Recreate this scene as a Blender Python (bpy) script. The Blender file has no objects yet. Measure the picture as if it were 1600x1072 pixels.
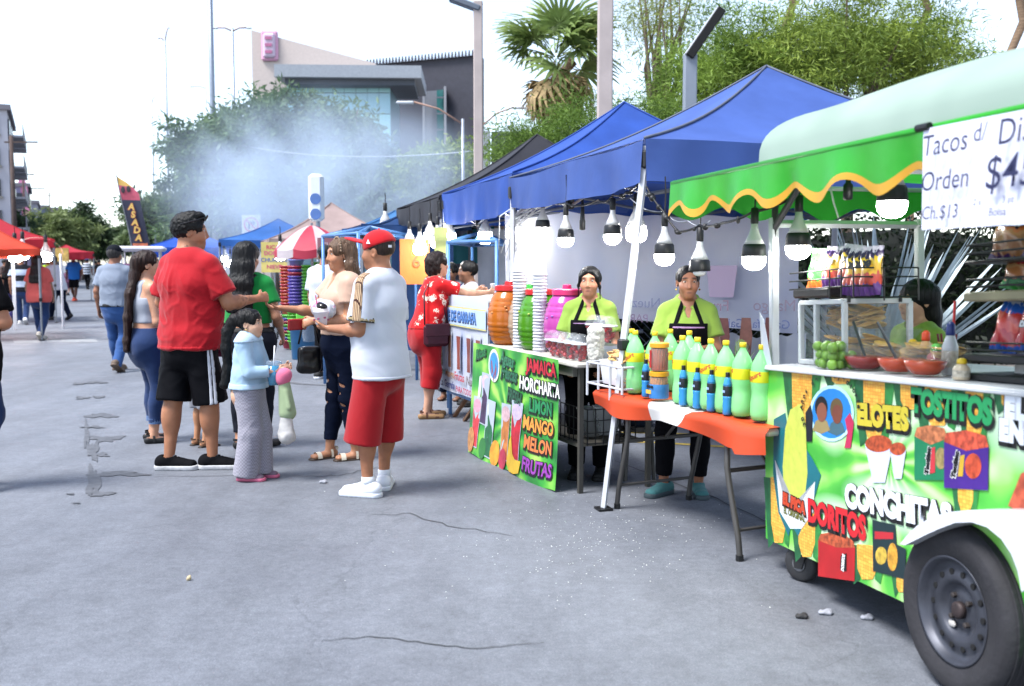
import bpy, math, random
import numpy as np
from mathutils import Vector, Matrix, Euler

random.seed(7); RNG = np.random.default_rng(7)
SC = bpy.context.scene
COL = SC.collection
R = math.radians

# ------------------------------------------------------------------ camera
FPX, CX, CY, HZ, CAMZ = 1556.0, 800.0, 536.0, 412.0, 1.5
PITCH = math.atan((CY - HZ) / FPX)
cam = bpy.data.cameras.new('camera'); camo = bpy.data.objects.new('camera', cam); COL.objects.link(camo)
camo.location = (0, 0, CAMZ); camo.rotation_euler = (math.pi / 2 - PITCH, 0, 0)
cam.sensor_width = 36.0; cam.lens = 36.0 * FPX / 1600.0
cam.clip_start = 0.1; cam.clip_end = 3000
cam.dof.use_dof = True; cam.dof.focus_distance = 6.7; cam.dof.aperture_fstop = 2.8
SC.camera = camo

# ------------------------------------------------------------------ world, sun, exposure
SUN_EL, SUN_AZ = R(60), R(-118)          # azimuth measured from +Y towards +X
w = bpy.data.worlds.new('World'); SC.world = w; w.use_nodes = True
nt = w.node_tree; nt.nodes.clear()
sky = nt.nodes.new('ShaderNodeTexSky'); sky.sky_type = 'NISHITA'; sky.sun_disc = False
sky.sun_elevation = SUN_EL; sky.sun_rotation = SUN_AZ
sky.air_density = 1.0; sky.dust_density = 1.5; sky.ozone_density = 1.0; sky.altitude = 1100
bg = nt.nodes.new('ShaderNodeBackground'); bg.inputs[1].default_value = 0.09
wo = nt.nodes.new('ShaderNodeOutputWorld')
hs_ = nt.nodes.new('ShaderNodeHueSaturation'); hs_.inputs['Saturation'].default_value = 0.7      # thin white overcast
nt.links.new(sky.outputs[0], hs_.inputs['Color']); nt.links.new(hs_.outputs[0], bg.inputs[0]); nt.links.new(bg.outputs[0], wo.inputs[0])
sl = bpy.data.lights.new('sun', 'SUN'); sl.energy = 2.0; sl.angle = R(22); sl.color = (1.0, 0.99, 0.975)
so = bpy.data.objects.new('sun', sl); COL.objects.link(so)
sd = Vector((math.sin(SUN_AZ) * math.cos(SUN_EL), math.cos(SUN_AZ) * math.cos(SUN_EL), math.sin(SUN_EL)))
so.rotation_euler = (-sd).to_track_quat('-Z', 'Y').to_euler(); so.location = (0, 0, 30)
SC.view_settings.view_transform = 'Standard'; SC.view_settings.look = 'None'
SC.view_settings.gamma = 1.0; SC.view_settings.use_curve_mapping = False
SC.view_settings.exposure = 2.1
SC.render.engine = 'CYCLES'
SC.cycles.use_denoising = True
SC.cycles.max_bounces = 8; SC.cycles.diffuse_bounces = 3; SC.cycles.glossy_bounces = 3
SC.cycles.transmission_bounces = 6; SC.cycles.transparent_max_bounces = 14; SC.cycles.volume_bounces = 1
SC.cycles.sample_clamp_indirect = 6.0
SC.cycles.caustics_reflective = False; SC.cycles.caustics_refractive = False
SC.cycles.volume_step_rate = 1.0; SC.cycles.volume_max_steps = 96

# ------------------------------------------------------------------ pixel -> place helpers (photo pixels)
_cp, _sp = math.cos(PITCH), math.sin(PITCH)
def ray(px, py):
 a = (px - CX) / FPX; b = -(py - CY) / FPX
 return Vector((a, _cp + b * _sp, -_sp + b * _cp))
def AT(px, py, Y):                       # the point seen at a pixel, Y metres in front of the camera
 r = ray(px, py); return Vector((0, 0, CAMZ)) + r * (Y / r.y)
def G(px, py, z=0.0):                    # the point of the ground seen at a pixel
 r = ray(px, py); t = (z - CAMZ) / r.z
 p = Vector((0, 0, CAMZ)) + r * t; return p
def PXX(px, Y):                          # X at depth Y for a pixel column (level with the horizon)
 return AT(px, HZ, Y).x

# ------------------------------------------------------------------ colours and materials
def lin(c):
 if isinstance(c, str):
  c = c.lstrip('#'); c = [int(c[i:i + 2], 16) / 255 for i in (0, 2, 4)]
 return tuple((x / 12.92 if x <= 0.04045 else ((x + 0.055) / 1.055) ** 2.4) for x in c[:3])
_mats = {}
def mat(name, col, rough=0.6, metal=0.0, var=0.08, vscale=6.0, bump=0.0, bscale=60.0, emit=None, estr=0.0,
  trans=0.0, alpha=1.0, spec=0.5, coat=0.0, sub=0.0, transl=0.0, attr=None, ior=1.45, stretch=None):
 """Principled material with noise variation of colour and a fine bump; col is sRGB hex or linear tuple."""
 if name in _mats: return _mats[name]
 m = bpy.data.materials.new(name); m.use_nodes = True
 n = m.node_tree.nodes; L = m.node_tree.links
 b = n['Principled BSDF']; out = n['Material Output']
 c = lin(col) if isinstance(col, str) else tuple(col)
 b.inputs['Roughness'].default_value = rough; b.inputs['Metallic'].default_value = metal
 b.inputs['Specular IOR Level'].default_value = spec; b.inputs['IOR'].default_value = ior
 b.inputs['Transmission Weight'].default_value = trans; b.inputs['Alpha'].default_value = alpha
 b.inputs['Coat Weight'].default_value = coat
 if sub: b.inputs['Subsurface Weight'].default_value = sub; b.inputs['Subsurface Radius'].default_value = (0.02, 0.008, 0.005)
 tc = n.new('ShaderNodeTexCoord'); src = tc.outputs['Object']
 if stretch:
  mp = n.new('ShaderNodeMapping'); mp.inputs['Scale'].default_value = stretch
  L.new(src, mp.inputs[0]); src = mp.outputs[0]
 base = None
 if attr:
  at = n.new('ShaderNodeAttribute'); at.attribute_name = attr; base = at.outputs['Color']
 if var > 0:
  nz = n.new('ShaderNodeTexNoise'); nz.inputs['Scale'].default_value = vscale; nz.inputs['Detail'].default_value = 4
  L.new(src, nz.inputs['Vector'])
  mr = n.new('ShaderNodeMapRange'); mr.inputs[1].default_value = 0.25; mr.inputs[2].default_value = 0.75
  mr.inputs[3].default_value = 1 - var * 1.5; mr.inputs[4].default_value = 1 + var
  L.new(nz.outputs['Fac'], mr.inputs[0])
  mx = n.new('ShaderNodeMix'); mx.data_type = 'RGBA'; mx.blend_type = 'MULTIPLY'; mx.inputs[0].default_value = 1
  if base is not None: L.new(base, mx.inputs[6])
  else: mx.inputs[6].default_value = (*c, 1)
  L.new(mr.outputs[0], mx.inputs[7]); base = mx.outputs[2]
 if base is not None: L.new(base, b.inputs['Base Color'])
 else: b.inputs['Base Color'].default_value = (*c, 1)
 if bump > 0:
  n2 = n.new('ShaderNodeTexNoise'); n2.inputs['Scale'].default_value = bscale; n2.inputs['Detail'].default_value = 5
  L.new(src, n2.inputs['Vector'])
  bp = n.new('ShaderNodeBump'); bp.inputs['Strength'].default_value = bump; bp.inputs['Distance'].default_value = 0.01
  L.new(n2.outputs['Fac'], bp.inputs['Height']); L.new(bp.outputs[0], b.inputs['Normal'])
 if emit is not None:
  b.inputs['Emission Color'].default_value = (*(lin(emit) if isinstance(emit, str) else emit), 1)
  b.inputs['Emission Strength'].default_value = estr
 if transl > 0:
  tr = n.new('ShaderNodeBsdfTranslucent')
  if base is not None: L.new(base, tr.inputs[0])
  else: tr.inputs[0].default_value = (*c, 1)
  ms = n.new('ShaderNodeMixShader'); ms.inputs[0].default_value = transl
  L.new(b.outputs[0], ms.inputs[1]); L.new(tr.outputs[0], ms.inputs[2]); L.new(ms.outputs[0], out.inputs[0])
 m.diffuse_color = (*c, 1)
 _mats[name] = m
 return m
def M(col, **k):                          # anonymous material, cached by its settings
 return mat('m_' + str(col) + '_' + '_'.join(f'{a}{b}' for a, b in sorted(k.items())), col, **k)

# ------------------------------------------------------------------ objects
def tag(o, label=None, cat=None, group=None, kind=None):
 if label: o['label'] = label
 if cat: o['category'] = cat
 if group: o['group'] = group
 if kind: o['kind'] = kind
 return o
def thing(name, label, cat, loc=(0, 0, 0), rz=0.0, group=None):
 o = bpy.data.objects.new(name, None); COL.objects.link(o); o.empty_display_size = 0.1
 o.location = loc; o.rotation_euler = (0, 0, rz)
 return tag(o, label, cat, group)
def link(name, me, parent=None, loc=None, rot=None):
 o = bpy.data.objects.new(name, me); COL.objects.link(o)
 if parent is not None: o.parent = parent
 if loc is not None: o.location = loc
 if rot is not None: o.rotation_euler = rot
 return o
def copy_tree(o, parent=None):
 c = o.copy(); COL.objects.link(c); c.parent = parent
 for ch in o.children: copy_tree(ch, c)
 return c

def rotm(rx=0, ry=0, rz=0): return np.array(Euler((rx, ry, rz)).to_matrix())
class MB:
 """Collects shapes into one mesh."""
 def __init__(s): s.v = []; s.f = []; s.mi = []; s.n = 0; s.cur = 0
 def add(s, v, f):
  v = np.asarray(v, float); b = s.n
  s.v.append(v); s.n += len(v)
  for q in f: s.f.append([i + b for i in q]); s.mi.append(s.cur)
  return s
 def box(s, c, d, rot=None, taper=None):
  x, y, z = (d[0] / 2, d[1] / 2, d[2] / 2)
  v = np.array([(-x, -y, -z), (x, -y, -z), (x, y, -z), (-x, y, -z), (-x, -y, z), (x, -y, z), (x, y, z), (-x, y, z)], float)
  if taper: v[4:, :2] *= taper
  if rot is not None: v = v @ np.asarray(rot).T
  return s.add(v + np.array(c, float), [(0, 3, 2, 1), (4, 5, 6, 7), (0, 1, 5, 4), (1, 2, 6, 5), (2, 3, 7, 6), (3, 0, 4, 7)])
 def bevbox(s, c, d, r=0.01, rot=None):
  x, y, z = (d[0] / 2, d[1] / 2, d[2] / 2); r = min(r, x * .9, y * .9, z * .9)
  V = []; lv = [(-z, -r), (-z + r, 0), (z - r, 0), (z, -r)]
  for zz, ins in lv:
   a, b_ = x + ins, y + ins; q = r if ins == 0 else r * .4
   V += [(-a + q, -b_, zz), (a - q, -b_, zz), (a, -b_ + q, zz), (a, b_ - q, zz), (a - q, b_, zz), (-a + q, b_, zz), (-a, b_ - q, zz), (-a, -b_ + q, zz)]
  F = [tuple(range(7, -1, -1)), tuple(range(24, 32))]
  for k in range(3):
   for i in range(8): j = (i + 1) % 8; F.append((k * 8 + i, k * 8 + j, k * 8 + 8 + j, k * 8 + 8 + i))
  V = np.array(V, float)
  if rot is not None: V = V @ np.asarray(rot).T
  return s.add(V + np.array(c, float), F)
 def tube(s, path, rad, n=8, cap=True, flat=1.0):
  P = [np.array(p, float) for p in path]; k = len(P)
  if np.isscalar(rad): rad = [rad] * k
  V = []; prev = None
  for i in range(k):
   t = P[min(i + 1, k - 1)] - P[max(i - 1, 0)]; t /= (np.linalg.norm(t) + 1e-9)
   if prev is None:
    a = np.array([0, 0, 1.]) if abs(t[2]) < .9 else np.array([1., 0, 0])
   else: a = prev
   u = a - t * (a @ t); u /= (np.linalg.norm(u) + 1e-9); prev = u; w_ = np.cross(t, u)
   for j in range(n):
    th = 2 * math.pi * j / n
    V.append(P[i] + rad[i] * (u * math.cos(th) + w_ * math.sin(th) * flat))
  F = []
  for i in range(k - 1):
   for j in range(n):
    q = (j + 1) % n; F.append((i * n + j, i * n + q, i * n + n + q, i * n + n + j))
  if cap: F.append(tuple(range(n - 1, -1, -1))); F.append(tuple(range((k - 1) * n, k * n)))
  return s.add(V, F)
 def lathe(s, prof, n=20, c=(0, 0, 0), cap=True, wave=None):
  V = []
  for i, (r, z) in enumerate(prof):
   for j in range(n):
    th = 2 * math.pi * j / n; rr = r * (1 + (wave(th, z) if wave else 0)); V.append((rr * math.cos(th), rr * math.sin(th), z))
  k = len(prof); F = []
  for i in range(k - 1):
   for j in range(n):
    q = (j + 1) % n; F.append((i * n + j, i * n + q, i * n + n + q, i * n + n + j))
  if cap: F.append(tuple(range(n - 1, -1, -1))); F.append(tuple(range((k - 1) * n, k * n)))
  return s.add(np.array(V) + np.array(c, float), F)
 def ball(s, c, r, nu=10, nv=7, rot=None):
  if np.isscalar(r): r = (r, r, r)
  V = [(0, 0, -1)]
  for i in range(1, nv):
   a = -math.pi / 2 + math.pi * i / nv
   for j in range(nu):
    th = 2 * math.pi * j / nu; V.append((math.cos(a) * math.cos(th), math.cos(a) * math.sin(th), math.sin(a)))
  V.append((0, 0, 1)); F = []
  for j in range(nu): F.append((0, 1 + (j + 1) % nu, 1 + j))
  for i in range(nv - 2):
   for j in range(nu):
    q = (j + 1) % nu; a = 1 + i * nu; F.append((a + j, a + q, a + nu + q, a + nu + j))
  e = len(V) - 1; a = 1 + (nv - 2) * nu
  for j in range(nu): F.append((a + j, a + (j + 1) % nu, e))
  V = np.array(V) * np.array(r)
  if rot is not None: V = V @ np.asarray(rot).T
  return s.add(V + np.array(c, float), F)
 def grid(s, fn, nu, nv):
  V = [fn(i / nu, j / nv) for j in range(nv + 1) for i in range(nu + 1)]
  F = [(j * (nu + 1) + i, j * (nu + 1) + i + 1, (j + 1) * (nu + 1) + i + 1, (j + 1) * (nu + 1) + i) for j in range(nv) for i in range(nu)]
  return s.add([tuple(v) for v in V], F)
 def prism(s, pts, h0, h1, fr=None):
  """outline pts (x, y) extruded from h0 to h1 along z; fr maps (x, y, h) to 3-D"""
  fr = fr or (lambda x, y, h: (x, y, h)); k = len(pts)
  V = [fr(x, y, h0) for x, y in pts] + [fr(x, y, h1) for x, y in pts]
  F = [tuple(range(k - 1, -1, -1)), tuple(range(k, 2 * k))] + [(i, (i + 1) % k, k + (i + 1) % k, k + i) for i in range(k)]
  return s.add(V, F)
 def mesh(s, name, mats, smooth=False):
  me = bpy.data.meshes.new(name)
  v = np.concatenate(s.v) if s.v else np.zeros((0, 3))
  me.from_pydata(v.tolist(), [], s.f)
  mats = mats if isinstance(mats, (list, tuple)) else [mats]
  for m in mats: me.materials.append(m)
  if len(mats) > 1: me.polygons.foreach_set('material_index', s.mi)
  if smooth: me.polygons.foreach_set('use_smooth', [True] * len(s.f))
  me.update(); return me
 def build(s, name, mats, parent=None, loc=None, rot=None, smooth=False, autos=False):
  me = s.mesh(name, mats, smooth or autos)
  if autos: me.set_sharp_from_angle(angle=R(40))
  return link(name, me, parent, loc, rot)
def single(name, label, cat, mb, mats, loc=(0, 0, 0), rot=(0, 0, 0), group=None, smooth=False, autos=False):
 return tag(mb.build(name, mats, None, loc, rot, smooth, autos), label, cat, group)

# ------------------------------------------------------------------ numpy noise
_perm = np.random.default_rng(3).permutation(512).astype(np.int64)
_perm = np.concatenate([_perm % 256] * 4)
def vnoise(p):
 p = np.asarray(p, float); i = np.floor(p).astype(np.int64); f = p - i; f = f * f * (3 - 2 * f); i &= 255
 def h(a, b, c): return _perm[_perm[_perm[(i[..., 0] + a) & 255] + ((i[..., 1] + b) & 255)] + ((i[..., 2] + c) & 255)] / 255.0
 x, y, z = f[..., 0], f[..., 1], f[..., 2]
 l = lambda a, b, t: a + (b - a) * t
 return l(l(l(h(0, 0, 0), h(1, 0, 0), x), l(h(0, 1, 0), h(1, 1, 0), x), y),
             l(l(h(0, 0, 1), h(1, 0, 1), x), l(h(0, 1, 1), h(1, 1, 1), x), y), z) * 2 - 1
def fbm(p, o=3):
 p = np.asarray(p, float); s = 0; a = 1.0
 for _ in range(o): s = s + a * vnoise(p); p = p * 2.03 + 17.3; a *= .5
 return s

# ------------------------------------------------------------------ lettering
def text_mesh(txt, size=0.1, bold=0.0, shear=0.0, space=1.0, extrude=0.0, align='CENTER'):
 cu = bpy.data.curves.new('txt', 'FONT'); cu.body = txt; cu.size = size; cu.offset = bold; cu.shear = shear
 cu.space_character = space; cu.align_x = align; cu.align_y = 'CENTER'; cu.resolution_u = 3; cu.extrude = extrude; cu.fill_mode = 'FRONT' if extrude == 0 else 'BOTH'
 o = bpy.data.objects.new('txt', cu)
 me = bpy.data.meshes.new_from_object(o); bpy.data.objects.remove(o); bpy.data.curves.remove(cu)
 return me
def text(name, txt, size, m, parent, loc, rot=(0, 0, 0), bold=0.0, shear=0.0, space=1.0, sx=1.0, outline=None, ow=0.0, drop=(0, 0), dz=0.0015, warp=None, align='CENTER'):
 """flat print on a surface; loc / rot in the parent's space, the letters lie in local XY facing +Z"""
 rm = Euler(rot).to_matrix()
 def put(me, nm, mt, off):
  me.materials.clear(); me.materials.append(mt)
  v = np.empty(len(me.vertices) * 3); me.vertices.foreach_get('co', v); v = v.reshape(-1, 3); v[:, 0] *= sx
  if warp: v = warp(v)
  me.vertices.foreach_set('co', v.ravel()); me.update()
  return link(nm, me, parent, Vector(loc) + rm @ Vector(off), rot)
 if outline is not None: put(text_mesh(txt, size, bold + ow, shear, space, 0, align), name + '_outline', outline, (drop[0], drop[1], 0))
 return put(text_mesh(txt, size, bold, shear, space, 0, align), name, m, (0, 0, dz))
# ------------------------------------------------------------------ smooth implicit surfaces for people and cloth
A_ = lambda *x: np.array(x, float)
def ec(a, b, r0, r1=None, side=(1, 0, 0), k=0.03, op=1, clip=None):
 """elliptical tapered capsule a->b; r0/r1 = radius or (along side, across)"""
 r0 = (r0, r0) if np.isscalar(r0) else r0; r1 = r0 if r1 is None else ((r1, r1) if np.isscalar(r1) else r1)
 a = np.array(a, float); b = np.array(b, float); ax = b - a; L = np.linalg.norm(ax)
 if L < 1e-6: ax = A_(0, 0, 1); L = 1e-6
 n = ax / max(np.linalg.norm(ax), 1e-9); s = np.array(side, float); s = s - n * (s @ n)
 if np.linalg.norm(s) < 1e-4: s = np.cross(n, A_(0.3, 1, 0.2))
 s /= np.linalg.norm(s); t = np.cross(n, s)
 def f(p):
  q = p - a; h = q @ n; hc = np.clip(h, 0, L); tt = hc / L; e = h - hc
  ru = r0[0] + (r1[0] - r0[0]) * tt; rv = r0[1] + (r1[1] - r0[1]) * tt; re = np.minimum(ru, rv)
  u = (q @ s) / ru; v = (q @ t) / rv; g = e / re
  k0 = np.sqrt(u * u + v * v + g * g); k1 = np.sqrt((u / ru) ** 2 + (v / rv) ** 2 + (g / re) ** 2) + 1e-6
  return np.where(k0 < 1e-3, -np.minimum(ru, rv), k0 * (k0 - 1) / k1)
 rr = max(*r0, *r1)
 return dict(f=f, c=(a + b) / 2, r=L / 2 + rr, k=k, op=op, clip=clip, lo=np.minimum(a, b) - rr, hi=np.maximum(a, b) + rr)
def el(c, r, rot=None, k=0.03, op=1, clip=None):
 """ellipsoid"""
 c = np.array(c, float); r = np.array((r, r, r) if np.isscalar(r) else r, float); Rm = None if rot is None else np.array(rot, float)
 def f(p):
  q = p - c
  if Rm is not None: q = q @ Rm
  k0 = np.linalg.norm(q / r, axis=-1); k1 = np.linalg.norm(q / (r * r), axis=-1) + 1e-6
  return np.where(k0 < 1e-3, -r.min(), k0 * (k0 - 1) / k1)
 m = r.max()
 return dict(f=f, c=c, r=m, k=k, op=op, clip=clip, lo=c - m, hi=c + m)
def rbox(c, half, rd=0.01, rot=None, k=0.01, op=1, clip=None):
 c = np.array(c, float); hf = np.array(half, float) - rd; Rm = None if rot is None else np.array(rot, float)
 def f(p):
  q = p - c
  if Rm is not None: q = q @ Rm
  q = np.abs(q) - hf
  return np.linalg.norm(np.maximum(q, 0), axis=-1) + np.minimum(q.max(-1), 0) - rd
 m = np.linalg.norm(half)
 return dict(f=f, c=c, r=m, k=k, op=op, clip=clip, lo=c - m, hi=c + m)
def plane(pt, n):                          # keeps the side away from n
 n = np.array(n, float); n /= np.linalg.norm(n); pt = np.array(pt, float)
 return lambda p: (p - pt) @ n

def eval_prims(prims, P, bc, br, clips=()):
 """P: (nb, m, 3) points of blocks with centres bc and half-diagonal br"""
 d = np.full(P.shape[:2], 1.0)
 for pr in prims:
  ms = np.linalg.norm(bc - pr['c'], axis=1) < pr['r'] + br + pr['k'] + 0.02
  if not ms.any(): continue
  q = P[ms]; e = pr['f'](q)
  if pr['clip']:
   for c in pr['clip']: e = np.maximum(e, c(q))
  k = max(pr['k'], 1e-5); a = d[ms]
  if pr['op'] > 0:
   h = np.clip(.5 + .5 * (a - e) / k, 0, 1); d[ms] = a + (e - a) * h - k * h * (1 - h)
  else:
   h = np.clip(.5 - .5 * (a + e) / k, 0, 1); d[ms] = a + (-e - a) * h + k * h * (1 - h)
 for c in clips: d = np.maximum(d, c(P))
 return d
_CO = np.array([(i, j, k) for i in (0, 1) for j in (0, 1) for k in (0, 1)])
_ED = [(a, b) for a in range(8) for b in range(a + 1, 8) if np.abs(_CO[a] - _CO[b]).sum() == 1]
def sdf_mesh(prims, h, clips=(), B=6):
 """naive surface nets on the blocks that the surface crosses"""
 pos = [p for p in prims if p['op'] > 0]
 lo = np.min([p['lo'] for p in pos], 0) - 3 * h; hi = np.max([p['hi'] for p in pos], 0) + 3 * h
 nb = np.ceil((hi - lo) / (B * h)).astype(int) + 1
 gi = np.stack(np.meshgrid(*[np.arange(n) for n in nb], indexing='ij'), -1).reshape(-1, 3)
 bc = lo + (gi + .5) * B * h; br = .87 * B * h
 near = np.zeros(len(bc), bool)
 for p in pos: near |= ((bc > p['lo'] - br) & (bc < p['hi'] + br)).all(1)
 gi = gi[near]; bc = bc[near]
 d0 = eval_prims(prims, bc[:, None, :], bc, br, clips)[:, 0]
 act = np.abs(d0) < br * 1.35
 gi = gi[act]; bc = bc[act]
 loc = np.stack(np.meshgrid(*[np.arange(B + 1)] * 3, indexing='ij'), -1).reshape(-1, 3)
 P = lo + (gi[:, None, :] * B + loc[None]) * h
 D = eval_prims(prims, P, bc, br, clips).reshape(-1, B + 1, B + 1, B + 1)
 C = np.stack([D[:, i:i + B, j:j + B, k:k + B] for i, j, k in _CO], -1)
 ins = (C < 0); cnt = ins.sum(-1); ac = (cnt > 0) & (cnt < 8)
 bi, ci, cj, ck = np.nonzero(ac); c8 = C[bi, ci, cj, ck]; s8 = c8 < 0
 cell = gi[bi] * B + np.stack([ci, cj, ck], 1)
 sm = np.zeros((len(bi), 3)); n = np.zeros(len(bi))
 for a, b in _ED:
  x = s8[:, a] != s8[:, b]; t = c8[x, a] / (c8[x, a] - c8[x, b])
  sm[x] += _CO[a] + (_CO[b] - _CO[a]) * t[:, None]; n[x] += 1
 V = lo + (cell + sm / n[:, None]) * h
 dim = nb * B + 2; key = lambda c: (c[:, 0] * dim[1] + c[:, 1]) * dim[2] + c[:, 2]
 kk = key(cell); order = np.argsort(kk); ks = kk[order]; F = []
 for ax, corner in ((0, 4), (1, 2), (2, 1)):
  x = s8[:, 0] != s8[:, corner]; cc = cell[x]; flip = s8[x, 0]
  o1 = np.zeros(3, int); o2 = np.zeros(3, int); o1[(ax + 1) % 3] = 1; o2[(ax + 2) % 3] = 1
  idx = []; ok = np.ones(len(cc), bool)
  for off in (0 * o1, o1, o1 + o2, o2):
   q = key(cc - off); pz = np.clip(np.searchsorted(ks, q), 0, len(ks) - 1); ok &= ks[pz] == q; idx.append(order[pz])
  Q = np.stack(idx, 1); Q[~flip] = Q[~flip][:, ::-1]; F.append(Q[ok])
 return V, np.concatenate(F)
def vnormals(V, F):
 n = np.cross(V[F[:, 2]] - V[F[:, 0]], V[F[:, 3]] - V[F[:, 1]]); N = np.zeros_like(V)
 for i in range(4): np.add.at(N, F[:, i], n)
 return N / (np.linalg.norm(N, axis=1, keepdims=True) + 1e-9)
def relax(V, F, it=1, lam=.5):
 for _ in range(it):
  S = np.zeros_like(V); c = np.zeros(len(V))
  for i in range(4):
   np.add.at(S, F[:, i], V[F[:, (i + 1) % 4]] + V[F[:, (i + 3) % 4]]); np.add.at(c, F[:, i], 2)
  V = V + lam * (S / np.maximum(c, 1)[:, None] - V)
 return V
def np_mesh(name, V, F, mats, col=None, mi=None, smooth=True):
 me = bpy.data.meshes.new(name); nf, k = F.shape
 me.vertices.add(len(V)); me.vertices.foreach_set('co', np.ascontiguousarray(V, np.float32).ravel())
 me.loops.add(nf * k); me.loops.foreach_set('vertex_index', np.ascontiguousarray(F, np.int32).ravel())
 me.polygons.add(nf); me.polygons.foreach_set('loop_start', np.arange(0, nf * k, k, dtype=np.int32))
 me.update(calc_edges=True)
 if smooth: me.polygons.foreach_set('use_smooth', np.ones(nf, bool))
 for m in (mats if isinstance(mats, (list, tuple)) else [mats]): me.materials.append(m)
 if mi is not None: me.polygons.foreach_set('material_index', np.ascontiguousarray(mi, np.int32))
 if col is not None:
  at = me.color_attributes.new('Col', 'FLOAT_COLOR', 'POINT')
  at.data.foreach_set('color', np.concatenate([col, np.ones((len(col), 1))], 1).astype(np.float32).ravel())
 me.update(); return me
def sdf_obj(name, prims, h, m, parent=None, clips=(), disp=None, colf=None, rel=1):
 V, F = sdf_mesh(prims, h, clips)
 if rel: V = relax(V, F, rel, .4)
 col = colf(V) if colf else None
 if disp is not None: V = V + vnormals(V, F) * disp(V)[:, None]
 return link(name, np_mesh(name, V, F, m, col), parent)
# ------------------------------------------------------------------ ground
def asphalt():
 m = bpy.data.materials.new('asphalt'); m.use_nodes = True; n = m.node_tree.nodes; L = m.node_tree.links; b = n['Principled BSDF']
 tc = n.new('ShaderNodeTexCoord'); co = tc.outputs['Object']
 def noise(sc, det=6, rgh=.6, src=co, mp=None):
  if mp: q = n.new('ShaderNodeMapping'); q.inputs['Scale'].default_value = mp; q.inputs['Rotation'].default_value = (0, 0, R(20)); L.new(src, q.inputs[0]); src = q.outputs[0]
  x = n.new('ShaderNodeTexNoise'); x.inputs['Scale'].default_value = sc; x.inputs['Detail'].default_value = det; x.inputs['Roughness'].default_value = rgh; L.new(src, x.inputs[0]); return x.outputs['Fac']
 def mrange(f, a, b_, c, d): r = n.new('ShaderNodeMapRange'); L.new(f, r.inputs[0]); [setattr(r.inputs[i + 1], 'default_value', v) for i, v in enumerate((a, b_, c, d))]; return r.outputs[0]
 def mul(a, c): q = n.new('ShaderNodeMath'); q.operation = 'MULTIPLY'; L.new(a, q.inputs[0]); L.new(c, q.inputs[1]); return q.outputs[0]
 f = mul(mrange(noise(.35, 5), .3, .7, .78, 1.16), mrange(noise(7, 5, .7), .3, .7, .86, 1.12)); f = mul(f, mrange(noise(30, 4, .75), .3, .7, .80, 1.18)); f = mul(f, mrange(noise(1.6, 6, .65, mp=(1.6, .35, 1)), .3, .7, .84, 1.12))
 f = mul(f, mrange(noise(130, 4, .7), .35, .7, .72, 1.28))                                  # aggregate grain
 v = n.new('ShaderNodeTexVoronoi'); v.inputs['Scale'].default_value = 60; L.new(co, v.inputs[0])
 f = mul(f, mrange(v.outputs['Distance'], .0, .2, 1.6, 1.0))                          # pale chips
 vc = n.new('ShaderNodeTexVoronoi'); vc.feature = 'DISTANCE_TO_EDGE'; vc.inputs['Scale'].default_value = .42
 ds = n.new('ShaderNodeVectorMath'); ds.operation = 'MULTIPLY_ADD'; nn = n.new('ShaderNodeTexNoise'); nn.inputs['Scale'].default_value = 1.3; nn.inputs['Detail'].default_value = 7; L.new(co, nn.inputs[0])
 ds.inputs[1].default_value = (1.3, 1.3, 0); L.new(nn.outputs['Color'], ds.inputs[0]); L.new(co, ds.inputs[2]); L.new(ds.outputs[0], vc.inputs[0])
 ck = mrange(vc.outputs['Distance'], .0, .0055, .0, 1.0); gate = mrange(noise(.5, 2), .50, .60, 0, 1)
 mx = n.new('ShaderNodeMath'); mx.operation = 'MAXIMUM'; L.new(ck, mx.inputs[0]); L.new(gate, mx.inputs[1])
 f = mul(f, mrange(mx.outputs[0], 0, 1, .82, 1))
 st = mrange(noise(3.2, 5, .7), .66, .74, 1.0, .80); f = mul(f, st)                       # small oil spots
 cm = n.new('ShaderNodeMix'); cm.data_type = 'RGBA'; cm.blend_type = 'MULTIPLY'; cm.inputs[0].default_value = 1; cm.inputs[6].default_value = (.126, .135, .156, 1); L.new(f, cm.inputs[7]); L.new(cm.outputs[2], b.inputs['Base Color'])
 L.new(mrange(noise(.9, 4), .3, .7, .50, .78), b.inputs['Roughness']); b.inputs['Specular IOR Level'].default_value = .4
 bp = n.new('ShaderNodeBump'); bp.inputs['Strength'].default_value = .35; bp.inputs['Distance'].default_value = .004; L.new(noise(160, 4), bp.inputs['Height']); L.new(bp.outputs[0], b.inputs['Normal'])
 return m
ASPH = asphalt()
gm = MB(); gm.grid(lambda u, v: (-400 + 800 * u, -6 + 906 * v, 0), 8, 9)
ground = tag(gm.build('road', ASPH), kind='structure')
def flat(name, pts, m, z=.004, parent=ground):
 return MB().add([(p[0], p[1], z) for p in pts], [tuple(range(len(pts)))]).build(name, m, parent)
def strip(name, pix, wid, m, z=.004, taper=True):
 P = [G(*p) for p in pix]; V = []; k = len(P)
 for i, p in enumerate(P):
  d = (P[min(i + 1, k - 1)] - P[max(i - 1, 0)]).normalized(); s_ = Vector((-d.y, d.x, 0)); w_ = wid * (.35 + .65 * math.sin(math.pi * (i + .3) / (k - .4))) if taper else wid
  V += [p + s_ * w_ / 2, p - s_ * w_ / 2]
 F = [(2 * i, 2 * i + 1, 2 * i + 3, 2 * i + 2) for i in range(k - 1)]
 return MB().add([(v.x, v.y, z) for v in V], F).build(name, m, ground)
CRK = M((.055, .057, .063), rough=.9, var=.2); DAMP = M((.076, .078, .086), rough=.55, var=.25, vscale=14); PALE = M((.21, .22, .23), rough=.8, var=.25, vscale=9); YEL = M('#a08a3c', rough=.8, var=.3, vscale=8)
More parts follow.
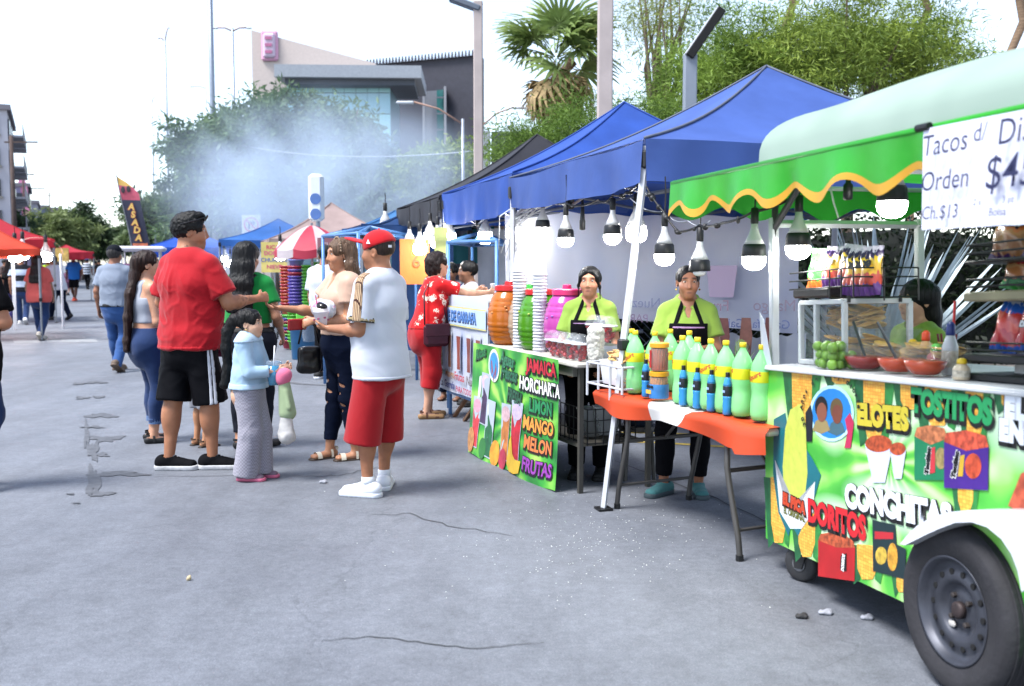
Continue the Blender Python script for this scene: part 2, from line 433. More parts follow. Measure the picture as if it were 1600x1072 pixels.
def jit(pix, n, a=2.0, seed=1):
 rg = random.Random(seed); out = []
 for i in range(len(pix) - 1):
  for t in range(n): f = t / n; out.append((pix[i][0] * (1 - f) + pix[i + 1][0] * f + rg.uniform(-a, a), pix[i][1] * (1 - f) + pix[i + 1][1] * f + rg.uniform(-a, a) * .4))
 return out + [pix[-1]]
strip('crack', jit([(500, 1003), (545, 998), (590, 996), (660, 1005), (735, 1014), (790, 1010), (850, 1005)], 6, 3, 2), .008, CRK)
strip('crack', jit([(440, 744), (500, 745), (540, 742), (590, 730)], 5, 3, 3), .010, CRK)
strip('crack', jit([(580, 806), (640, 803), (700, 822), (800, 838)], 5, 4, 4), .010, CRK)
strip('crack', jit([(960, 720), (1040, 750), (1120, 780), (1230, 830)], 6, 2, 5), .016, CRK)
strip('crack', jit([(240, 745), (450, 742)], 10, 3, 6), .008, CRK)
for i, (x, y, w_, h_) in enumerate([(186, 741, 52, 7), (145, 752, 14, 40), (157, 772, 24, 7), (165, 686, 34, 8), (146, 705, 12, 26), (155, 711, 20, 5), (158, 650, 30, 6), (135, 680, 5, 40), (128, 622, 14, 4), (154, 621, 12, 3), (110, 773, 8, 2), (120, 787, 8, 2), (145, 668, 22, 3), (150, 598, 20, 3), (122, 600, 12, 3)]):
 rg = random.Random(i); pts = []
 for a in range(34):
  th = 2 * math.pi * a / 34; q = .72 + .22 * math.sin(3 * th + i) + .14 * math.sin(7 * th + 2 * i) + rg.uniform(-.1, .1); pts.append(G(x + w_ * math.cos(th) * q, y + h_ * math.sin(th) * q * (.6 + .4 * abs(math.cos(th)))))
 flat('damp_stain', pts, DAMP, .004 + .0003 * i)
strip('road_joint', [(-60, 531), (60, 531), (250, 529)], .06, CRK, taper=False)
strip('road_joint', jit([(380, 601), (440, 597), (520, 603)], 5, 3, 12), .10, DAMP)
for x0, x1, y in ((0, 70, 524), (85, 130, 524), (120, 150, 496), (95, 150, 530), (20, 60, 531)):
 a = [G(x0, y), G(x1, y), G(x1 + 4, y + 5), G(x0 + 2, y + 5)]; flat('crossing_bar', a, PALE, .0045)
strip('painted_line', [(975, 690), (1060, 694), (1140, 699), (1230, 704)], .07, YEL, taper=False); strip('painted_line', [(960, 676), (1060, 678), (1230, 684)], .05, YEL, taper=False)
sp = MB(); rg = random.Random(5)
for i in range(340):
 c = (rg.gauss(930, 90), rg.gauss(835, 45)) if i < 300 else (rg.uniform(500, 1250), rg.uniform(760, 960))
 p = G(*c)
 if G(0, c[1]).y < 3.5: continue
 r = rg.uniform(.0018, .0042); sp.ball((p.x, p.y, .003), (r, r, r * .5), 5, 3)
tag(sp.build('litter', M('#c8c8c4', rough=.8, var=0)), 'tiny pale crumbs scattered on the asphalt before the stalls', 'litter', kind='stuff')
for i, (x, y, s_, nm) in enumerate([(1290, 960, .035, 'white'), (1355, 968, .03, 'white'), (1253, 966, .03, 'dark'), (295, 907, .013, 'tan'), (505, 755, .03, 'white')]):
 o = sdf_obj('paper_scrap', [el((0, 0, .008), (s_, s_ * .6, .009)), el((s_ * .4, s_ * .3, .014), (s_ * .4, s_ * .4, .012), k=.01)], .006, M({'white': '#888a92', 'dark': '#2a2a2c', 'tan': '#b0a080'}[nm], rough=.8), None, disp=lambda V: .006 * fbm(V * 60, 2))
 o.location = G(x, y); tag(o, ['crumpled white paper scrap by the caster wheel', 'flattened white paper scrap near the big wheel', 'dark scrap left of the crumpled paper', 'tiny tan pebble-like scrap on open asphalt', 'white scrap beside the white sneakers'][i], 'litter')
# raised pavement behind the stalls
PAV = M('#86807c', rough=.85, var=.15, bump=.2)
pv = MB(); kb = [(1.9, 11.2), (40, 15), (40, 120), (-18, 120)]; pv.prism(kb, 0, .13); tag(pv.build('pavement', PAV), kind='structure')
lw = MB(); lw.prism([(-70, 30), (-22, 30), (-62, 140), (-140, 140)], 0, .12); tag(lw.build('pavement', PAV), kind='structure')

# ------------------------------------------------------------------ trees
def leaf_mat(name, c, tr=.35):
 return mat(name, c, rough=.55, var=.0, attr='Col', transl=tr, spec=.3)
def crown_mesh(name, cen, rad, nclump, per, lw, ll, c1, c2, m, seed=0, droop=.3, spread=.5, hollow=.45, parent=None, flat_=.0):
 rg = np.random.default_rng(seed); cen = np.array(cen, float); rad = np.array(rad, float)
 d = rg.normal(size=(nclump, 3)); d /= np.linalg.norm(d, axis=1, keepdims=True); d[:, 2] = np.where(d[:, 2] < -.3, -d[:, 2] * .5, d[:, 2])
 rr = (hollow + (1 - hollow) * rg.random(nclump) ** .6) * (1 + .28 * vnoise(d * 2.3 + seed))
 cl = cen + d * rad * rr[:, None]; cs = spread * (.6 + .8 * rg.random(nclump))
 k = np.repeat(np.arange(nclump), per); N = len(k)
 off = rg.normal(size=(N, 3)) * np.array([1, 1, .62]) * .5; p = cl[k] + off * cs[k][:, None]
 a = rg.normal(size=(N, 3)) + off * .9; a[:, 2] -= droop; a /= np.linalg.norm(a, axis=1, keepdims=True)
 b = np.cross(a, rg.normal(size=(N, 3))); b /= np.linalg.norm(b, axis=1, keepdims=True)
 L_ = ll * (.6 + .8 * rg.random(N))[:, None]; W_ = lw * (.6 + .8 * rg.random(N))[:, None]
 V = np.stack([p - b * W_ * .3, p + a * L_ * .5 - b * W_ * .5, p + a * L_, p + a * L_ * .5 + b * W_ * .5], 1).reshape(-1, 3)
 F = np.arange(4 * N).reshape(N, 4)
 t = np.clip(rg.random(nclump)[k] * .65 + rg.random(N) * .35, 0, 1)[:, None]; col = np.array(lin(c1)) * (1 - t) + np.array(lin(c2)) * t
 return link(name, np_mesh(name, V, F, m, np.repeat(col, 4, 0), smooth=False), parent), cl
BARK = mat('bark', '#5a4c42', rough=.9, var=.25, vscale=8, bump=.6, bscale=20, stretch=(1, 1, .25))
def tree(name, label, base, cen, rad, nclump, per, lw, ll, c1, c2, seed, r0=.16, nlimb=9, droop=.3, spread=.5, cat='tree', group=None, hollow=.45, lean=0):
 t = thing(name, label, cat, base, 0, group); cr, cl = crown_mesh('crown', np.array(cen) - np.array(base), rad, nclump, per, lw, ll, c1, c2, leaf_mat('leaf', '#4a6a2a'), seed, droop, spread, hollow, t)
 rg = random.Random(seed); tk = MB(); c = np.array(cen) - np.array(base); fork = np.array([c[0] * .35 + lean, c[1] * .3, max((c[2] - rad[2]) * .9, .8)])
 tk.tube([(0, 0, 0), fork * .55 + np.array([rg.uniform(-.1, .1), 0, 0]), fork], [r0, r0 * .8, r0 * .62], 9)
 o = tk.build('trunk', BARK, t, smooth=True); cl = cl - 0
 for i in range(nlimb):
  e = cl[rg.randrange(len(cl))]; m_ = fork * .5 + e * .5 + np.array([rg.uniform(-.3, .3), rg.uniform(-.3, .3), rg.uniform(.0, .5)])
  MB().tube([fork * .97, m_, e], [r0 * .42, r0 * .25, r0 * .08], 6).build('limb', BARK, o, smooth=True)
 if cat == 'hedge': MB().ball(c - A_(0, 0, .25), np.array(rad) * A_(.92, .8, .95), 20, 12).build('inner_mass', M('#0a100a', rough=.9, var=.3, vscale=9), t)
 return t
def tr(name, label, px, pyc, Y, rx, rz, *a, ry=None, **k):
 c = AT(px, pyc, Y); return tree(name, label, (c.x, c.y, 0), c, (rx, ry or rx * .8, rz), *a, **k)
MQ1, MQ2 = '#2e4a18', '#8ca648'
tr('mesquite_tree', 'feathery green mesquite tree behind the near blue canopy peak', 1150, 150, 19, 1.75, 1.7, 170, 210, .019, .13, MQ1, MQ2, 11, group='mesquite trees behind the stalls', spread=.42, hollow=.3)
tr('mesquite_tree', 'broad mesquite tree above the pale cart roof, with yellow pods', 1330, 110, 18, 2.0, 1.75, 190, 210, .019, .13, '#304c18', '#98aa4a', 12, group='mesquite trees behind the stalls', spread=.42, hollow=.3)
tr('mesquite_tree', 'lower mesquite tree at the right behind the pale cart roof', 1455, 165, 20, 1.6, 1.15, 120, 190, .019, .13, '#2c4818', '#7c963e', 13, group='mesquite trees behind the stalls', spread=.42, hollow=.3)
tr('mesquite_tree', 'mesquite tree growing below the fan palm', 890, 250, 21, 1.9, 1.2, 140, 190, .019, .13, '#2c461a', '#74903e', 14, group='mesquite trees behind the stalls', spread=.42, hollow=.3)
tr('mesquite_tree', 'small mesquite between white post and near canopy peak', 1035, 235, 17, 1.0, .8, 80, 190, .019, .12, '#2c461a', '#76903a', 15, group='mesquite trees behind the stalls', spread=.42, hollow=.3)
tr('sparse_tree', 'tall sparse thin-leaved tree beside the angled lamp post', 1030, 60, 22, 1.25, 2.3, 120, 34, .02, .16, '#5a6a34', '#98a056', 16, r0=.14, nlimb=26, droop=.6, spread=.55, hollow=.15)
LT1, LT2 = '#30492f', '#6c8460'  # leaf tones lightened a little, haze put into the colour
tr('street_tree', 'large smoky tree with pointed top left of the glass building', 465, 255, 44, 3.4, 3.2, 260, 80, .10, .34, LT1, LT2, 21, group='big trees in the smoke', r0=.3)
tr('street_tree', 'bushy tree at the left edge of the smoke behind the blue tent', 362, 265, 46, 2.9, 3.2, 240, 80, .10, .34, '#2a4628', '#647c4a', 22, group='big trees in the smoke', r0=.3)
tr('street_tree', 'round tree at the right edge of the smoke before the glass building', 548, 285, 42, 1.9, 2.9, 190, 80, .10, .32, LT1, LT2, 23, group='big trees in the smoke', r0=.3)
tr('street_tree', 'low dark tree behind the feather flag', 285, 340, 60, 3.0, 2.2, 150, 60, .13, .4, '#2c4026', '#5a6c44', 24, group='big trees in the smoke', r0=.3)
tr('street_tree', 'low leafy tree in the smoke under the pointed tree', 430, 345, 40, 2.4, 1.9, 170, 70, .10, .32, LT1, LT2, 34, group='big trees in the smoke', r0=.2)
tr('street_tree', 'low leafy tree in the smoke behind the tan canopy', 560, 345, 38, 2.2, 1.7, 150, 70, .10, .32, LT1, LT2, 35, group='big trees in the smoke', r0=.2)
tr('street_tree', 'low leafy tree left of the road sign', 345, 350, 48, 2.6, 2.0, 150, 70, .11, .34, '#2a4628', '#5c7446', 36, group='big trees in the smoke', r0=.2)
tr('street_tree', 'yellow-green bushy tree right of the small street lamp', 688, 285, 34, 1.35, 1.25, 150, 80, .07, .22, '#4a6420', '#90a048', 25)
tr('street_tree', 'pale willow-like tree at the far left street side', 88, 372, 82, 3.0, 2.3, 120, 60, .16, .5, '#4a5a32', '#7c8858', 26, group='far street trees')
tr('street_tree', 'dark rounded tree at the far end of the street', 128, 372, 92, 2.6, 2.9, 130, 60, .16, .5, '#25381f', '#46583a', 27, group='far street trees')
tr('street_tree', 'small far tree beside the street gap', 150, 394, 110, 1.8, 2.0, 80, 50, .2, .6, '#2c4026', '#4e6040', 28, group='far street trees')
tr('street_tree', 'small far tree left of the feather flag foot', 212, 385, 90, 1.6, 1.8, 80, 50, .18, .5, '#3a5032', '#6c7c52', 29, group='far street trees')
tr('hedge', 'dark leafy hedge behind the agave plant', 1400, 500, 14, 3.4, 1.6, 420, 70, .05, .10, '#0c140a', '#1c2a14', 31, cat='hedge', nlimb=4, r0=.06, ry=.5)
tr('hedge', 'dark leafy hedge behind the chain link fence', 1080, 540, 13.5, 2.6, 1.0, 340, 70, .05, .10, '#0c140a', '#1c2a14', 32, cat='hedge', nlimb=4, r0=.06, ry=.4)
tr('street_tree', 'green shrub at the foot of the far left building', 6, 350, 60, 1.6, .8, 60, 40, .12, .3, '#3a4e36', '#5e7052', 33, cat='shrub', r0=.1)

# fan palms
def fan_mesh(seed, dead=False):
 rg = random.Random(seed); V = []; F = []; n = 17
 for i in range(n):
  a = (i / (n - 1) - .5) * 3.7; L_ = (.82 + .18 * math.cos(a * .8)) * rg.uniform(.9, 1.05); dr = .5 if not dead else .9
  d = np.array([math.sin(a), math.cos(a), 0]); s_ = np.array([math.cos(a), -math.sin(a), 0]); b = len(V)
  for t, w_ in ((0.02, .006), (.35, .055), (.7, .045), (.9, .02), (1.0, .004)):
   p = d * t * L_ + np.array([0, 0, -dr * max(t - .55, 0) ** 1.5 * L_ * 1.6 + .05 * abs(math.sin(i * 2.1))])
   V += [p - s_ * w_, p + s_ * w_ + np.array([0, 0, .02])]
  for k in range(4): F.append((b + 2 * k, b + 2 * k + 1, b + 2 * k + 3, b + 2 * k + 2))
 mb = MB(); mb.add(V, F); mb.tube([(0, -.75, -.02), (0, -.3, .03), (0, 0, 0)], [.02, .014, .012], 5); return mb
FANG = fan_mesh(1).mesh('fan', mat('palm_green', '#74884a', rough=.5, var=.3, vscale=4, transl=.35)); FAND = fan_mesh(2, True).mesh('dead_fan', mat('palm_dead', '#a08a64', rough=.9, var=.3, vscale=4, transl=.2))
PTR = mat('palm_trunk', '#7a6450', rough=.9, var=.3, vscale=10, bump=.8, bscale=18, stretch=(.4, .4, 2.5))
def palm(label, px, Y, ztop, sc, r0, nl=30, nd=18, seed=3):
 x = PXX(px, Y); t = thing('fan_palm', label, 'palm tree', (x, Y, 0), 0, 'fan palms'); rg = random.Random(seed)
 tk = MB(); tk.tube([(rg.uniform(-.05, .05) * i, 0, ztop * i / 12) for i in range(13)], [r0 * (1.25 if i == 0 else 1 + .05 * (-1) ** i - .015 * i) for i in range(13)], 12); tk.build('trunk', PTR, t, smooth=True)
 for i in range(nl + nd):
  dead = i >= nl; az = rg.uniform(0, 2 * math.pi); e = rg.uniform(-.55, 1.25) if not dead else rg.uniform(-1.4, -.55)
  o = link('dead_frond' if dead else 'frond', FAND if dead else FANG, t); d = Vector((math.cos(e) * math.cos(az), math.cos(e) * math.sin(az), math.sin(e)))
  r = (.85 if not dead else .55) * sc; o.location = Vector((0, 0, ztop + .1 * sc - (.35 * sc if dead else 0))) + d * r
  up = Vector((-math.sin(e) * math.cos(az), -math.sin(e) * math.sin(az), math.cos(e))); yv = d; xv = yv.cross(up); o.rotation_euler = Matrix((xv, yv, up)).transposed().to_euler(); o.rotation_euler.rotate_axis('Y', rg.uniform(-.5, .5)); o.scale = (sc * rg.uniform(.8, 1.1),) * 3
 return t
palm('fan palm with dead brown skirt left of the tall white post', 868, 25, AT(868, 95, 25).z, .95, .16, 30, 22)
palm('tall palm trunk leaving the frame at the top right corner', 1563, 26, 11.5, 1.2, .12, 16, 8, 5)
palm('tall leaning palm trunk above the pale cart roof', 1424, 27, 11.0, 1.2, .12, 16, 8, 6)
palm('tall palm trunk behind the mesquite near the canopy peak', 1234, 28, 11.5, 1.2, .13, 16, 8, 7)

# ------------------------------------------------------------------ posts and lamps
CONC = mat('concrete_post', '#a89c98', rough=.8, var=.1, vscale=3, bump=.15, bscale=30); GALV = mat('galvanised', '#8a919c', rough=.45, metal=.6, var=.1); LAMPG = mat('lamp_grey', '#5a626e', rough=.5, var=.1)
def post(name, label, px, Y, w_, h_, parts=None, m=CONC):
 t = thing(name, label, 'lamp post', (PXX(px, Y), Y, 0)); MB().bevbox((0, 0, h_ / 2), (w_, w_, h_), .015).build('shaft', m, t); MB().bevbox((0, 0, .06), (w_ * 2, w_ * 2, .12), .02).build('foot', m, t)
 return t
t = post('square_post', 'tall square white post in front of the dark building', 748, 17, .155, AT(748, 2, 17).z); MB().bevbox((-.22, 0, AT(748, 2, 17).z - .04), (.55, .2, .10), .02, rotm(0, .35, 0)).build('lamp_head', LAMPG, t)
t = post('square_post', 'thick square white post rising between palm and canopies', 943, 14.2, .205, 6.6); MB().bevbox((.3, 0, 6.6), (.7, .24, .1), .02).build('lamp_head', LAMPG, t)
t = post('angled_lamp_post', 'grey lamp post with sloping dark head above the near canopy', 1074, 15.5, .19, AT(1074, 85, 15.5).z, m=mat('post_grey', '#7c8490', rough=.6, var=.05)); z = AT(1074, 85, 15.5).z
MB().bevbox((.21, 0, z + .30), (.13, .30, .86), .01, rotm(0, .60, 0)).build('lamp_head', mat('lamp_black', '#08080a', rough=.8), t); MB().bevbox((.145, 0, z + .33), (.02, .28, .84), .005, rotm(0, .60, 0)).build('edge_panel', mat('panel_white', '#a8acb2', rough=.5), t)
MB().box((.47, 0, z + .55), (.012, .16, .12), rotm(0, .60, 0)).build('lens', M('#8a8a88', rough=.2), t)
def arm_lamp(label, px, py_top, Y, arms, r=.06, wires=False):
 h_ = AT(px, py_top, Y).z; t = thing('street_lamp', label, 'street lamp', (PXX(px, Y), Y, 0)); MB().tube([(0, 0, 0), (0, 0, h_)], [r * 1.3, r * .8], 10).build('pole', GALV, t, smooth=True)
 for dx, dz in arms:
  MB().tube([(0, 0, h_ - .15), (dx * .5, 0, h_ + dz * .6), (dx, 0, h_ + dz)], r * .5, 6).build('arm', M('#8a6a5a', rough=.6), t, smooth=True); MB().bevbox((dx * 1.18, 0, h_ + dz - .02), (abs(dx) * .36, .16, .08), .03).build('lamp_head', M('#b0b4b8', rough=.4), t)
 return t
arm_lamp('thin street lamp with long arm to the left before the dark building', 724, 186, 30, [(-1.45, .5)], .055)
arm_lamp('street lamp arm reaching right beside the fan palm', 752, 190, 32, [(1.05, .45)], .05)
arm_lamp('double-armed street lamp above the smoky tree', 371, 44, 50, [(-.7, .02), (.7, .02)], .075)
arm_lamp('single-armed lamp left of the double lamp', 328, 135, 70, [(-.8, .0)], .06)
arm_lamp('tall lamp mast beside the feather flag with top fittings', 267, 62, 60, [(.22, .7), (-.3, .1)], .07)
arm_lamp('thin lamp mast left of the tall mast', 244, 160, 75, [(.2, .4)], .06)
arm_lamp('faint short mast right of the tall mast', 297, 200, 90, [(.3, .1)], .06)
t = thing('utility_pole', 'thick grey utility pole leaving the frame above the smoky tree', 'pole', (PXX(338, 46), 46, 0)); MB().tube([(0, 0, 0), (0, 0, 17)], [.15, .10], 12).build('shaft', GALV, t, smooth=True)
c0 = AT(308, 210, 46); c1 = AT(742, 236, 30); n = 24; cb = MB(); cb.tube([c0.lerp(c1, i / n) - Vector((0, 0, .5 * (1 - (2 * i / n - 1) ** 2))) for i in range(n + 1)], .016, 5); single('overhead_cable', 'pale cable strung across in front of the smoky tree', 'cable', cb, M('#9aa0aa', rough=.6), smooth=True)
WOODP = mat('wood_pole', '#4a3c38', rough=.9, var=.2)
for i, (px, pt, Y, w_, lb) in enumerate([(25, 212, 55, .9, 'dark wooden utility pole beside the far left building'), (48, 288, 85, .9, 'utility pole with crossbar before the mural building'), (81, 300, 110, .9, 'far thin pole above the grey building'), (41, 265, 70, .5, 'thin aerial mast beside the dark wooden pole')]):
 h_ = AT(px, pt, Y).z; t = thing('utility_pole', lb, 'pole', (PXX(px, Y), Y, 0)); MB().tube([(0, 0, 0), (0, 0, h_)], [.16 if i < 2 else .08, .1 if i < 2 else .06], 8).build('shaft', WOODP, t, smooth=True); MB().box((w_ * .6, 0, h_ - .35), (w_ * 2, .1, .08)).build('crossbar', WOODP, t)

# ------------------------------------------------------------------ buildings
def wallq(mb, p0, p1, z0, z1, th=.6):
 a = Vector(p0); b = Vector(p1); d = (b - a).normalized(); nn = Vector((-d.y, d.x)); mb.prism([(a.x, a.y), (b.x, b.y), (b.x + nn.x * th, b.y + nn.y * th), (a.x + nn.x * th, a.y + nn.y * th)], z0, z1)
def xy(px, Y): return (PXX(px, Y), Y)
CREAM = mat('cream_render', '#b4a8a2', rough=.9, var=.05); DARKC = mat('dark_cladding', '#2e2e38', rough=.6, var=.12, vscale=3, bump=.5, bscale=3); TEAL = mat('teal_glass', '#98d0d4', rough=.12, var=.1, vscale=.4, spec=.8); TEALD = mat('teal_glass_dark', '#86b8c8', rough=.15, var=.1, vscale=.4, spec=.8)
t = thing('civic_building', 'large civic building of cream wall, teal glass and dark cladding behind the smoke', 'building', (0, 0, 0))
zc = AT(402, 47, 75).z
x0, x1 = PXX(400, 75), PXX(590, 75); MB().prism([(x0, 0), (x1, 0), (x1, AT(590, 99, 75).z), (x0, zc)], 75, 81, lambda x, y, h: (x, h, y)).build('cream_wall', CREAM, t)
zd = AT(742, 86, 82).z; mb = MB(); wallq(mb, xy(578, 86), xy(745, 82), 0, zd, 1.5); dw = mb.build('dark_block', DARKC, t)
pr = MB()
for i in range(34): a = Vector(xy(578, 85.9)).lerp(Vector(xy(745, 81.9)), i / 33); MB().box((a.x, a.y - .1, zd + .15), (.22, .3, .5), None, .4).build('fin', DARKC, dw)
# window slot in the dark block
mb = MB(); a = Vector(xy(664, 83.6)); b = Vector(xy(697, 82.8)); z0, z1 = AT(664, 292, 83.6).z, AT(664, 143, 83.6).z
wallq(mb, a, b, z0, z1, .3); mb.build('slot_reveal', M('#5c6068', rough=.7), dw); mb = MB(); wallq(mb, Vector(xy(684, 83.0)), Vector(xy(694, 82.7)), z0, z1, .3); sg = mb.build('slot_glass', M('#2c5c5c', rough=.15), dw)
for i in range(6): z = z0 + (z1 - z0) * (i + .5) / 6; MB().box((Vector(xy(689, 82.6)).x, 82.6, z), (.55, .1, .12)).build('slot_bar', M('#5c6068', rough=.6), dw)
for q in (664, 697): a = Vector(xy(q, 82.5)); MB().box((a.x, a.y, (z0 + z1) / 2), (.18, .5, z1 - z0 + .4)).build('slot_frame', M('#8a8c92', rough=.7), dw)
# glass box with a projecting roof slab
Yg = 71.0; zg0, zg1 = 0, AT(500, 118, Yg).z; x0, x1 = PXX(452, Yg), PXX(612, Yg); gb = MB(); gb.box(((x0 + x1) / 2, Yg + 3.3, zg1 / 2), (x1 - x0 - .1, 6, zg1)); gbo = gb.build('glass_core', M('#38606a', rough=.3), t)
rows = [(118, 144, TEAL), (144, 178, TEALD), (178, 212, TEAL), (212, 246, TEALD), (246, 280, TEAL), (280, 314, TEALD), (314, 350, TEAL)]
pm = {}
for j, (ya, yb, mt) in enumerate(rows):
 za, zb = AT(500, yb, Yg).z, AT(500, ya, Yg).z
 for i in range(9):
  w_ = (x1 - x0) / 9
  MB().box((x0 + w_ * (i + .5), Yg + .2, (za + zb) / 2), (w_ - .03, .06, zb - za - (.10 if j % 2 else .03))).build('pane', mt, gbo)
a = AT(428, 100, 69); b = AT(658, 109, 69.5); s_ = MB(); s_.prism([(a.x, 69), (b.x, 69.5), (b.x - .3, 77), (a.x, 77)], b.z - .55, b.z + .28); s_.build('roof_slab', M('#8c929a', rough=.6), t)
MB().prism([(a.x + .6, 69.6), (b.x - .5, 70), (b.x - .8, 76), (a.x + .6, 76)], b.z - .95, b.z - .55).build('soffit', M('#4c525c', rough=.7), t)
em = AT(425, 75, 75.6); e = MB(); e.bevbox((em.x, 74.9, em.z), (1.25, .3, 2.2), .25); e.build('emblem', M('#c090aa', rough=.6), t); MB().bevbox((em.x, 74.7, em.z), (.9, .3, 1.8), .2).build('emblem_field', M('#bcaabc', rough=.6), t)
for i in range(3): MB().box((em.x, 74.5, em.z - .5 + i * .5), (.5, .06, .22)).build('emblem_bar', M('#a05c7e', rough=.6), t)
# low dark panelled building
t = thing('panelled_pavilion', 'low dark grey panelled building behind the black canopy', 'building', (0, 0, 0)); Y = 24; zt = AT(800, 204, Y).z; x0, x1 = PXX(768, Y), PXX(868, Y)
MB().box(((x0 + x1) / 2, Y + 1.6, zt / 2), (x1 - x0, 3, zt - .02)).build('core', M('#23252c', rough=.7), t); MB().box((PXX(757, Y) - .1, Y + 1.5, zt / 2 - .1), (.32, 2.4, zt - .25)).build('side_recess', M('#15161a', rough=.6), t)
for i in range(3):
 for j in range(6): w_ = (x1 - x0) / 3; h_ = zt / 6; MB().bevbox((x0 + w_ * (i + .5), Y + .07, h_ * (j + .5)), (w_ - .03, .05, h_ - .035), .008).build('panel', mat('panel_dark', '#3e4048', rough=.45, var=.12, vscale=1.2), t)
MB().box((x0 - .18, Y + .1, zt / 2), (.30, .08, zt)).build('edge_wall', M('#8c9096', rough=.6), t); MB().box((x0 + .12, Y, AT(800, 285, Y).z), (.5, .1, .22)).build('ledge', M('#9a9ca0', rough=.7), t)
# buildings along the far left side
def block(label, px0, px1, Y0, pyt, col, rows_, cols, m2='#3a3e48', depth=10, balc=False, name='city_building'):
 t = thing(name, label, 'building', (PXX(px1, Y0), Y0, 0), math.atan2(.42, .91), 'buildings on the far left side'); zt = AT(px0, pyt, Y0).z; x1 = 0; x0 = PXX(px0, Y0) - PXX(px1, Y0) - 4; Y0 = 0
 wl = MB().box(((x0 + x1) / 2, depth / 2, zt / 2), (x1 - x0, depth, zt)).build('wall', mat('render_' + col, col, rough=.9, var=.15, vscale=.4), t)
 for j in range(rows_):
  for i in range(cols):
   w_ = (x1 - x0) / cols; h_ = (zt - 3.2) / rows_; cx, cz = x0 + w_ * (i + .5), 3.2 + h_ * (j + .5)
   MB().box((cx, -.03, cz), (w_ * .52, .1, h_ * .55)).build('window', M(m2, rough=.2), wl); MB().box((cx, -.12, cz - h_ * .31), (w_ * .62, .2, .1)).build('sill', M('#8a8680'), wl)
   if balc: MB().box((.4, depth * (i + .5) / cols, cz - h_ * .3), (.8, depth / cols * .8, .12)).build('balcony', M('#8a8a92'), wl); MB().box((.78, depth * (i + .5) / cols, cz - h_ * .08), (.04, depth / cols * .8, h_ * .35)).build('railing', M('#7c7c84'), wl)
   MB().box((.03, depth * (i + .5) / cols, cz), (.1, depth / cols * .5, h_ * .55)).build('window', M(m2, rough=.2), wl)
 MB().box(((x0 + x1) / 2, depth / 2, zt + .15), (x1 - x0 + .4, depth + .4, .3)).build('parapet', M('#77737a', rough=.8), wl)
 return t
block('tall pale building with balconies at the left edge', -25, 20, 58, 172, '#b0aeb6', 4, 3, balc=True)  # wall and balcony colours paled to stand in for haze
block('lilac building with pink mural beside the wooden pole', 22, 48, 84, 292, '#8a84a4', 2, 3)
MBm = MB().prism([(0, 0), (2.0, 0), (1.7, 2.8), (1.0, 4.2), (.2, 2.6)], 0, .08, lambda x, y, h: (PXX(28, 83.8) + x * .6, 83.85 - h, AT(28, 345, 84).z + y)); single('wall_mural', 'pink and orange mural panel on the lilac building', 'mural', MBm, M('#b07090', rough=.8, var=.3, vscale=1.5))
block('grey low building beyond the lilac one', 50, 62, 100, 318, '#9496a0', 2, 2)
block('blue-grey flat building in the far distance', 58, 78, 115, 325, '#6e7686', 2, 2)
block('pale far building with roof tank behind the willow-like tree', 84, 98, 130, 328, '#9a9494', 2, 2)

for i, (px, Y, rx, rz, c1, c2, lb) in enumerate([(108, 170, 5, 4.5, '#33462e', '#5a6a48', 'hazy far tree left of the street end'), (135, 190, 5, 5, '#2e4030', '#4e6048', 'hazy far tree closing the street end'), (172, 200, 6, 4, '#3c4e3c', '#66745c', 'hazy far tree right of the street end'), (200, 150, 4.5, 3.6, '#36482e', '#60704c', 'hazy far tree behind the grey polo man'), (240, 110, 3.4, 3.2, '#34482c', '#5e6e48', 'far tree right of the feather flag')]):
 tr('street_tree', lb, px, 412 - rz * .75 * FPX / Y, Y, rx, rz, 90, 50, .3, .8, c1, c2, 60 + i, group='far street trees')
mat('clear_plastic', '#e8eef2', rough=.08, alpha=.08, var=0, spec=.6)
def ramp(n, L, fac, stops, const=True):
 r = n.new('ShaderNodeValToRGB'); e = r.color_ramp; e.interpolation = 'CONSTANT' if const else 'LINEAR'
 while len(e.elements) < len(stops): e.elements.new(0.5)
 for x, (p, c) in zip(e.elements, stops): x.position = p; x.color = (*lin(c), 1)
 L.new(fac, r.inputs[0]); return r.outputs[0]
# ------------------------------------------------------------------ people
def cloth(name, col, rough=0.85, bump=0.25, bscale=9.0, var=0.06, weave=True, stretch=(1, 1, .5)):
 if name in _mats: return _mats[name]
 m = mat(name, col, rough=rough, var=var, vscale=5, bump=bump, bscale=bscale, spec=0.25, stretch=stretch)
 n = m.node_tree.nodes; b = n['Principled BSDF']
 lum = max(lin(col)) if isinstance(col, str) else .2; b.inputs['Sheen Weight'].default_value = 0.12 if lum > .04 else 0.0; b.inputs['Specular IOR Level'].default_value = .25 if lum > .04 else .08; b.inputs['Sheen Roughness'].default_value = 0.5
 for x in n:
  if x.type == 'BUMP': x.inputs['Distance'].default_value = 0.012
 return m
def skin_mat():
 if 'skin' in _mats: return _mats['skin']
 return mat('skin', (0.4, 0.2, 0.12), rough=0.48, var=0.07, vscale=22, bump=0.12, bscale=90, attr='Col', sub=0.08, spec=0.4)
def hair_mat(col):
 nm = 'hair_' + col
 return mat(nm, col, rough=0.5, var=0.45, vscale=26, bump=0.6, bscale=42, spec=0.28, stretch=(3.2, 3.2, .28))
def nrm(v): v = np.array(v, float); return v / (np.linalg.norm(v) + 1e-9)
